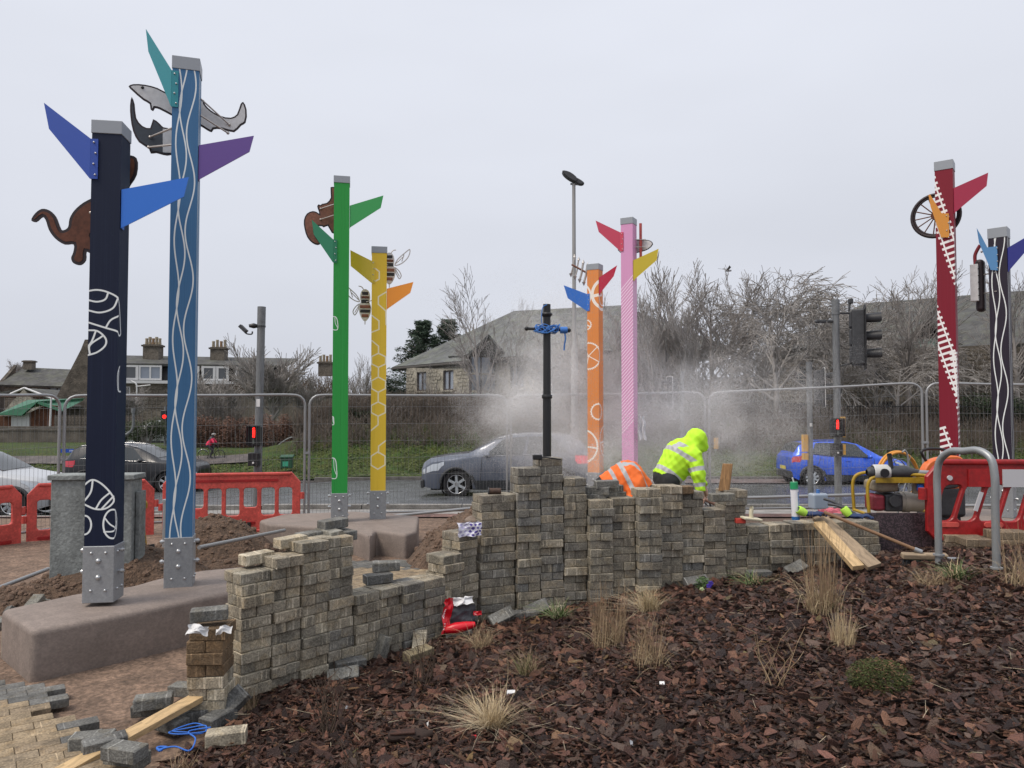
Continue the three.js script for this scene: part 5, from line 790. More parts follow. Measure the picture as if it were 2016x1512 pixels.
// ---------------------------------------------------------------- red plastic barriers
function barrier(label, a, b, y, h = 0.92, deep = false) {
  const L = Math.hypot(b[0] - a[0], b[1] - a[1]), t = thing('plastic_barrier', label, 'barrier', [a[0], y, -a[1]], Math.atan2(b[1] - a[1], b[0] - a[0]), 'red plastic barriers'), m = deep ? M.barrierDeep : M.barrier, holes = [], k = deep ? 0.1 : 0, c = 0.16;
  const out = [[0.03, 0.1], [0.1, 0.02], [L - 0.1, 0.02], [L - 0.03, 0.1], [L - 0.03, h - c], [L - c, h - 0.01], [c, h - 0.01], [0.03, h - c]];
  const n = Math.max(4, Math.round((L - 0.3) / (deep ? 0.17 : 0.235))), y0 = deep ? 0.19 : 0.27, y1 = deep ? 0.5 : 0.68;
  for (let i = 0; i < n; i++) { const x0 = 0.12 + i * (L - 0.24) / n + (deep ? 0.018 : 0.028), x1 = 0.12 + (i + 1) * (L - 0.24) / n - (deep ? 0.018 : 0.028), lowCut = (i % 3 === 1 && !deep) ? 0.12 : 0; const q = rrect(0, 0, x1 - x0, y1 - y0 - lowCut, 0.045, 4).map(([x, yy]) => [x0 + x + k * ((yy) / (y1 - y0) - 0.5), y0 + lowCut + yy]); holes.push(q.reverse()); }
  part('panel', extr(out, 0.05, 0.008, holes), m, t);
  part('top_lip', rbox(L - 2 * c, 0.05, 0.085, 0.02, L / 2, h - 0.035, 0), m, t);
  part('bottom_lip', rbox(L - 0.22, 0.04, 0.08, 0.015, L / 2, 0.04, 0), m, t);
  for (let i = 0; i < n; i += 2) { const x = 0.12 + (i + 0.5) * (L - 0.24) / n; part('hand_slot', extr(rrect(-0.08, -0.022, 0.08, 0.022, 0.02), 0.012, 0.002).translate(x, 0.16, 0.028), deep ? M.barrier : M.barrierDeep, t); }
  if (!deep) part('groove', extr(rrect(-(L - 0.7) / 2, -0.02, (L - 0.7) / 2, 0.02, 0.018), 0.012, 0.002).translate(L / 2, h - 0.13, 0.026), M.barrierDeep, t);
  part('hinge_lug', cyl(0.035, 0.035, 0.1, L - 0.005, 0.55, 0, 10), m, t); part('hinge_lug', cyl(0.035, 0.035, 0.1, 0.005, 0.42, 0, 10), m, t);
  if (deep) { part('reflective_board', box(0.62, 0.15, 0.012, 0.97, h - 0.17, 0.034), M.reflect, t); part('dark_board', box(0.25, 0.15, 0.012, 0.5, h - 0.17, 0.034), m, t); part('reflective_strip', box(0.032, 0.17, 0.012, 0, 0, 0, 0, 0, -0.33).translate(0.455, 0.36, 0.034), M.reflect, t); part('plug', [cyl(0.022, 0.022, 0.02, 0.22, h - 0.17, 0.03, 10, Math.PI / 2), cyl(0.022, 0.022, 0.02, 0.6, 0.1, 0.03, 10, Math.PI / 2)], M.reflect, t); }
  else part('rubber_foot', box(0.05, 0.22, 0.09, L * 0.62, 0.06, 0.03), M.rubber, t);
  return t;
}
barrier('red slotted barrier by the silver car at the picture edge', [-7.213,9.0], [-6.601,10.3], -0.28);
barrier('red slotted barrier partly behind the grey cabinet', [-6.651,10.4], [-5.222,11.2], -0.29);
barrier('red slotted barrier between blue pole and green pole', [-5.162,11.2], [-3.189,11.6], -0.22);
barrier('deep red barrier with slanted bars behind the steel hoop', [3.55,6.6], [5.444,6.5], 0.48, 0.73, true);
{ const t = thing('barrier_ballast', 'black rubber barrier foot under the slanted barrier', 'barrier foot', [3.825,0.376,-6.6], -0.5); part('wedge', extr([[-0.14, -0.08], [0.14, -0.08], [0.14, 0.06], [0.05, 0.1], [-0.14, 0.02]], 0.3, 0.01), M.rubber, t); part('stem', box(0.05, 0.2, 0.05, 0.1, 0.16, -0.05, 0, 0, -0.2), M.rubber, t); }
// ---------------------------------------------------------------- cabinet, spade, soil, mats
{ const t = thing('utility_cabinet', 'grey rendered utility cabinet behind the navy pole', 'cabinet', [-3.998, -0.16, -7.35], 0.1), rm = mat([0.33, 0.365, 0.375], 0.85, { map: T.concrete, rep: 0.7, bump: T.bumpFine, bs: 0.004, brep: 0.7 }); part('body', rbox(0.74, 1.12, 0.24, 0.01, 0, 0.56, 0), rm, t); part('lid', rbox(0.79, 0.05, 0.29, 0.01, 0, 1.145, 0), rm, t); part('door_seam', box(0.006, 1.0, 0.012, 0.05, 0.56, 0.117), M.darkGrey, t); part('side_leaf', rbox(0.04, 1.0, 0.16, 0.006, 0.395, 0.5, -0.02), rm, t); }
{ const t = thing('spade', 'spade with yellow D handle stuck in the soil', 'spade', [-3.786,0.167,-7.9], 0.3), y = mat([0.55, 0.32, 0.03], 0.5, { map: T.fine }); t.rotation.z = 0.13; part('handle', [tube([[-0.05, 0.44, 0], [-0.055, 0.5, 0], [0, 0.53, 0], [0.055, 0.5, 0], [0.05, 0.44, 0]], 0.017, 8), bar([-0.05, 0.44, 0], [0.05, 0.44, 0], 0.014, 8)], y, t); part('shaft', bar([0, 0.05, 0], [0, 0.45, 0], 0.02, 10, 0.024), y, t); part('blade', extr([[-0.09, 0.06], [0.09, 0.06], [0.085, -0.2], [0, -0.27], [-0.085, -0.2]], 0.006), M.darkGrey, t); }
function heap(label, x, d, rx, rd, h, seed, base, m = M.soil) {
  const t = thing('soil_heap', label, 'soil heap', [x, base, -d], 0, 'heaps of dug soil'), R = mulberry(seed), N = 46, pos = [], idx = [], uv = [], hh = (a, b) => { const r = Math.hypot(a, b) * (1 + 0.3 * (vnoise(a * 3 + seed, b * 3, 256, 2) - 0.5)); const q = clamp(1 - r, 0, 1); return h * q * (1.5 - 0.5 * q) + 0.09 * (fbm(a * 5 + seed, b * 5 + 9, 256, 6, 5) - 0.5) * (q > 0 ? Math.min(1, q * 5) : 0) - (q > 0 ? 0 : 0.05); };
  for (let j = 0; j <= N; j++) for (let i = 0; i <= N; i++) { const a = i / N * 2 - 1, b = j / N * 2 - 1; pos.push(a * rx, hh(a, b), -b * rd); uv.push(a * rx, b * rd); } for (let j = 0; j < N; j++) for (let i = 0; i < N; i++) { const a = j * (N + 1) + i; idx.push(a, a + 1, a + N + 2, a, a + N + 2, a + N + 1); }
  const g = new THREE.BufferGeometry(); g.setAttribute('position', new THREE.Float32BufferAttribute(pos, 3)); g.setAttribute('uv', new THREE.Float32BufferAttribute(uv, 2)); g.setIndex(idx); g.computeVertexNormals(); part('mound', g, m, t);
  const cl = []; for (let i = 0; i < 260; i++) { const a = rr(-0.95, 0.95, R), b = rr(-0.95, 0.3, R), y = hh(a, b); if (y < 0) continue; const s = 0.012 + 0.035 * R() * R(); cl.push(new THREE.IcosahedronGeometry(s, 0).scale(1, 0.7, 1.1).rotateY(R() * 6).rotateX(R()).translate(a * rx, y + s * 0.2, -b * rd)); }
  part('clods', puv(join(cl)), M.clod, t).userData.kind = 'stuff'; return t;
}
heap('dark soil heap between navy and blue poles', -3.777, 7.6, 1.0, 0.85, 0.42, 11, -0.14); heap('brown soil heap right of the blue pole', -3.666, 9.4, 0.85, 0.9, 0.5, 12, -0.16); heap('low soil spread before the stepped plinth', -2.924, 8.2, 0.9, 0.6, 0.16, 14, -0.13);
heap('tall sandy soil heap beside the paver stacks', -0.319, 9.0, 0.95, 0.9, 0.66, 13, -0.14, mat([0.23, 0.165, 0.125], 1, { map: T.soil, rep: 1.6, bump: T.bump, bs: 0.025, brep: 2 })); heap('soil thrown against the far end of the left plinth', -4.229, 7.0, 0.7, 0.5, 0.2, 15, -0.14);
[['grey rubble paver at the picture edge by the plinth', 12, 6.1, 0.3], ['tilted rubble paver beside the plinth end', 45, 6.3, 0.9], ['rubble paver below the yellow mats', 75, 6.6, 1.6], ['rubble paver touching the grey cabinet foot', 98, 6.8, 2.2], ['pale rubble paver behind the other rubble', 30, 6.8, 2.8], ['dark rubble paver under the brace tube', 60, 7.2, 0.6]].forEach(([l, u, d, a], i) => { const b = single('rubble_paver', brickGeo[i], i === 4 ? p0 : brickGrey[i % 3], l, 'brick', 'rubble pavers'); b.position.set((u - 1008) / 1494 * d, -0.07 + 0.012 * i % 0.03, -d); b.rotation.set(0.4 * Math.sin(a * 5), a, 0.4 * Math.cos(a * 3)); });
{ const ym = mat([0.55, 0.42, 0.1], 0.6, { map: T.fine }); [['yellow ramp mat left of the grey cabinet', [-5.441,-0.228,-8.6], 0.2], ['second yellow ramp mat touching the grey cabinet', [-5.102,-0.218,-8.3], 0.5]].forEach(([l, p, a]) => { const t = thing('ramp_mat', l, 'mat', p, a, 'yellow ramp mats'); part('plate', extr([[-0.5, -0.22], [0.5, -0.22], [0.5, 0.22], [-0.5, 0.22]], 0.03, 0.006).rotateX(-1.45), ym, t); for (let i = 0; i < 4; i++) part('rib', box(0.03, 0.008, 0.4, -0.36 + i * 0.24, 0.03, 0), ym, t); }); }
{ const t = thing('steel_bollard', 'short grey steel bollard hidden by the blue pole', 'bollard', [-3.678,0.031,-8.2], 0); part('post', cyl(0.07, 0.07, 0.62, 0, 0.3, 0, 16), M.galv, t); part('cap', cyl(0.074, 0.074, 0.03, 0, 0.62, 0, 16), M.galv, t); }
// ---------------------------------------------------------------- timber, ropes, rubbish
function plank(label, p, q, w, th, m, roll = 0) { const a = V(...p), b = V(...q), L = a.distanceTo(b), o = single('timber_plank', rbox(L, th, w, 0.003, 0, 0, 0, 0, 0, 0, 1), m, label, 'plank', 'timber planks'); o.position.copy(a.clone().add(b).multiplyScalar(0.5)); o.quaternion.setFromUnitVectors(V(1, 0, 0), b.clone().sub(a).normalize()); o.rotateX(roll); return o; }
plank('pale timber plank laid across loose grey pavers', [-1.655,0.064,-4.35], [-2.109,-0.065,-3.55], 0.075, 0.035, M.pine, 0.1);
plank('pale leaning timber, shorter one of the pair', [2.532,0.691,-6.3], [2.604,0.438,-5.75], 0.09, 0.04, M.pine, 0.5); plank('grey weathered leaning timber of the pair', [2.581,0.724,-6.42], [2.774,0.425,-5.85], 0.12, 0.035, M.oldWood, 0.6);
{ const o = single('timber_offcut', extr([[-0.05, -0.1], [0.04, -0.1], [0.07, 0.13], [-0.01, 0.13]], 0.045, 0.002), mat([0.42, 0.26, 0.14], 0.8, { map: T.wood, rep: 2 }), 'upright timber offcut standing on a paver stack', 'timber'); o.position.set(1.812,1.036,-6.5); o.rotation.y = -0.4; }
const looseLoop = (c, n, r, seed, flat = 0.3) => { const R = mulberry(seed), p = []; let a = 0; for (let i = 0; i < n; i++) { a += rr(0.5, 1.6, R); p.push([c[0] + r * Math.cos(a) * rr(0.3, 1, R) * 1.6, c[1] + Math.max(0, flat * r * rr(0, 0.6, R)), c[2] + r * Math.sin(a) * rr(0.3, 1, R)]); } return p; };
single('blue_rope', [tube(looseLoop([-1.662,-0.03,-3.964], 12, 0.08, 3), 0.0035, 6, 100), tube([[-1.736,-0.04,-3.776], [-1.644,-0.02,-3.764], [-1.572,-0.035,-3.754], [-1.581,-0.02,-3.85], [-1.652,-0.02,-3.94], [-1.56,-0.02,-3.99]], 0.004, 6, 80), tube(looseLoop([-1.721,-0.04,-3.787], 8, 0.03, 5), 0.006, 6, 50)], M.blueRope, 'tangled blue rope beside the timber plank', 'rope');
single('blue_twine', tube(looseLoop([-0.962,-0.09,-8.619], 12, 0.06, 8, 0.8), 0.006, 5, 80), mat([0.05, 0.2, 0.35], 0.8), 'small ball of blue twine on the cream paving patch', 'twine');
function crumple(w, h, seed, amp, n = 14) { const R = mulberry(seed), g = new THREE.PlaneGeometry(w, h, n, n), p = g.attributes.position; for (let i = 0; i < p.count; i++) { const x = p.getX(i), y = p.getY(i); p.setXYZ(i, x + amp * (fbm(x * 30 + seed, y * 30, 512, 3, 3) - 0.5), y + amp * (fbm(x * 30, y * 30 + seed, 512, 4, 3) - 0.5), amp * 2.4 * (fbm(x * 18 + seed, y * 18 + 3, 512, 5, 4) - 0.5)); } g.computeVertexNormals(); return g; }
{ const o = single('paper_wrapper', [crumple(0.11, 0.05, 2, 0.035).rotateX(-0.4).translate(-0.06, 0, 0), crumple(0.085, 0.035, 4, 0.035).rotateX(-0.6).rotateZ(0.3).translate(0.085, 0.004, 0.01)], mat([0.62, 0.62, 0.62], 0.7), 'torn white wrapper on the brown-stained stack', 'litter'); o.position.set(-1.636,0.44,-4.13); }
{ const c = document.createElement('canvas'); c.width = c.height = 256; const k = c.getContext('2d'); k.fillStyle = '#e9e7f2'; k.fillRect(0, 0, 256, 256); const R = mulberry(6); for (let j = 0; j < 4; j++) for (let i = 0; i < 5; i++) { k.fillStyle = i < 2 ? '#b9b2d6' : '#5a4aa0'; k.beginPath(); k.ellipse(28 + i * 52 + (j % 2) * 26, 34 + j * 64, 17, 21, 0.3, 0, 7); k.fill(); } const t = new THREE.CanvasTexture(c); t.colorSpace = THREE.SRGBColorSpace;
  const th = thing('spotted_packet', 'white packet with purple dots stuffed on the stack', 'packet', [-0.319,0.708,-5.84], 0.5); part('film', crumple(0.19, 0.1, 9, 0.03), mat([1, 1, 1], 0.5, { map: t }), th); part('back_film', crumple(0.19, 0.11, 12, 0.03).translate(0, 0.0, -0.03), mat([1, 1, 1], 0.5, { map: t }), th); }
single('stone_sack', new THREE.SphereGeometry(0.085, 16, 10).scale(1, 0.55, 0.8), mat([0.3, 0.24, 0.2], 0.9, { map: T.concrete }), 'rounded brown stone behind the dotted packet', 'stone').position.set(-0.299,0.729,-6.15);
{ // torn red bag with white print
  const c = document.createElement('canvas'); c.width = c.height = 256; const k = c.getContext('2d'); k.fillStyle = '#cf1526'; k.fillRect(0, 0, 256, 256); k.fillStyle = '#fff'; k.font = 'bold 54px sans-serif'; k.save(); k.translate(70, 130); k.rotate(-0.5); k.fillText('WE', -40, 0); k.restore(); k.strokeStyle = '#fff'; k.lineWidth = 5; for (const y of [180, 200, 218]) { k.beginPath(); k.moveTo(20, y); k.bezierCurveTo(60, y - 14, 80, y + 12, 120, y - 6); k.stroke(); } const t = new THREE.CanvasTexture(c); t.colorSpace = THREE.SRGBColorSpace;
  const th = thing('torn_bag', 'torn red plastic bag with white print by the stacks', 'bag', foot(905, 0.17, 0.03), 0.1), rm = mat([1, 1, 1], 0.35, { map: t }), wm = mat([0.65, 0.65, 0.66], 0.4);
  th.scale.setScalar(0.9); part('red_side', crumple(0.075, 0.28, 21, 0.035).rotateZ(-0.12).rotateY(0.3).translate(-0.095, 0.14, 0.03), rm, th); part('red_bottom', lathe([[0.012, -0.12], [0.03, -0.11], [0.045, -0.03], [0.036, 0.06], [0.02, 0.13]], 10).rotateZ(-1.4).translate(0.0, 0.055, 0.06), mat('#cf1526', 0.35), th); part('white_top', crumple(0.16, 0.06, 23, 0.04).rotateX(-0.5).rotateZ(0.1).translate(0.03, 0.25, 0.0), wm, th); part('dark_lining', crumple(0.2, 0.17, 24, 0.02).rotateY(0.1).translate(0.03, 0.13, -0.02), mat([0.06, 0.065, 0.075], 0.4), th); part('red_flap', crumple(0.06, 0.03, 25, 0.02).translate(0.15, 0.15, 0.01), rm, th); }
// ---------------------------------------------------------------- black column with rope
{ const t = thing('black_column', 'black fluted column with crossbar behind the tallest stack', 'column', [0.378, -0.12, -8.2], 0.05), b = mat([0.022, 0.023, 0.026], 0.45, { map: T.fine }), Y = (v) => 1.62 + (808 - v) / 1494 * 8.2 * 1.003 + 0.12;
  part('shaft', lathe([[0.06, 0], [0.06, 0.5], [0.046, 0.55], [0.045, Y(785)], [0.056, Y(784)], [0.056, Y(778)], [0.042, Y(776)], [0.04, Y(630)]], 18), b, t); part('collar', lathe([[0.04, Y(625)], [0.05, Y(622)], [0.06, Y(620)], [0.06, Y(617)], [0.044, Y(615)]], 18), b, t); part('top_tube', cyl(0.041, 0.041, 0.2, 0, Y(617), 0, 18), b, t);
  part('crossbar', [bar([-0.22, Y(647), 0], [0.24, Y(650), 0], 0.016, 10), new THREE.SphereGeometry(0.024, 10, 8).translate(-0.22, Y(647), 0), new THREE.SphereGeometry(0.024, 10, 8).translate(0.24, Y(650), 0)], b, t); part('bracket', rbox(0.12, 0.06, 0.12, 0.02, 0, Y(648), 0), b, t);
  const o = single('coiled_rope', (() => { const R = mulberry(15), gs = []; for (let i = 0; i < 9; i++) { const p = []; for (let k = 0; k < 12; k++) { const a = k / 12 * 6.283; p.push([0.13 * Math.cos(a) * rr(0.6, 1.15, R), 0.035 * Math.sin(a * 2 + i) + rr(-0.02, 0.02, R), 0.075 * Math.sin(a) * rr(0.8, 1.1, R)]); } gs.push(tube(p, 0.0055, 5, 40, true)); } for (let i = 0; i < 7; i++) gs.push(new THREE.TorusGeometry(0.03, 0.008, 5, 12).rotateY(Math.PI / 2).translate(0.15 + i * 0.011, -0.01, 0)); gs.push(tube([[0.19, -0.03, 0], [0.2, -0.1, 0.01], [0.19, -0.17, 0], [0.185, -0.23, 0]], 0.009, 5, 20), tube([[-0.05, 0.02, 0.05], [-0.06, 0.12, 0.06], [-0.04, 0.24, 0.05], [0, 0.26, 0.04]], 0.005, 5, 20)); return gs; })(), mat([0.06, 0.2, 0.55], 0.8), 'light blue rope coiled on the black column crossbar', 'rope'); o.position.set(0.378, Y(648) - 0.12, -8.2);
  const c = thing('black_camera', 'small black device with strap on the tallest stack', 'device', [0.205,1.243,-6.15], 0.1); part('body', rbox(0.075, 0.042, 0.05, 0.008), M.black, c); part('strap', tube([[0.03, 0, 0], [0.09, -0.005, 0.01], [0.16, -0.015, 0.0], [0.19, -0.02, 0]], 0.006, 5), M.black, c);
  const p = thing('short_pipe', 'short rusty brown pipe lying on the broad stack', 'pipe', [-0.138,0.963,-6.1], 0.1); part('tube', cyl(0.025, 0.025, 0.1, 0, 0.012, 0, 14, 0, 0, Math.PI / 2), mat([0.12, 0.07, 0.05], 0.7, { map: T.soil }), p); part('rim', new THREE.TorusGeometry(0.025, 0.006, 6, 14).rotateY(Math.PI / 2).translate(-0.05, 0.012, 0), M.darkGrey, p); }
// ---------------------------------------------------------------- steel hoop, granite slab, broom, generator and tools
{ const t = thing('steel_hoop', 'galvanised steel bicycle hoop standing in the bark', 'bike stand', [0, 0, 0]), a = [3.21,0.536,-5.75], b = [3.358,0.53,-5.3], ya = 1.306, yb = 1.345; const m = (f) => [lerp(a[0], b[0], f), lerp(ya, yb, f), lerp(a[2], b[2], f)]; const q0 = m(0), q1 = m(1);
  part('tube', new THREE.TubeGeometry(new THREE.CatmullRomCurve3([[a[0], a[1] - 0.15, a[2]], [a[0], lerp(a[1], ya, 0.5), a[2]], [a[0], ya - 0.17, a[2]], [lerp(a[0], b[0], 0.06), ya - 0.06, lerp(a[2], b[2], 0.06)], m(0.25), m(0.5), m(0.75), [lerp(a[0], b[0], 0.94), yb - 0.06, lerp(a[2], b[2], 0.94)], [b[0], yb - 0.17, b[2]], [b[0], lerp(b[1], yb, 0.5), b[2]], [b[0], b[1] - 0.15, b[2]]].map((p) => V(...p)), false, 'centripetal'), 90, 0.026, 14), mat([0.4, 0.42, 0.43], 0.45, { metal: 0.5, map: T.galv, rep: 4 }), t); part('foot_plate', [cyl(0.04, 0.04, 0.012, b[0], b[1] + 0.0, b[2], 14), cyl(0.04, 0.04, 0.012, a[0], a[1] + 0.0, a[2], 14)], M.galv, t);
  const f = single('steel_channel', bar([3.359,0.473,-5.9], [3.904,0.472,-5.75], 0.018, 6), M.galv, 'thin steel channel lying through the hoop', 'steel channel'); }
{ const o = single('granite_slab', rbox(0.6, 0.5, 0.06, 0.004), mat([0.1, 0.075, 0.082], 0.4, { map: T.granite, rep: 2.5 }), 'purple speckled granite slab on edge by the stacks', 'slab'); o.position.set(3.442,0.465,-6.74); o.rotation.set(-0.08, -0.05, 0);
  paverStack('paver pack carrying the yellow framed generator', [3.682, 0.0, -6.86], 92, 10, { wide: 1.5, tone: 'dull' }); paverStack('paver pack behind the granite slab', [3.426, 0.0, -6.86], 92, 10, { wide: 1, tone: 'dull' }); }
{ const t = thing('broom', 'yard broom with wooden handle propped on the stacks', 'broom'), a = [2.555,0.789,-6.25], b = [3.191,0.518,-5.95]; part('handle', bar(a, b, 0.014, 10), mat([0.32, 0.2, 0.13], 0.7, { map: T.wood, rep: 3 }), t); part('ferrule', bar([3.143,0.538,-5.97], b, 0.019, 10), M.galv, t);
  const h = part('head', rbox(0.34, 0.045, 0.06, 0.012), M.oldWood, t); h.position.set(3.21,0.487,-5.95); h.rotation.set(0.2, -0.1, 0.02); const br = prisms(), R = mulberry(8); for (let i = 0; i < 500; i++) { const x = rr(-0.16, 0.16, R), z = rr(-0.025, 0.025, R); br.add(V(x, -0.02, z), V(x + rr(-0.02, 0.02, R), -0.1, z * 1.6), 0.002, 0.0015); } part('bristles', br.geo(), M.darkGrey, h); }
{ const t = thing('generator', 'portable generator in a yellow tube frame', 'generator', [3.559, 0.655, -7.08], -0.05), y = mat([0.62, 0.4, 0.03], 0.5, { map: T.fine }), w = 0.62, h = 0.36;
  for (const z of [-0.17, 0.17]) part('frame', tube([[-w / 2, 0.01, z], [-w / 2, h - 0.05, z], [-w / 2 + 0.05, h, z], [w / 2 - 0.05, h, z], [w / 2, h - 0.05, z], [w / 2, 0.01, z]], 0.016, 8, 60), y, t); part('top_plate', box(w - 0.08, 0.05, 0.012, 0.02, h - 0.025, 0.185), y, t); part('base_rail', [bar([-w / 2, 0.02, -0.17], [-w / 2, 0.02, 0.17], 0.015, 8), bar([w / 2, 0.02, -0.17], [w / 2, 0.02, 0.17], 0.015, 8)], y, t);
  part('fuel_tank', rbox(0.22, 0.1, 0.26, 0.03, -0.13, 0.27, 0), mat([0.42, 0.35, 0.25], 0.6, { map: T.fine }), t); part('engine_cover', rbox(0.11, 0.15, 0.22, 0.03, -0.2, 0.12, 0.03), mat([0.3, 0.03, 0.05], 0.5, { map: T.fine }), t); part('engine', [rbox(0.16, 0.16, 0.24, 0.02, -0.06, 0.12, 0), cyl(0.05, 0.05, 0.1, -0.07, 0.14, 0.12, 14, Math.PI / 2)], M.darkGrey, t); part('alternator', [cyl(0.09, 0.09, 0.2, 0.12, 0.12, 0.02, 20, 0, 0, Math.PI / 2), cyl(0.096, 0.096, 0.05, 0.08, 0.12, 0.02, 20, 0, 0, Math.PI / 2)], mat([0.35, 0.32, 0.27], 0.6), t);
  const p = part('outlet_panel', rbox(0.2, 0.12, 0.05, 0.005, 0.2, 0.27, 0.13), mat([0.2, 0.16, 0.12], 0.6), t); for (const x of [0.15, 0.25]) part('socket', [rbox(0.055, 0.06, 0.03, 0.006, x, 0.27, 0.162), cyl(0.02, 0.02, 0.02, x, 0.265, 0.178, 12, Math.PI / 2)], mat([0.02, 0.1, 0.4], 0.5), p); part('exhaust', cyl(0.03, 0.03, 0.12, 0.02, 0.23, -0.12, 12, 0, 0, Math.PI / 2), M.darkGrey, t); }
{ const t = thing('core_drill', 'black power drill lying on the generator frame', 'drill', [3.449,1.056,-6.95], -0.05); t.scale.setScalar(1.3); part('motor', lathe([[0.02, -0.16], [0.04, -0.14], [0.045, 0.0], [0.05, 0.1], [0.03, 0.16], [0.018, 0.2]], 16).rotateZ(-Math.PI / 2), M.darkGrey, t); part('collar', lathe([[0.05, -0.04], [0.055, -0.03], [0.055, 0.06], [0.05, 0.07]], 16).rotateZ(-Math.PI / 2).translate(-0.08, 0, 0), mat([0.5, 0.5, 0.48], 0.5), t); part('boss', cyl(0.03, 0.03, 0.03, -0.06, 0, 0.05, 16, Math.PI / 2), M.black, t); part('grip', tube([[0.0, 0.03, 0.02], [-0.01, 0.09, 0.03], [-0.02, 0.13, 0.04]], 0.017, 8), M.darkGrey, t); part('chuck', cyl(0.018, 0.024, 0.1, 0.23, -0.005, 0, 12, 0, 0, -Math.PI / 2), M.galv, t); }
{ const t = thing('hose_reel', 'orange hose on a wire reel behind the generator', 'hose reel', [3.903,0.954,-7.7], 0.3); for (let i = 0; i < 2; i++) part('hose_coil', new THREE.TorusGeometry(0.25 - 0.008 * i, 0.013, 8, 40).translate(0, 0, -0.012 + 0.026 * i), mat([0.62, 0.27, 0.04], 0.5), t); for (const z of [0.05, -0.06]) part('wire_ring', new THREE.TorusGeometry(0.18, 0.005, 5, 40).translate(0, 0, z), wireMat, t); for (let i = 0; i < 6; i++) { const a = i * Math.PI / 3; part('spoke', bar([0, 0, 0.05], [0.24 * Math.cos(a), 0.24 * Math.sin(a), 0.05], 0.004, 4), wireMat, t); } part('stand', [tube([[0.03, -0.6, 0.09], [0.03, 0.24, 0.09], [0.0, 0.27, 0.09], [-0.03, 0.25, 0.09]], 0.009, 6), bar([-0.15, -0.6, 0.05], [0.03, 0.0, 0.09], 0.009, 6)], M.galv, t); }
{ const t = thing('disc_cutter', 'orange and black disc cutter behind the barrier', 'cutter', [4.09,1.027,-7.3], 0.1), om = mat([0.7, 0.16, 0.04], 0.45); part('guard', extr(smooth([[-0.2, -0.14], [-0.19, -0.02], [-0.12, 0.1], [0.02, 0.15], [0.2, 0.15], [0.26, 0.06], [0.24, -0.14]], 4), 0.09, 0.012), om, t); part('dark_panel', extr(smooth([[-0.14, -0.12], [-0.1, -0.01], [0.0, 0.06], [0.18, 0.08], [0.2, -0.12]], 4), 0.11, 0.008), M.darkGrey, t); part('white_flash', extr([[-0.05, 0.0], [0.14, 0.05], [0.16, 0.02], [0.0, -0.02]], 0.118), M.white, t); part('handle', tube([[-0.1, 0.1, -0.03], [-0.15, 0.2, -0.03], [0.05, 0.22, -0.03], [0.2, 0.16, -0.03]], 0.014, 8), M.black, t); part('body', rbox(0.4, 0.3, 0.2, 0.04, 0.05, -0.28, -0.05), M.darkGrey, t); part('stand', rbox(0.3, 0.42, 0.16, 0.01, 0.05, -0.6, -0.05), M.darkGrey, t); }
{ const t = thing('foam_can', 'white spray can with green cap on the low stack', 'spray can', [2.366,0.711,-6.36], 0.3), c = document.createElement('canvas'); c.width = 128; c.height = 256; const k = c.getContext('2d'); k.fillStyle = '#e4e4e8'; k.fillRect(0, 0, 128, 256); k.fillStyle = '#1b6fb4'; k.fillRect(10, 20, 40, 170); k.fillStyle = '#c9d6e4'; for (let i = 0; i < 12; i++) k.fillRect(16, 32 + i * 13, 24 + (i % 3) * 4, 4); k.fillStyle = '#2d69a8'; k.fillRect(0, 226, 128, 30); const tx = new THREE.CanvasTexture(c); tx.colorSpace = THREE.SRGBColorSpace; tx.repeat.set(2, 1); tx.wrapS = THREE.RepeatWrapping; t.rotation.z = 0.05; part('body', cyl(0.033, 0.033, 0.25, 0, 0.125, 0, 20), mat([1, 1, 1], 0.35, { map: tx }), t); part('cap', [cyl(0.031, 0.033, 0.055, 0, 0.285, 0, 20)], mat([0.02, 0.3, 0.12], 0.4), t); part('nozzle', bar([0, 0.31, 0], [-0.012, 0.35, 0], 0.006, 6), M.white, t); }
{ const t = thing('plastering_float', 'cream plastic trowel lying on the low stack', 'trowel', [1.975,0.716,-6.3], 0.2), m = mat([0.6, 0.55, 0.4], 0.5); part('plate', rbox(0.16, 0.018, 0.09, 0.006, 0, 0.012, 0, 0.05, 0, -0.12), m, t); part('grip', tube([[0.0, 0.02, 0], [0.0, 0.06, 0], [0.005, 0.1, 0], [0.0, 0.105, 0.0]], 0.017, 10), m, t); const r = single('red_block', rbox(0.08, 0.04, 0.06, 0.006), mat([0.55, 0.06, 0.04], 0.5), 'small red plastic block beside the trowel', 'block'); r.position.set(1.898,0.704,-6.35); }
{ const t = thing('water_jug', 'clear blue-capped plastic jug behind the gloves', 'jug', [2.71,0.749,-6.75], 0.2); part('body', rbox(0.15, 0.14, 0.1, 0.02, 0, 0.07, 0), mat([0.4, 0.47, 0.56], 0.2, { transmission: 0.3 }), t); part('cap', cyl(0.016, 0.016, 0.035, 0, 0.155, 0, 12), mat([0.05, 0.15, 0.4], 0.4), t); }
const gloveBlue = mat([0.02, 0.05, 0.16], 0.7, { map: T.fine }), gloveLime = mat([0.45, 0.75, 0.08], 0.7);
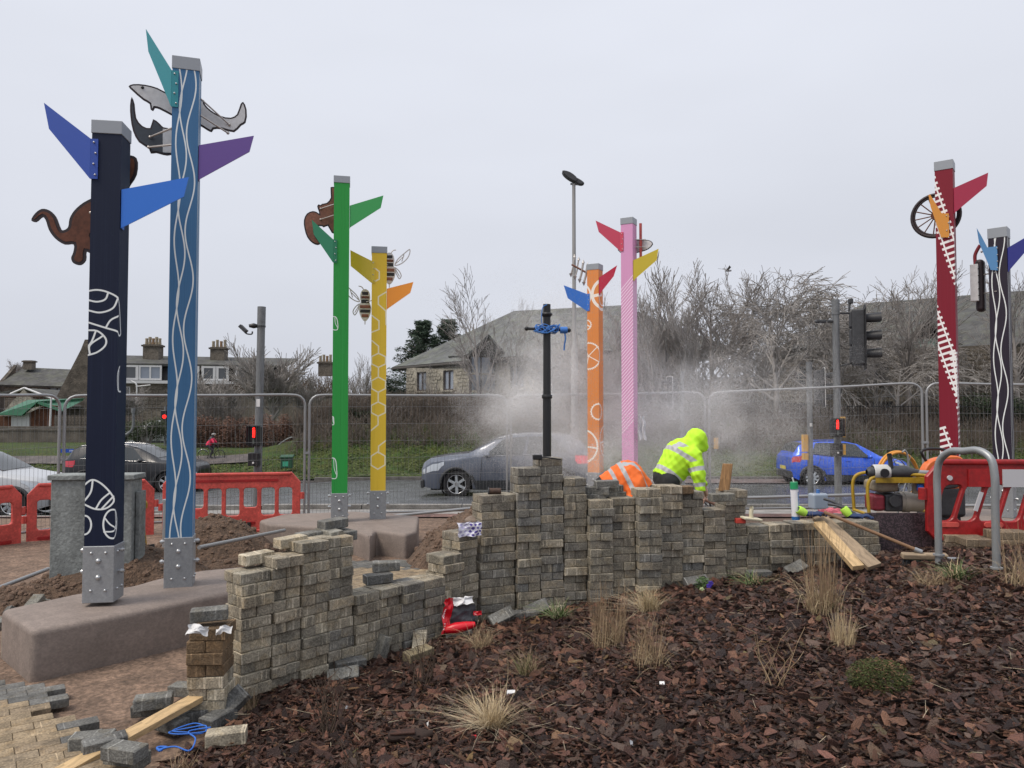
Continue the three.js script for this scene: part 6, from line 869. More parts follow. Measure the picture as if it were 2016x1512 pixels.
function glove(label, p, turn, tip) { const t = thing('work_glove', label, 'glove', p, turn, 'blue and lime work gloves'); part('palm', new THREE.SphereGeometry(0.05, 14, 10).scale(1.3, 0.45, 0.85), gloveBlue, t); for (let i = 0; i < 4; i++) part('finger', tube([[0.04, 0, -0.03 + i * 0.02], [0.085, 0.008, -0.036 + i * 0.024], [0.115 + (i % 3) * 0.008, -0.012, -0.038 + i * 0.025]], 0.0115, 7), gloveBlue, t); part('thumb', tube([[-0.01, 0, 0.035], [0.025, 0.005, 0.06], [0.05, -0.005, 0.065]], 0.012, 7), gloveBlue, t); part('cuff', lathe([[0.03, 0], [0.036, 0.03], [0.034, 0.07], [0.026, 0.075]], 14).rotateZ(Math.PI / 2 - tip).translate(-0.05, 0.005, 0), gloveLime, t); }
glove('work glove lying left beside the foam can', [2.478,0.763,-6.32], 0.1, 0.5); glove('work glove lying right with its lime cuff raised', [2.848,0.746,-6.32], -0.35, 0.9);
single('dark_hose', [tube([[2.7,0.856,-6.6], [2.758,0.836,-6.55], [2.831,0.79,-6.5], [2.907,0.745,-6.45]], 0.012, 8), tube([[2.714,0.818,-6.55], [2.779,0.807,-6.5], [2.852,0.771,-6.45]], 0.011, 8)], M.darkGrey, 'dark hose ends lying over the gloves', 'hose'); single('pink_cloth', crumple(0.2, 0.06, 31, 0.04).rotateX(-0.9).translate(2.68,0.766,-6.42), mat([0.5, 0.12, 0.16], 0.8), 'pinkish red cloth between the two gloves', 'cloth');
// ---------------------------------------------------------------- lamp post, signals, signs
const redGlow = (name) => { const m = mat([0.25, 0.01, 0.01], 0.4); m.emissive.set('#ff2018'); m.emissiveIntensity = 1.6; return m; };
{ const t = thing('street_lamp', 'tall pale lamp post with two flat lantern heads', 'street lamp', [1.81, -0.66, -22]), yT = 8.251 + 0.66; part('column', lathe([[0.1, 0], [0.1, yT * 0.45], [0.06, yT * 0.47], [0.05, yT]], 16), mat([0.46, 0.46, 0.45], 0.55, { map: T.fine }), t); part('bracket', bar([-0.1, yT, 0], [0.16, yT - 0.02, 0], 0.03, 8), M.poleGrey, t);
  part('lantern', extr(smooth([[-0.34, 0.34], [-0.12, 0.3], [0.1, 0.1], [0.06, 0.02], [-0.12, 0.09], [-0.3, 0.24]], 3), 0.26, 0.02).translate(0, yT + 0.02, 0), M.darkGrey, t); part('lantern', extr(smooth([[0.0, 0.16], [0.16, 0.1], [0.3, -0.02], [0.22, -0.06], [0.06, 0.0]], 3), 0.2, 0.02).translate(0, yT + 0.02, 0), M.darkGrey, t); }
function signalHead(t, x, y, z, turn, s = 1, edged = true) { // three lamps with visors
  const g = new THREE.Group(); g.name = 'signal_head'; g.position.set(x, y, z); g.rotation.y = turn; g.scale.setScalar(s); t.add(g);
  part('housing', rbox(0.3, 1.0, 0.22, 0.03, 0, 0, 0), M.darkGrey, g); part('backing_board', extr(rrect(-0.24, -0.58, 0.24, 0.58, 0.08), 0.02, 0.003).translate(0, 0, 0.11), M.black, g); if (edged) part('board_edge', extr(rrect(-0.25, -0.59, 0.25, 0.59, 0.08), 0.012, 0, [rrect(-0.235, -0.575, 0.235, 0.575, 0.08)]).translate(0, 0, 0.118), M.white, g);
  for (let i = 0; i < 3; i++) { const yy = 0.32 - i * 0.32; const v = new THREE.CylinderGeometry(0.125, 0.105, 0.26, 18, 1, true, -Math.PI * 0.62, Math.PI * 1.24).rotateX(Math.PI / 2).rotateZ(Math.PI); part('visor', v.translate(0, yy, 0.25), M.black, g); part('lens', cyl(0.1, 0.1, 0.02, 0, yy, 0.125, 18, Math.PI / 2), M.darkGrey, g); part('rear_cover', rbox(0.26, 0.29, 0.05, 0.03, 0, yy, -0.12), M.darkGrey, g); }
}
function manSignal(t, x, y, z, yellow) {
  const g = new THREE.Group(); g.name = 'crossing_signal'; g.position.set(x, y, z); t.add(g); part('housing', rbox(0.22, 0.36, 0.14, 0.02), M.black, g);
  part('red_man_lamp', [new THREE.SphereGeometry(0.022, 10, 8).translate(0, 0.14, 0.075), rbox(0.05, 0.1, 0.012, 0.005, 0, 0.07, 0.075), box(0.018, 0.06, 0.012, -0.013, 0.01, 0.075), box(0.018, 0.06, 0.012, 0.013, 0.01, 0.075)], redGlow(), g); part('green_man_lens', [cyl(0.012, 0.012, 0.01, 0, -0.05, 0.075, 8, Math.PI / 2), box(0.03, 0.07, 0.008, 0, -0.1, 0.075)], mat([0.12, 0.14, 0.13], 0.5), g); part('hood', [box(0.22, 0.012, 0.1, 0, 0.19, 0.1), box(0.012, 0.34, 0.1, -0.108, 0.01, 0.1), box(0.012, 0.34, 0.1, 0.108, 0.01, 0.1)], M.black, g);
  part('push_unit', rbox(0.2, 0.24, 0.13, 0.015, 0, -0.42, 0), M.black, g); part('push_button', cyl(0.018, 0.018, 0.02, 0.0, -0.48, 0.07, 12, Math.PI / 2), M.white, g);
  if (yellow) for (const [yy, h] of [[0.02, 0.4], [-0.42, 0.2]]) part('yellow_board', box(0.05, h, 0.12, 0.14, yy, -0.02), mat([0.6, 0.33, 0.06], 0.5), g);
}
{ const t = thing('camera_column', 'grey traffic column with camera and red man signal', 'traffic pole', [-4.683, -0.3, -14]), h = 3.54 + 0.3; t.rotation.z = -0.012; part('column', [cyl(0.07, 0.075, h - 0.35, 0, (h - 0.35) / 2, 0, 16), cyl(0.075, 0.075, 0.36, 0, h - 0.18, 0, 16)], M.poleGrey, t); const y = (v) => 1.62 + (808 - v) / 1494 * 14 + 0.3; manSignal(t, -0.02, y(858), 0.14); part('camera_dome', lathe([[0.0, -0.04], [0.08, -0.02], [0.09, 0.03], [0.0, 0.06]], 14).translate(-0.14, y(642), 0), M.black, t); part('camera_arm', tube([[-0.16, y(652), 0], [-0.17, y(657), 0], [-0.26, y(657), 0], [-0.3, y(654), 0]], 0.014, 6), M.darkGrey, t); part('flood_light', box(0.16, 0.06, 0.12, -0.33, y(647), 0, 0, 0, -0.75), M.darkGrey, t); part('sticker', box(0.07, 0.14, 0.004, 0, y(793), 0.077), M.white, t); part('band', cyl(0.08, 0.08, 0.03, 0, y(642), 0, 16), M.darkGrey, t); }
{ const t = thing('signal_pole', 'tall grey pole with large traffic light head', 'traffic pole', [6.422, -0.38, -15]), y = (v) => 1.62 + (808 - v) / 1494 * 15 + 0.38, h = y(590); part('column', [cyl(0.065, 0.07, h, 0, h / 2, 0, 16), cyl(0.075, 0.075, 0.3, 0, h - 0.14, 0, 16)], M.poleGrey, t); signalHead(t, 0.44, y(664), 0, 1.2, 1.1, false); part('arm', [bar([0, y(616), 0], [0.34, y(616), 0], 0.018, 6), bar([0, y(722), 0], [0.3, y(715), 0], 0.018, 6)], M.darkGrey, t); part('detector', rbox(0.08, 0.1, 0.1, 0.02, 0.3, y(592), 0), M.darkGrey, t); part('detector_stalk', bar([0.27, y(612), 0], [0.28, y(596), 0], 0.022, 6), M.darkGrey, t); part('side_sensor', [bar([0, y(632), 0], [-0.16, y(632), 0], 0.03, 6), rbox(0.2, 0.06, 0.1, 0.02, -0.3, y(632), 0)], M.darkGrey, t); signalHead(t, -0.24, y(762), -0.25, 1.35, 0.68); manSignal(t, -0.08, y(842), 0.13, true); }
{ const t = thing('push_button_pole', 'shorter grey pole with yellow backed boxes before blue car', 'traffic pole', [6.272, -0.4, -16]), y = (v) => 1.62 + (808 - v) / 1494 * 16 + 0.4, h = y(712); part('column', [cyl(0.055, 0.06, h, 0, h / 2, 0, 14), cyl(0.063, 0.063, 0.2, 0, h - 0.1, 0, 14)], M.poleGrey, t); for (const [v, hh] of [[872, 0.36], [898, 0.14]]) part('yellow_board', box(0.1, hh, 0.12, -0.11, y(v), 0), mat([0.6, 0.33, 0.06], 0.5), t); part('sticker', box(0.05, 0.07, 0.004, 0, y(836), 0.06), M.white, t); }
{ const t = thing('hazy_signal_pole', 'small traffic light pole dimmed by the dust', 'traffic pole', [4.706, -0.62, -21]), y = (v) => 1.62 + (808 - v) / 1494 * 21 + 0.62, h = y(731); part('column', cyl(0.06, 0.065, h, 0, h / 2, 0, 12), M.poleGrey, t); signalHead(t, -0.26, y(772), 0, -1.3, 0.75); part('yellow_board', box(0.1, 0.3, 0.1, 0.9, y(872), 0.1), mat([0.6, 0.33, 0.06], 0.5), t); part('yellow_board_arm', bar([0, y(872), 0], [0.9, y(872), 0.1], 0.02, 6), M.poleGrey, t); }
{ const t = thing('far_signal_pole', 'distant traffic light pole behind the blue pole', 'traffic pole', [-16.424, -0.3, -36]), y = (v) => 1.62 + (808 - v) / 1494 * 36 + 0.3; part('column', cyl(0.06, 0.06, y(800), 0, y(800) / 2, 0, 10), M.poleGrey, t); part('housing', rbox(0.3, 0.9, 0.25, 0.04, 0, y(826), 0.1), M.black, t); part('red_lamp', cyl(0.09, 0.09, 0.03, 0.06, y(820), 0.24, 14, Math.PI / 2), redGlow(), t); part('box_sign', rbox(0.4, 0.35, 0.2, 0.03, -0.1, y(846), 0.15), M.black, t); }
{ const t = thing('bent_post', 'bent grey post behind the black car', 'post', [-15.329,0.342,-30], 0); part('tube', tube([[0, 0, 0], [0.02, 0.25, 0], [0.25, 0.42, 0], [0.36, 0.6, 0], [0.37, 1.25, 0]], 0.055, 8), M.poleGrey, t); part('cap', cyl(0.075, 0.075, 0.18, 0.37, 1.28, 0, 10), M.poleGrey, t); }
{ const c = document.createElement('canvas'); c.width = 512; c.height = 96; const k = c.getContext('2d'); k.fillStyle = '#1746a8'; k.fillRect(0, 0, 512, 96); k.fillStyle = '#dfe6f2'; k.font = 'bold 54px sans-serif'; k.textAlign = 'center'; k.fillText('STREET', 330, 68); k.fillRect(452, 26, 18, 46); k.font = 'bold 40px sans-serif'; const tx = new THREE.CanvasTexture(c); tx.colorSpace = THREE.SRGBColorSpace;
  const t = thing('street_sign', 'low blue street name sign on the lawn', 'sign', [-18.003,-0.279,-31], 0.1); part('plate', box(0.8, 0.15, 0.02, 0, 0.26, 0), mat('#1746a8', 0.5), t); const f = new THREE.PlaneGeometry(0.8, 0.15); part('sign_face', f.translate(0, 0.26, 0.013), mat([1, 1, 1], 0.5, { map: tx }), t); for (const x of [-0.3, 0.3]) part('leg', box(0.04, 0.3, 0.03, x, 0.05, -0.02), M.poleGrey, t); }
{ const t = thing('grit_bin', 'green grit bin on the grass bank', 'bin', [-8.424,-0.505,-28.5], 0.15), m = mat([0.03, 0.12, 0.06], 0.6, { map: T.fine }); part('body', rbox(0.42, 0.4, 0.4, 0.03, 0, 0.17, 0), m, t); part('lid', rbox(0.5, 0.08, 0.46, 0.03, 0, 0.4, 0, 0.12), m, t); part('label', box(0.2, 0.18, 0.01, -0.03, 0.14, 0.203), mat([0.05, 0.35, 0.22], 0.5), t); }
{ const t = thing('handrail', 'thin grey handrail on steps behind the signal', 'handrail', [0, 0, 0]); for (const d of [33, 33.6]) { part('rail', tube([[((545 - 1008) / 1494) * d, -0.226, -d], [((545 - 1008) / 1494) * d, -0.006, -d], [((572 - 1008) / 1494) * d, 0.434, -d], [((580 - 1008) / 1494) * d, 0.434, -d], [((580 - 1008) / 1494) * d, -0.072, -d]], 0.022, 6), M.poleGrey, t); } }
{ const t = thing('flying_gull', 'small gull flying above the bare trees', 'bird', [11.445,9.026,-40], 0.4), m = mat([0.2, 0.2, 0.21], 0.8); part('body', (() => { const g = [new THREE.SphereGeometry(0.07, 10, 8).scale(2.4, 0.8, 0.8), new THREE.SphereGeometry(0.05, 8, 6).translate(0.18, 0.02, 0)]; for (const s of [-1, 1]) g.push(extr([[0.06, 0], [-0.1, 0], [-0.16, 0.26], [0.0, 0.3]], 0.015).rotateX(s * 1.1).translate(0, 0.03, 0), extr([[0.0, 0.28], [-0.16, 0.24], [-0.28, 0.5]], 0.012).rotateX(s * 1.25).translate(0, 0.03, 0)); return g; })(), m, t); }

// ---------------------------------------------------------------- vehicles
const carGlass = mat([0.045, 0.052, 0.056], 0.12), tyreM = mat([0.016, 0.016, 0.017], 0.85), plastic = mat([0.03, 0.032, 0.035], 0.6), wellM = mat([0.008, 0.008, 0.009], 0.9), lampGlass = mat([0.5, 0.53, 0.56], 0.1, { metal: 0.4, clearcoat: 1 });
const wheelCache = new Map();
function wheel(parent, x, y, z, r, side, spokes) {
  const g = new THREE.Group(); g.name = 'wheel'; g.position.set(x, y, z); g.rotation.y = side > 0 ? 0 : Math.PI; parent.add(g);
  const key = r + '|' + spokes; if (!wheelCache.has(key)) wheelCache.set(key, {
    tyre: lathe([[r * 0.66, -0.1], [r * 0.93, -0.1], [r, -0.07], [r, 0.07], [r * 0.93, 0.1], [r * 0.68, 0.1], [r * 0.66, 0.06]], 36).rotateX(Math.PI / 2), back: cyl(r * 0.67, r * 0.67, 0.02, 0, 0, 0.0, 28, Math.PI / 2), ring: new THREE.TorusGeometry(r * 0.66, 0.014, 6, 36).translate(0, 0, 0.08),
    spoke: [...Array(spokes)].map((_, i) => extr([[-0.035, 0.03], [0.035, 0.03], [0.022, r * 0.65], [-0.045, r * 0.65]], 0.03, 0.005).translate(0, 0, 0.07).rotateZ(i / spokes * 6.2832)), hub: cyl(0.05, 0.05, 0.03, 0, 0, 0.075, 14, Math.PI / 2) });
  const c = wheelCache.get(key); part('tyre', c.tyre, tyreM, g); const rim = part('rim', c.back, wellM, g); part('rim_ring', c.ring, M.chrome, rim); part('hub', c.hub, M.chrome, rim); for (const s of c.spoke) part('spoke', s, lampGlass, rim);
}
// o: profile tables over x from the front (0) to the rear (L): top, belt, width; local x forward is -, the car faces -x; glass spans
function car(label, pos, turn, paint, o) {
  const t = thing(o.name ?? 'parked_car', label, 'car', pos, turn), W = o.W / 2, wr = o.wr, arch = wr + 0.055, body = mat(paint, 0.35, { metal: paint[2] > 0.05 ? 0.3 : 0, clearcoat: paint[2] > 0.05 ? 0.8 : 0.3, clearcoatRoughness: 0.08 });
  const sill = (x) => { let y = tab(o.low, x); for (const wx of o.wheels) { const q = arch * arch - (x - wx) * (x - wx); if (q > 0) y = Math.max(y, wr + Math.sqrt(q)); } return y; };
  const half = (x) => W * tab(o.plan, x), top = (x) => tab(o.top, x), belt = (x) => Math.min(tab(o.belt, x), top(x) - 0.02);
  const surf = (x, q, off = 0) => { // q 0..1 from sill to roof centre line
    const b = belt(x), s = Math.min(sill(x), b - 0.02), T0 = top(x), h = half(x), cab = clamp((T0 - b) / 0.45, 0, 1); let y, z;
    if (q < 0.5) { const k = q / 0.5; y = lerp(s, b, k); const low = clamp((y - 0.2) / 0.5, 0, 1); z = h * (0.95 + 0.05 * Math.sin(Math.PI * clamp((y - 0.15) / (b - 0.15) * 0.85, 0, 1)) - 0.02 * (1 - low)) - 0.015 * k * k; }
    else if (q < 0.82) { const k = (q - 0.5) / 0.32; y = lerp(b, lerp(b, T0, 0.9), k); z = lerp(h * 0.965 - 0.015, h * lerp(0.8, 0.7, cab), Math.pow(k, 1.15)); }
    else { const k = (q - 0.82) / 0.18; const z0 = h * lerp(0.8, 0.7, cab); z = z0 * (1 - k); y = lerp(lerp(b, T0, 0.9), T0, Math.sin(k * Math.PI / 2)); }
    return [x, y + (q > 0.8 ? off : off * 0.3), z + (q > 0.95 ? 0 : off)];
  };
  const grid = (xs, qs, off, side, xof = null) => { const pos = [], idx = [], n = qs.length; xs.forEach((x, i) => qs.forEach((q) => { const p = surf(xof ? xof(x, q) : x, q, off); pos.push(p[0], p[1], p[2] * side); })); for (let i = 0; i + 1 < xs.length; i++) for (let j = 0; j + 1 < n; j++) { const a = i * n + j; idx.push(a, a + n, a + n + 1, a, a + n + 1, a + 1); } const g = new THREE.BufferGeometry(); g.setAttribute('position', new THREE.Float32BufferAttribute(pos, 3)); g.setIndex(idx); g.computeVertexNormals(); return g; };
  const lin = (a, b, n) => [...Array(n + 1)].map((_, i) => lerp(a, b, i / n)), xs = lin(0.001, o.L - 0.001, 110), qs = [...lin(0, 0.5, 10), ...lin(0.51, 0.82, 7), ...lin(0.84, 1, 7)];
  const shell = [grid(xs, qs, 0, 1), grid(xs, qs, 0, -1)]; for (const x of [0.001, o.L - 0.001]) { const p = []; for (let j = 0; j + 1 < qs.length; j++) { const a = surf(x, qs[j]), b = surf(x, qs[j + 1]); p.push(...a, ...b, a[0], a[1], -a[2], ...b, b[0], b[1], -b[2], a[0], a[1], -a[2]); } const g = new THREE.BufferGeometry(); g.setAttribute('position', new THREE.Float32BufferAttribute(p, 3)); g.computeVertexNormals(); shell.push(g); }
  part('body', shell, body, t);
  for (const s of [1, -1]) {
    for (const [x0, x1, lean0, lean1] of o.side) part('side_window', grid(lin(0, 1, 28), lin(0.525, 0.8, 10), 0.016, s, (f, q) => { const k = (q - 0.525) / 0.275; return lerp(x0 + lean0 * k, x1 + lean1 * k, f); }), carGlass, t);
    part('window_trim', tube(lin(o.side[0][0], o.side[o.side.length - 1][1], 16).map((x) => { const p = surf(x, 0.512, 0.01); return [p[0], p[1], p[2] * s]; }), 0.009, 5), o.trim ?? M.chrome, t);
    part('roof_rail', tube(lin(o.rail[0], o.rail[1], 12).map((x) => { const p = surf(x, 0.84, 0.02); return [p[0], p[1], p[2] * s]; }), 0.014, 5), o.trim ?? M.chrome, t);
    part('sill_cladding', grid(lin(o.wheels[0] + arch * 0.95, o.wheels[1] - arch * 0.95, 20), lin(0.0, 0.13, 3), 0.008, s), plastic, t);
    for (const wx of o.wheels) { part('arch_trim', new THREE.TorusGeometry(arch, 0.042, 6, 24, Math.PI * 0.94).rotateZ(Math.PI * 0.03).translate(wx, wr, s * (half(wx) * 0.965)), plastic, t); wheel(t, wx, wr, s * (half(wx) * 0.955 - 0.09), wr, s, o.spokes ?? 5); part('wheel_well', new THREE.CylinderGeometry(arch, arch, 0.3, 24, 1, true).rotateX(Math.PI / 2).translate(wx, wr, s * (half(wx) - 0.2)), wellM, t); }
    for (const x of o.doors) part('door_handle', rbox(0.16, 0.025, 0.03, 0.008, x, belt(x) - 0.1, s * (half(x) * 0.985)), body, t);
    for (const [x, q] of o.seams) part('door_seam', tube(lin(0.1, 0.5, 6).map((qq) => { const p = surf(x + (qq - 0.3) * q, qq, 0.001); return [p[0], p[1], p[2] * s]; }), 0.006, 4), wellM, t);
    part('mirror', [new THREE.SphereGeometry(0.09, 12, 8).scale(0.8, 0.75, 1.2).translate(o.mirror, belt(o.mirror) + 0.05, s * (half(o.mirror) + 0.1))], body, t);
    part('headlight', grid(lin(0.02, o.lampF, 8), lin(0.33, 0.46, 4), 0.008, s), lampGlass, t); part('tail_light', grid(lin(o.L - o.lampR, o.L - 0.01, 8), lin(0.36, 0.48, 4), 0.008, s), o.tail, t);
  }
  const across = (x0, x1, m, name, qz = 0.84) => { const pos = [], idx = [], N = 10; lin(x0, x1, N).forEach((x) => lin(-1, 1, N).forEach((f) => { const q = lerp(1, qz, Math.abs(f)), p = surf(x, q, 0.008); pos.push(p[0], p[1] + 0.004, p[2] * Math.sign(f || 1) * 0.96); })); for (let i = 0; i < N; i++) for (let j = 0; j < N; j++) { const a = i * (N + 1) + j; idx.push(a, a + 1, a + N + 2, a, a + N + 2, a + N + 1); } const g = new THREE.BufferGeometry(); g.setAttribute('position', new THREE.Float32BufferAttribute(pos, 3)); g.setIndex(idx); g.computeVertexNormals(); part(name, g, m, t); };
  across(o.screen[0], o.screen[1], carGlass, 'windscreen', 0.82); across(o.rear[0], o.rear[1], carGlass, 'rear_window', 0.82);
  part('front_bumper', rbox(0.1, 0.22, o.W * 0.8, 0.04, 0.03, 0.36, 0), plastic, t); part('rear_bumper', rbox(0.1, 0.24, o.W * 0.8, 0.04, o.L - 0.03, 0.4, 0), plastic, t); part('floor_pan', box(o.L - 0.5, 0.08, o.W * 0.8, o.L / 2, 0.24, 0), wellM, t);
  const np = part('number_plate', box(0.012, 0.11, 0.5, -0.03, 0.42, 0), M.white, t); part('rear_plate', box(0.012, 0.11, 0.5, o.L + 0.03, 0.6, 0), mat([0.6, 0.5, 0.1], 0.5), t);
  return t;
}
const tailRed = mat([0.5, 0.01, 0.03], 0.2, { clearcoat: 1 }), tailLit = mat([0.55, 0.02, 0.05], 0.2); tailLit.emissive.set('#e0183a'); tailLit.emissiveIntensity = 0.35;
const suv = { L: 4.45, W: 1.84, wr: 0.36, wheels: [0.92, 3.58], low: [[0, 0.3], [0.3, 0.24], [4.1, 0.26], [4.45, 0.36]], plan: [[0, 0.66], [0.12, 0.84], [0.4, 0.95], [1, 1], [3.6, 1], [4.1, 0.94], [4.35, 0.84], [4.45, 0.72]], top: [[0, 0.76], [0.05, 0.9], [0.2, 1.0], [0.7, 1.09], [1.2, 1.14], [1.5, 1.31], [1.9, 1.52], [2.3, 1.62], [2.8, 1.66], [3.4, 1.65], [3.9, 1.59], [4.15, 1.48], [4.32, 1.2], [4.42, 1.06], [4.45, 0.98]], belt: [[0, 0.72], [0.3, 0.92], [1.2, 1.04], [2.5, 1.08], [3.6, 1.15], [4.45, 1.1]], side: [[1.6, 2.62, 0.5, 0.1], [2.7, 3.78, 0.08, -0.42]], rail: [2.0, 3.9], doors: [2.4, 3.35], seams: [[1.55, 0.1], [2.66, 0.05], [3.45, -0.3]], mirror: 1.72, lampF: 0.6, lampR: 0.5, screen: [1.28, 2.15], rear: [3.98, 4.28], tail: tailLit, spokes: 6 };
car('slate blue SUV driving left behind the dust', [-2.336, -0.62, -20.3], 0, [0.1, 0.115, 0.15], { ...suv, name: 'moving_suv' });
const hatch = { L: 3.84, W: 1.73, wr: 0.32, wheels: [0.78, 3.23], low: [[0, 0.28], [0.3, 0.2], [3.6, 0.22], [3.84, 0.34]], plan: [[0, 0.62], [0.12, 0.82], [0.4, 0.95], [0.9, 1], [3.2, 1], [3.6, 0.95], [3.84, 0.8]], top: [[0, 0.68], [0.06, 0.78], [0.3, 0.88], [0.8, 0.96], [1.0, 1.0], [1.35, 1.22], [1.7, 1.42], [2.1, 1.5], [2.9, 1.49], [3.4, 1.43], [3.58, 1.36], [3.75, 1.06], [3.84, 0.95]], belt: [[0, 0.62], [0.3, 0.8], [1.0, 0.92], [2.6, 0.97], [3.3, 1.06], [3.84, 1.0]], side: [[1.35, 2.3, 0.42, 0.05], [2.36, 3.25, 0.05, -0.2]], rail: [1.9, 3.3], trim: M.black, doors: [2.1, 2.95], seams: [[1.25, 0.1], [2.33, 0.05], [3.0, -0.3]], mirror: 1.45, lampF: 0.6, lampR: 0.3, screen: [1.05, 1.85], rear: [3.45, 3.72], tail: tailRed, spokes: 9 };
car('bright blue hatchback seen beyond the fence', [12.766, -0.83, -25.0], Math.PI, [0.018, 0.11, 0.7], { ...hatch, name: 'blue_hatchback' });
car('black SUV waiting behind navy and blue poles', [-10.465, -1.13, -25.95], Math.PI, [0.008, 0.009, 0.012], { ...suv, name: 'black_suv', tail: tailRed });
car('silver hatchback at the picture edge behind the barrier', [-10.093, -0.72, -17.3], Math.PI + 0.12, [0.45, 0.46, 0.47], { ...hatch, name: 'silver_hatchback' });
car('pale car roof showing above the clipped bush', [-20.416, -0.35, -40], 0, [0.35, 0.38, 0.38], { ...hatch, name: 'distant_car' });
// ---------------------------------------------------------------- people
function sdfGeo(fn, c, half, res) {
  const mc = new MarchingCubes(res, new THREE.MeshStandardMaterial(), false, false, 200000); mc.isolation = 0; const n = mc.size, f = mc.field;
  for (let k = 0; k < n; k++) for (let j = 0; j < n; j++) for (let i = 0; i < n; i++) f[i + j * n + k * n * n] = -fn(c[0] + (i - n / 2) / (n / 2) * half, c[1] + (j - n / 2) / (n / 2) * half, c[2] + (k - n / 2) / (n / 2) * half);
  mc.update(); const g = new THREE.BufferGeometry(), p = mc.positionArray.slice(0, mc.count * 3); for (let i = 0; i < p.length; i += 3) { p[i] = p[i] * half + c[0]; p[i + 1] = p[i + 1] * half + c[1]; p[i + 2] = p[i + 2] * half + c[2]; }
  g.setAttribute('position', new THREE.BufferAttribute(p, 3)); const m = mergeVertices(g, 1e-4); m.computeVertexNormals(); return m;
}
const cap = (x, y, z, a, b, ra, rb) => { const dx = b[0] - a[0], dy = b[1] - a[1], dz = b[2] - a[2], t = clamp(((x - a[0]) * dx + (y - a[1]) * dy + (z - a[2]) * dz) / (dx * dx + dy * dy + dz * dz), 0, 1); return Math.hypot(x - a[0] - dx * t, y - a[1] - dy * t, z - a[2] - dz * t) - lerp(ra, rb, t); };
const smin = (a, b, k) => { const h = clamp(0.5 + 0.5 * (b - a) / k, 0, 1); return lerp(b, a, h) - k * h * (1 - h); };
const bones = (list, k = 0.05) => (x, y, z) => { let d = 9; for (const b of list) d = smin(d, cap(x, y, z, b[0], b[1], b[2], b[3]), b[4] ?? k); return d; };
function splitGeo(g, test) { const h = g.toNonIndexed(), p = h.attributes.position, nn = h.attributes.normal, A = [[], []], B = [[], []]; for (let i = 0; i < p.count; i += 3) { const cx = (p.getX(i) + p.getX(i + 1) + p.getX(i + 2)) / 3, cy = (p.getY(i) + p.getY(i + 1) + p.getY(i + 2)) / 3, cz = (p.getZ(i) + p.getZ(i + 1) + p.getZ(i + 2)) / 3, q = test(cx, cy, cz) ? B : A; for (let k = 0; k < 3; k++) { q[0].push(p.getX(i + k), p.getY(i + k), p.getZ(i + k)); q[1].push(nn.getX(i + k), nn.getY(i + k), nn.getZ(i + k)); } } return [A, B].map((q) => { const r = new THREE.BufferGeometry(); r.setAttribute('position', new THREE.Float32BufferAttribute(q[0], 3)); r.setAttribute('normal', new THREE.Float32BufferAttribute(q[1], 3)); return r; }); }
function handBones(w, dir, side) { // palm and five fingers from the wrist w
  const d = V(...dir).normalize(), s = V(...side).normalize(), n = d.clone().cross(s), at = (a, b, c) => [w[0] + d.x * a + s.x * b + n.x * c, w[1] + d.y * a + s.y * b + n.y * c, w[2] + d.z * a + s.z * b + n.z * c], o = [[at(0, 0, 0), at(0.05, 0, 0), 0.026, 0.03, 0.02], [at(0.05, -0.02, 0), at(0.085, -0.028, 0), 0.02, 0.018, 0.015], [at(0.05, 0.02, 0), at(0.085, 0.028, 0), 0.02, 0.018, 0.015]];
  [[-0.03, 0.062], [-0.01, 0.075], [0.011, 0.07], [0.031, 0.052]].forEach(([b, l]) => o.push([at(0.085, b, 0), at(0.085 + l * 0.5, b * 1.1, 0.012), 0.0105, 0.0095, 0.006], [at(0.085 + l * 0.5, b * 1.1, 0.012), at(0.085 + l * 0.75, b * 1.1, 0.045), 0.0095, 0.008, 0.006]));
  o.push([at(0.02, -0.026, 0), at(0.055, -0.055, 0.015), 0.014, 0.012, 0.01], [at(0.055, -0.055, 0.015), at(0.085, -0.06, 0.035), 0.0115, 0.009, 0.006]); return o;
}
const skin = mat([0.42, 0.25, 0.18], 0.6), hairM = mat([0.05, 0.035, 0.025], 0.9), trouser = mat([0.035, 0.038, 0.04], 0.9, { map: T.fine }), boot = mat([0.06, 0.045, 0.03], 0.8), silver = mat([0.42, 0.43, 0.44], 0.45), hiYellow = mat([0.5, 0.88, 0.03], 0.75), hiOrange = mat([0.9, 0.17, 0.025], 0.75);
const wrinkle = (x, y, z, a) => a * 0.85 * (0.9 * Math.abs(Math.sin(x * 24 - y * 31 + 2 * Math.sin(z * 17))) + Math.sin(x * 38 + y * 21) * Math.sin(y * 33 - z * 27) + 0.7 * Math.sin(x * 71 + z * 60 + y * 50));
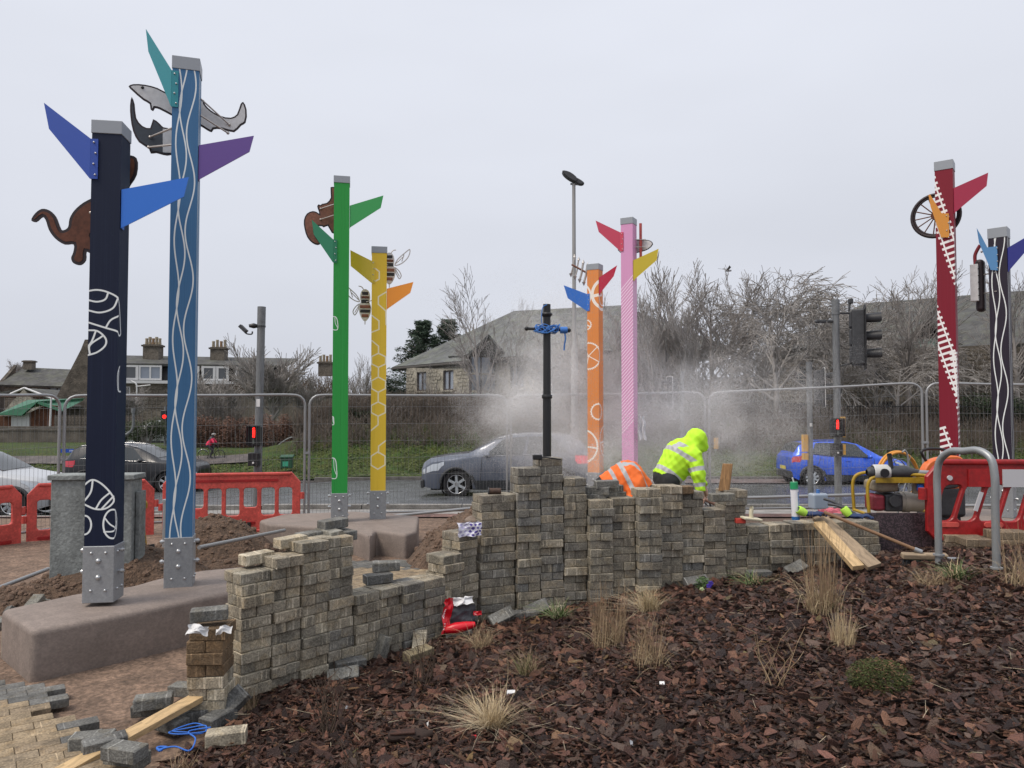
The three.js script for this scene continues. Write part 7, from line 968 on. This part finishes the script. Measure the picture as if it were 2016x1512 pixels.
function worker(label, J, jacketM, bands, extra) {
  const t = thing('person', label, 'person', [0, 0, 0]);
  const head = [[J.neck, J.head, 0.055, 0.095, 0.05], [J.head, J.chin, 0.09, 0.05, 0.04], [J.nose0, J.nose1, 0.022, 0.014, 0.015], [J.earA, J.earA.map((v, i) => v + (i === 1 ? 0.03 : 0)), 0.018, 0.014, 0.01]];
  const core = [[J.pelvis, J.chest, 0.13, 0.15, 0.09], [J.chest, J.neck, 0.13, 0.06, 0.07], ...head], fx = J.center;
  for (const s of ['a', 'b']) core.push([J['sh' + s], J['el' + s], 0.05, 0.042], [J['el' + s], J['wr' + s], 0.04, 0.026], [J['hip' + s], J['kn' + s], 0.08, 0.055], [J['kn' + s], J['an' + s], 0.052, 0.035], [J['an' + s], J['toe' + s], 0.04, 0.03]);
  const gs = [sdfGeo(bones(core), fx, J.half, 110)]; for (const s of ['a', 'b']) { const w = J['wr' + s]; gs.push(sdfGeo(bones(handBones(w, J.hand, J.palm), 0.01), [w[0] + 0.06 * J.hand[0], w[1] + 0.06 * J.hand[1], w[2] + 0.06 * J.hand[2]], 0.13, 80)); }
  part('body', gs, skin, t);
  const jk = [[J.pelvis, J.chest, 0.175, 0.205, 0.1], [J.chest, J.neck, 0.185, 0.105, 0.09]]; for (const s of ['a', 'b']) jk.push([J['sh' + s], J['el' + s], 0.088, 0.075, 0.07], [J['el' + s], J['wr' + s], 0.076, 0.056, 0.05]); if (J.hood) jk.push(...J.hood);
  const ax = V(...J.chest).sub(V(...J.pelvis)), al = ax.length(); ax.normalize(); const along = (x, y, z) => ((x - J.pelvis[0]) * ax.x + (y - J.pelvis[1]) * ax.y + (z - J.pelvis[2]) * ax.z) / al;
  const cut = (x, y, z) => { let d = bones(jk)(x, y, z) + wrinkle(x, y, z, 0.005); const hem = -(along(x, y, z) + 0.12) * al; const arms = Math.min(...['a', 'b'].map((s) => cap(x, y, z, J['el' + s], J['wr' + s], 0.1, 0.09))); if (arms > 0.02) d = Math.max(d, hem); for (const s of ['a', 'b']) { const e = V(...J['el' + s]), w = V(...J['wr' + s]), dd = w.clone().sub(e).normalize(), q = (x - w.x) * dd.x + (y - w.y) * dd.y + (z - w.z) * dd.z; if (q > -0.02 && Math.hypot(x - w.x, y - w.y, z - w.z) < 0.16) d = Math.max(d, q + 0.02); } return d; };
  const g = sdfGeo(cut, J.jc, J.jh, 120), armT = (x, y, z, s) => { const e = V(...J['el' + s]), w = V(...J['wr' + s]), h = V(...J['sh' + s]); const d1 = cap(x, y, z, J['el' + s], J['wr' + s], 0.08, 0.06), d0 = cap(x, y, z, J['sh' + s], J['el' + s], 0.09, 0.08); if (Math.min(d0, d1) > 0.025) return -1; if (d1 < d0) { const L = w.clone().sub(e); return 1 + ((x - e.x) * L.x + (y - e.y) * L.y + (z - e.z) * L.z) / L.lengthSq(); } const L = e.clone().sub(h); return ((x - h.x) * L.x + (y - h.y) * L.y + (z - h.z) * L.z) / L.lengthSq(); };
  const [plain, tape] = splitGeo(g, (x, y, z) => { for (const s of ['a', 'b']) { const a = armT(x, y, z, s); if (a > 0.35) return (a > 0.62 && a < 0.85) || (a > 1.45 && a < 1.66); } return bands(along(x, y, z), x, y, z); });
  const j = part('jacket', plain, jacketM, t); part('reflective_tape', tape, silver, j);
  const tr = [[J.pelvis, J.pelvis.map((v, i) => v + (J.chest[i] - v) * 0.15), 0.165, 0.16, 0.08]]; for (const s of ['a', 'b']) tr.push([J['hip' + s], J['kn' + s], 0.115, 0.088, 0.06], [J['kn' + s], J['an' + s].map((v, i) => lerp(v, J['kn' + s][i], 0.12)), 0.085, 0.07, 0.04]);
  part('trousers', sdfGeo((x, y, z) => bones(tr)(x, y, z) + wrinkle(x, y, z, 0.004), [J.pelvis[0], 0.36, J.pelvis[2]], 0.72, 90), trouser, t);
  for (const s of ['a', 'b']) part('boot', sdfGeo(bones([[J['an' + s], J['toe' + s], 0.06, 0.045, 0.03], [J['an' + s], J['an' + s].map((v, i) => i === 1 ? v + 0.12 : v), 0.06, 0.06, 0.03]]), J['an' + s], 0.26, 40), boot, t);
  if (extra) extra(t); return t;
}
{ // worker in yellow: bent forward, reaching down to the right
  const z = -9.0;
  worker('person in lime yellow jacket bending over behind the stacks', { center: [2.0, 0.56, z], half: 0.85, jc: [2.0, 1.0, z], jh: 0.52, pelvis: [1.83, 0.83, z], chest: [2.02, 1.08, z - 0.05], neck: [2.14, 1.2, z - 0.07], head: [2.2, 1.25, z - 0.08], chin: [2.27, 1.17, z - 0.07], nose0: [2.28, 1.22, z - 0.08], nose1: [2.31, 1.2, z - 0.08], earA: [2.2, 1.22, z + 0.01], sha: [2.13, 1.1, z + 0.13], ela: [2.16, 0.88, z + 0.18], wra: [2.18, 0.67, z + 0.2], shb: [2.1, 1.12, z - 0.25], elb: [2.22, 0.9, z - 0.27], wrb: [2.3, 0.7, z - 0.12], hipa: [1.83, 0.78, z + 0.1], kna: [1.93, 0.38, z + 0.11], ana: [1.86, -0.05, z + 0.11], toea: [2.06, -0.085, z + 0.12], hipb: [1.83, 0.78, z - 0.1], knb: [1.9, 0.38, z - 0.12], anb: [1.78, -0.05, z - 0.12], toeb: [1.98, -0.085, z - 0.12], hand: [0.25, -0.95, 0.1], palm: [0, 0.1, 1], hood: [[[2.14, 1.2, z - 0.06], [2.2, 1.28, z - 0.08], 0.1, 0.125, 0.05], [[2.2, 1.28, z - 0.08], [2.27, 1.19, z - 0.07], 0.115, 0.075, 0.04]] }, hiYellow, (a, x, y, zz) => (a > 0.02 && a < 0.2) || (a > 0.83 && a < 1.0) || (a > 1.0 && a < 1.3 && Math.abs(zz - z - 0.09) < 0.032 && y > 1.1),
    null);
}
{ // worker in orange: doubled over, head down
  const z = -8.6;
  worker('person in orange jacket doubled over beside the orange pole', { center: [1.28, 0.45, z], half: 0.78, jc: [1.3, 0.8, z], jh: 0.5, pelvis: [1.08, 0.83, z], chest: [1.3, 0.93, z], neck: [1.45, 0.87, z], head: [1.53, 0.79, z], chin: [1.51, 0.7, z + 0.02], nose0: [1.57, 0.73, z + 0.03], nose1: [1.59, 0.7, z + 0.03], earA: [1.52, 0.77, z + 0.09], sha: [1.38, 0.88, z + 0.17], ela: [1.3, 0.65, z + 0.22], wra: [1.42, 0.45, z + 0.2], shb: [1.38, 0.88, z - 0.17], elb: [1.34, 0.64, z - 0.22], wrb: [1.46, 0.44, z - 0.16], hipa: [1.06, 0.78, z + 0.1], kna: [1.16, 0.38, z + 0.11], ana: [1.03, 0.04, z + 0.11], toea: [1.23, 0.005, z + 0.12], hipb: [1.06, 0.78, z - 0.1], knb: [1.13, 0.38, z - 0.12], anb: [0.97, 0.04, z - 0.12], toeb: [1.17, 0.005, z - 0.12], hand: [0.4, -0.9, 0.05], palm: [0, 0.1, 1], hood: [[[1.44, 0.88, z], [1.5, 0.86, z], 0.09, 0.085, 0.04]] }, hiOrange, (a, x, y, zz) => (a > 0.35 && a < 0.52) || (a > 0.85 && a < 1.05) || (a > 1.05 && a < 1.7 && Math.abs(zz - z - 0.1) < 0.03),
    (t) => part('hair', sdfGeo((x, y, zz) => Math.max(bones([[[1.5, 0.82, z], [1.55, 0.77, z], 0.1, 0.1]])(x, y, zz), -(cap(x, y, zz, [1.5, 0.7, z + 0.05], [1.6, 0.66, z + 0.05], 0.09, 0.08))), [1.53, 0.79, z], 0.2, 40), hairM, t)).position.y = -0.09;
}
{ // sealant gun held by the yellow worker
  const t = thing('sealant_gun', 'hand torch with red nozzle hanging over the stacks', 'tool', [2.19, 0.57, -8.78], 0.1); part('barrel', bar([-0.02, 0.05, 0], [0.16, -0.03, 0.02], 0.022, 12), mat([0.25, 0.15, 0.11], 0.6), t); part('tip', bar([0.16, -0.03, 0.02], [0.21, -0.06, 0.02], 0.012, 10, 0.006), M.galv, t); part('nozzle', [bar([-0.02, -0.04, 0.02], [-0.015, -0.2, 0.02], 0.026, 10, 0.034), bar([-0.015, -0.2, 0.02], [-0.01, -0.26, 0.02], 0.01, 8)], mat([0.45, 0.07, 0.09], 0.5), t); part('cable', tube([[0.05, 0.04, 0], [0.1, -0.05, 0], [0.1, -0.2, 0], [0.13, -0.3, 0]], 0.009, 6), M.darkGrey, t); part('trigger', tube([[0.02, 0.04, 0], [0.03, -0.02, 0.02], [0.06, -0.04, 0.02]], 0.006, 5), M.black, t);
}
{ // cyclist beyond the road
  const o = thing('bicycle', 'bicycle ridden past the brown hedge', 'bicycle', [-12.248,-0.423,-31], 0); o.scale.setScalar(0.68); const r = 0.33; for (const x of [-0.5, 0.5]) { const w = new THREE.Group(); w.name = 'wheel'; w.position.set(x, r, 0); o.add(w); part('tyre', new THREE.TorusGeometry(r - 0.02, 0.022, 6, 32), M.black, w); for (let i = 0; i < 8; i++) part('spoke', bar([0, 0, 0], [(r - 0.03) * Math.cos(i * 0.785), (r - 0.03) * Math.sin(i * 0.785), 0], 0.003, 3), M.chrome, w); }
  part('frame', [bar([-0.5, r, 0], [-0.05, 0.3, 0], 0.015, 6), bar([-0.05, 0.3, 0], [-0.18, 0.8, 0], 0.017, 6), bar([-0.05, 0.3, 0], [0.36, 0.78, 0], 0.018, 6), bar([-0.16, 0.75, 0], [0.35, 0.82, 0], 0.017, 6), bar([0.35, 0.86, 0], [0.5, r, 0], 0.015, 6), bar([-0.16, 0.75, 0], [-0.5, r, 0], 0.012, 6)], M.black, o); part('handlebar', [bar([0.33, 0.95, -0.25], [0.33, 0.95, 0.25], 0.014, 6), bar([0.35, 0.86, 0], [0.33, 0.95, 0], 0.014, 6)], M.black, o); part('saddle', rbox(0.24, 0.05, 0.12, 0.02, -0.2, 0.85, 0), M.black, o); part('mudguard', new THREE.TorusGeometry(r + 0.02, 0.012, 5, 16, 2).rotateZ(0.6).translate(-0.5, r, 0), M.chrome, o);
  const t = thing('person', 'person in pink and black jacket riding the bicycle', 'person', [-12.248,-0.423,-31], 0); t.scale.setScalar(0.68); const B = [[[-0.2, 0.92, 0], [0.02, 1.32, 0], 0.12, 0.13, 0.08], [[0.02, 1.32, 0], [0.1, 1.45, 0], 0.08, 0.05], [[0.1, 1.45, 0], [0.13, 1.55, 0], 0.09, 0.09], [[0.13, 1.52, 0], [0.19, 1.49, 0], 0.06, 0.04]]; for (const s of [-1, 1]) B.push([[0.05, 1.3, 0.15 * s], [0.2, 1.1, 0.19 * s], 0.05, 0.045], [[0.2, 1.1, 0.19 * s], [0.33, 0.98, 0.2 * s], 0.04, 0.03], [[-0.18, 0.9, 0.09 * s], [0.1, 0.72 - 0.1 * s, 0.09 * s], 0.085, 0.06], [[0.1, 0.72 - 0.1 * s, 0.09 * s], [-0.03, 0.36 - 0.12 * s, 0.1 * s], 0.055, 0.04], [[-0.03, 0.36 - 0.12 * s, 0.1 * s], [0.1, 0.32 - 0.12 * s, 0.1 * s], 0.04, 0.03]);
  part('body', sdfGeo(bones(B), [0.05, 0.9, 0], 0.85, 80), mat([0.03, 0.028, 0.035], 0.8), t); const J = [[[-0.18, 0.96, 0], [0.02, 1.3, 0], 0.15, 0.16, 0.08]]; for (const s of [-1, 1]) J.push([[0.05, 1.3, 0.15 * s], [0.2, 1.1, 0.19 * s], 0.065, 0.06]); const [a, b] = splitGeo(sdfGeo(bones(J), [0, 1.15, 0], 0.42, 50), (x, y) => y - x * 0.6 > 1.28); const jk = part('jacket', a, mat([0.75, 0.03, 0.1], 0.7), t); part('jacket_yoke', b, M.black, jk); part('head_skin', new THREE.SphereGeometry(0.085, 12, 10).translate(0.16, 1.53, 0), skin, t); part('helmet', new THREE.SphereGeometry(0.115, 14, 8, 0, 6.2832, 0, 1.6).scale(1.2, 0.85, 1).translate(0.12, 1.56, 0), mat([0.25, 0.24, 0.23], 0.6), t);
}
// ---------------------------------------------------------------- grasses, twigs and flowers in the bark
function bladeGeo(n, o, R) { // fountain of ribbons
  const pos = [];
  for (let i = 0; i < n; i++) {
    const a = R() * 6.2832, lean = o.lean * Math.pow(R(), 0.7), h = o.h * rr(0.45, 1.1, R), w = o.w * rr(0.6, 1.2, R), bx = rr(-1, 1, R) * o.base, bz = rr(-1, 1, R) * o.base, dir = [Math.cos(a), Math.sin(a)], side = [-Math.sin(a + rr(-1, 1, R)), Math.cos(a + rr(-1, 1, R))], droop = o.droop * rr(0.5, 1.3, R), kink = rr(-0.3, 0.3, R), S = 6, p = [];
    for (let k = 0; k <= S; k++) { const t = k / S, r = lean * h * (t + droop * t * t), y = h * (t - droop * 0.75 * t * t * t) * Math.cos(lean * 0.7); p.push([bx + dir[0] * r + kink * side[0] * r * t, Math.max(0.004, y), bz + dir[1] * r + kink * side[1] * r * t]); }
    for (let k = 0; k < S; k++) { const w0 = w * (1 - k / S * 0.85), w1 = w * (1 - (k + 1) / S * 0.85), A = p[k], B = p[k + 1], q = (P, ww, s) => [P[0] + side[0] * ww * s, P[1] + 0.2 * ww * s, P[2] + side[1] * ww * s]; pos.push(...q(A, w0, -1), ...q(A, w0, 1), ...q(B, w1, 1), ...q(A, w0, -1), ...q(B, w1, 1), ...q(B, w1, -1)); }
  }
  const g = new THREE.BufferGeometry(); g.setAttribute('position', new THREE.Float32BufferAttribute(pos, 3)); g.computeVertexNormals(); return g;
}
const onBed = (u, d) => { const x = (u - 1008) / 1494 * d; return [x, barkY(x, d) - 0.005, -d]; };
function grassTuft(label, at, seed, layers) { const t = thing('grass_tuft', label, 'grass plant', at, 0, 'grass plants in the bark bed'), R = mulberry(seed); for (const [n, o, m, name] of layers) part(name ?? 'blades', bladeGeo(Math.round(n * 0.7), { ...o, h: o.h * 0.92 }, R), m, t).userData.kind = 'stuff'; return t; }
const G1 = (h, lean = 0.9, droop = 0.35, base = 0.03, w = 0.0016) => ({ h, lean, droop, base, w });
grassTuft('bushy straw-blond grass tuft, nearest to the viewer', onBed(968, 3.72), 1, [[520, G1(0.26, 0.95, 0.45, 0.04), M.straw], [200, G1(0.2, 1.4, 0.6, 0.04), M.strawPale], [26, G1(0.34, 1.6, 0.8, 0.03), M.straw]]);
grassTuft('tall upright dry clump left of its twin clump', onBed(1195, 4.75), 2, [[190, G1(0.5, 0.22, 0.12, 0.09, 0.0022), M.strawDull], [90, G1(0.36, 0.8, 0.8, 0.08), M.straw], [60, G1(0.3, 0.5, 0.3, 0.06), M.strawDull]]);
grassTuft('shorter dry clump just right of the tall one', onBed(1275, 4.25), 3, [[150, G1(0.4, 0.3, 0.2, 0.08, 0.002), M.strawDull], [90, G1(0.24, 1.0, 0.9, 0.07), M.straw]]);
grassTuft('pale feathery tuft close to the paver stacks', onBed(1275, 5.5), 4, [[420, G1(0.27, 0.9, 0.45, 0.06), M.straw], [80, G1(0.24, 0.8, 0.3, 0.05), M.sedgeOlive], [140, G1(0.26, 1.7, 0.7, 0.05), M.strawPale]]);
grassTuft('low olive and straw tuft beside a white scrap', onBed(1040, 4.45), 5, [[160, G1(0.19, 0.8, 0.3, 0.05), M.sedgeOlive], [100, G1(0.26, 1.1, 0.7, 0.05), M.strawDull]]);
grassTuft('tallest dry stalks before the leaning timbers', onBed(1615, 4.85), 6, [[170, G1(0.72, 0.16, 0.1, 0.09, 0.0026), M.strawDull], [150, G1(0.5, 0.6, 0.9, 0.09), M.straw], [50, G1(0.25, 0.9, 0.4, 0.1), M.sedgeOlive]]);
grassTuft('cut dry stub below the tallest stalks', onBed(1652, 4.2), 7, [[200, G1(0.23, 0.35, 0.05, 0.05, 0.0024), M.straw], [30, G1(0.2, 1.0, 0.8, 0.05), M.straw]]);
grassTuft('scruffy straw tuft before the broom head', onBed(1830, 5.2), 8, [[220, G1(0.19, 0.9, 0.4, 0.09), M.strawDull], [90, G1(0.16, 1.1, 0.6, 0.08), M.straw]]);
grassTuft('fresh green sedge between broom and hoop', onBed(1878, 5.25), 9, [[130, G1(0.22, 1.1, 0.5, 0.05, 0.0045), M.sedge], [40, G1(0.22, 0.8, 0.4, 0.04, 0.003), M.straw]]);
grassTuft('dark green sedge before the tallest stack', onBed(1098, 5.75), 10, [[150, G1(0.22, 1.1, 0.55, 0.05, 0.0045), M.sedge], [60, G1(0.28, 1.2, 0.9, 0.04, 0.002), M.strawPale]]);
grassTuft('spreading green sedge below the white trowel', onBed(1482, 5.95), 11, [[110, G1(0.22, 1.3, 0.6, 0.06, 0.0045), M.sedge], [30, G1(0.2, 1.2, 0.6, 0.05), M.straw]]);
grassTuft('dry reddish tuft right of the red bag', onBed(948, 5.15), 12, [[190, G1(0.22, 0.7, 0.5, 0.07, 0.002), M.strawDull], [80, G1(0.3, 1.0, 0.9, 0.05), M.straw]]);
grassTuft('tall dry stalks cut off by the picture edge', onBed(2008, 4.9), 13, [[110, G1(0.55, 0.3, 0.3, 0.09, 0.0026), M.strawDull], [70, G1(0.4, 0.8, 0.9, 0.08), M.straw]]);
grassTuft('stiff dry sprig beside the tipped grey paver', [-1.471,-0.06,-4.319], 14, [[80, G1(0.16, 0.5, 0.2, 0.03, 0.002), M.strawDull], [30, G1(0.14, 0.7, 0.3, 0.03), M.sedgeOlive]]);
grassTuft('sparse dry grass at the bottom edge by the rope', [-1.533,-0.05,-3.568], 15, [[90, G1(0.12, 0.9, 0.4, 0.04), M.strawDull]]);
function twigs(label, at, seed, n, h, m = M.twig) { const t = thing('twiggy_shrub', label, 'shrub', at, 0, 'leafless twiggy shrubs'), R = mulberry(seed), pr = prisms(); for (let i = 0; i < n; i++) { let p = V(rr(-0.05, 0.05, R), 0, rr(-0.05, 0.05, R)), d = V(rr(-0.5, 0.5, R), 1, rr(-0.5, 0.5, R)).normalize(); const L = h * rr(0.5, 1.1, R); for (let k = 0; k < 4; k++) { const q = p.clone().addScaledVector(d, L / 4); pr.add(p, q, 0.0042 - k * 0.0008, 0.0036 - k * 0.0008, 4); if (k && R() < 0.7) pr.add(q, q.clone().add(V(rr(-0.06, 0.06, R), rr(0.0, 0.09, R), rr(-0.06, 0.06, R))), 0.0022, 0.0012); p = q; d.add(V(rr(-0.2, 0.2, R), 0, rr(-0.2, 0.2, R))).normalize(); } } part('stems', pr.geo(), m, t).userData.kind = 'stuff'; return t; }
twigs('leafless twiggy shrub before the left stacks', onBed(650, 3.95), 21, 14, 0.34); twigs('leafless twigs around the yellow-topped paver', onBed(832, 4.55), 22, 11, 0.32); twigs('thin bare twigs by the bottom edge', onBed(700, 3.35), 23, 8, 0.18); twigs('bare twigs right of the dry clumps', onBed(1515, 3.75), 24, 9, 0.26, M.strawDull);
{ const R = mulberry(33), t = thing('heather_bush', 'small mossy green heather bush in the bark', 'bush', onBed(1722, 3.62)), tips = leaves(3800, (R) => inBall(0.15, 0.085, 0.12, 0.7)(R).add(V(0, 0.055, 0)), 0.009, R); part('foliage', tips, mat([0.05, 0.062, 0.014], 0.9), t); part('dry_tips', leaves(600, (R) => inBall(0.15, 0.09, 0.12, 0.95)(R).add(V(0.02, 0.065, 0)), 0.008, R), mat([0.2, 0.1, 0.06], 0.9), t).userData.kind = 'stuff'; }
{ const R = mulberry(34), t = thing('viola_plant', 'small viola with white and purple flowers', 'flower', onBed(1380, 6.0)); part('foliage', leaves(260, (R) => inBall(0.06, 0.06, 0.05)(R).add(V(0, 0.06, 0)), 0.018, R), mat([0.07, 0.13, 0.04], 0.8), t); for (const [x, y, m] of [[-0.02, 0.03, [0.5, 0.6, 0.3]], [0.05, 0.08, [0.05, 0.03, 0.3]], [0.035, 0.06, [0.06, 0.03, 0.35]]]) for (let i = 0; i < 5; i++) part('petal', new THREE.SphereGeometry(0.011, 8, 5).scale(1, 1, 0.25).translate(x + 0.011 * Math.cos(i * 1.257), y + 0.011 * Math.sin(i * 1.257), 0.06), mat(m, 0.6), t); }
// litter and straws on the bark
[['white paper scrap by the olive tuft', 1006, 4.15, 0.03], ['white plastic scrap near the first stacks', 690, 4.25, 0.022], ['white scrap in the middle of the bark', 845, 3.85, 0.022], ['silvery scrap under the dry clumps', 1300, 3.95, 0.018], ['pale scrap between clump and heather', 1240, 3.35, 0.02]].forEach(([l, u, d, s], i) => { const p = onBed(u, d), o = single('paper_scrap', crumple(s * 1.4, s, 60 + i, 0.012, 6), M.white, l, 'litter', 'white scraps on the bark'); o.position.set(p[0], p[1] + 0.022, p[2]); o.rotation.set(-0.7, i, 0); });
{ const p = onBed(935, 3.62), o = single('red_scrap', crumple(0.022, 0.016, 71, 0.01, 6), mat([0.55, 0.02, 0.03], 0.5), 'tiny red scrap beside the blond tuft', 'litter'); o.position.set(p[0], p[1] + 0.02, p[2]); o.rotation.x = -0.8; const q = onBed(645, 3.15), w = single('pink_petal', crumple(0.03, 0.025, 73, 0.012, 6), mat([0.45, 0.16, 0.4], 0.6), 'small pink petal at the bottom edge', 'petal'); w.position.set(q[0], q[1] + 0.02, q[2]); w.rotation.x = -0.8; }
{ const p = onBed(812, 3.72), o = thing('rotten_log', 'dark rotten log piece lying in the bark', 'log', p, 0.15); const g = lathe([[0, -0.11], [0.022, -0.105], [0.027, -0.05], [0.024, 0.03], [0.028, 0.09], [0.02, 0.11], [0, 0.11]], 14).rotateZ(Math.PI / 2).translate(0, 0.028, 0), a = g.attributes.position; for (let i = 0; i < a.count; i++) a.setY(i, a.getY(i) + 0.008 * Math.sin(a.getX(i) * 60 + a.getZ(i) * 90)); g.computeVertexNormals(); part('wood', g, mat([0.05, 0.026, 0.018], 0.8, { map: T.soil, rep: 5 }), o); part('bark_strip', rbox(0.12, 0.012, 0.05, 0.005, -0.04, 0.05, 0), mat([0.09, 0.035, 0.02], 0.8, { map: T.soil, rep: 6 }), o); }
{ // dry straws and splinters scattered over the bark: uncountable
  const R = mulberry(91), pr = prisms(); for (let i = 0; i < 230; i++) { const d = 2.2 + 4 * R(), x = rr(-0.7, 0.72, R) * d; if (!onBark(x, d)) continue; const a = R() * 6.283, l = rr(0.02, 0.1, R) * (R() < 0.15 ? 1.8 : 1), y = barkY(x, d) + 0.022, q = V(x + Math.cos(a) * l, y + rr(-0.006, 0.03, R), -d + Math.sin(a) * l); pr.add(V(x, y, -d), q, 0.0014, 0.001, 3); }
  part('straw_litter', pr.geo(), M.strawPale, scene, 'dry straws and splinters strewn over the bark').userData.kind = 'stuff';
}
{ // airborne stone dust round the cutting place: a drift of very fine flecks, in puffs
  const R = mulberry(99), gauss = () => Math.sqrt(-2 * Math.log(R() + 1e-9)) * Math.cos(6.2832 * R()), pos = [], side = 0.0055, area = 0.45 * side * side, per = 600;
  for (let i = 0; i < per; i++) { const c = [gauss() * 0.1, gauss() * 0.1, gauss() * 0.1], u = V(gauss(), gauss(), gauss()).normalize(), w = V(gauss(), gauss(), gauss()).cross(u).normalize(), s = side * rr(0.7, 1.25, R) / Math.sqrt(3), q = (a) => [c[0] + (u.x * Math.cos(a) + w.x * Math.sin(a)) * s, c[1] + (u.y * Math.cos(a) + w.y * Math.sin(a)) * s, c[2] + (u.z * Math.cos(a) + w.z * Math.sin(a)) * s]; pos.push(...q(0), ...q(2.094), ...q(4.189)); }
  const g = new THREE.BufferGeometry(); g.setAttribute('position', new THREE.Float32BufferAttribute(pos, 3)); g.computeVertexNormals(); const m = mat([0.94, 0.945, 0.95], 1, { transparent: true, opacity: 0.295 }), ms = [], q = new THREE.Quaternion();
  for (const [x, y, d, sx, sy, sz, peak] of [[-0.157,1.561,-13,0.5,0.3,0.25,1.7], [0.583,1.996,-13,0.6,0.5,0.3,1.4], [0.707,1.07,-12.9,0.7,0.32,0.3,1.5], [1.619,1.388,-12.95,0.55,0.5,0.3,1.5], [2.5,1.562,-12.8,0.65,0.5,0.35,1.1], [3.302,1.394,-12.6,0.65,0.5,0.35,0.8], [4.149,1.773,-12.6,1.0,0.7,0.35,0.5], [0.976,2.562,-13,0.9,0.65,0.35,0.75], [1.179,0.916,-10.9,0.5,0.22,0.3,0.6], [1.881,0.841,-10,0.5,0.2,0.25,0.5]]) {
    const n = Math.round(peak * 6.2832 * sx * sy / (area * 0.5) / per * 1.25); // a few wisps rather than an even ball
    const wisps = [...Array(7)].map(() => [gauss() * 0.7, gauss() * 0.7, gauss() * 0.7]);
    for (let i = 0; i < n; i++) { const w = pick(wisps, R), k = R() < 0.6 ? 0.55 : 1, c = [x + (k < 1 ? w[0] + gauss() * 0.55 : gauss()) * sx, y + (k < 1 ? w[1] + gauss() * 0.55 : gauss()) * sy, d + gauss() * sz]; if (c[1] < 0) continue; q.set(gauss(), gauss(), gauss(), gauss()).normalize(); ms.push(new THREE.Matrix4().compose(V(...c), q, V(1, 1, 1).multiplyScalar(rr(0.7, 1.4, R)))); }
  }
  const im = new THREE.InstancedMesh(g, m, ms.length); ms.forEach((e, i) => im.setMatrixAt(i, e)); im.name = 'dust_cloud'; im.userData = { kind: 'stuff', label: 'pale stone dust drifting around the workers' }; scene.add(im);
}
scene.traverse((o) => { if (o.isMesh) o.castShadow = o.receiveShadow = true; });
renderer.render(scene, camera);
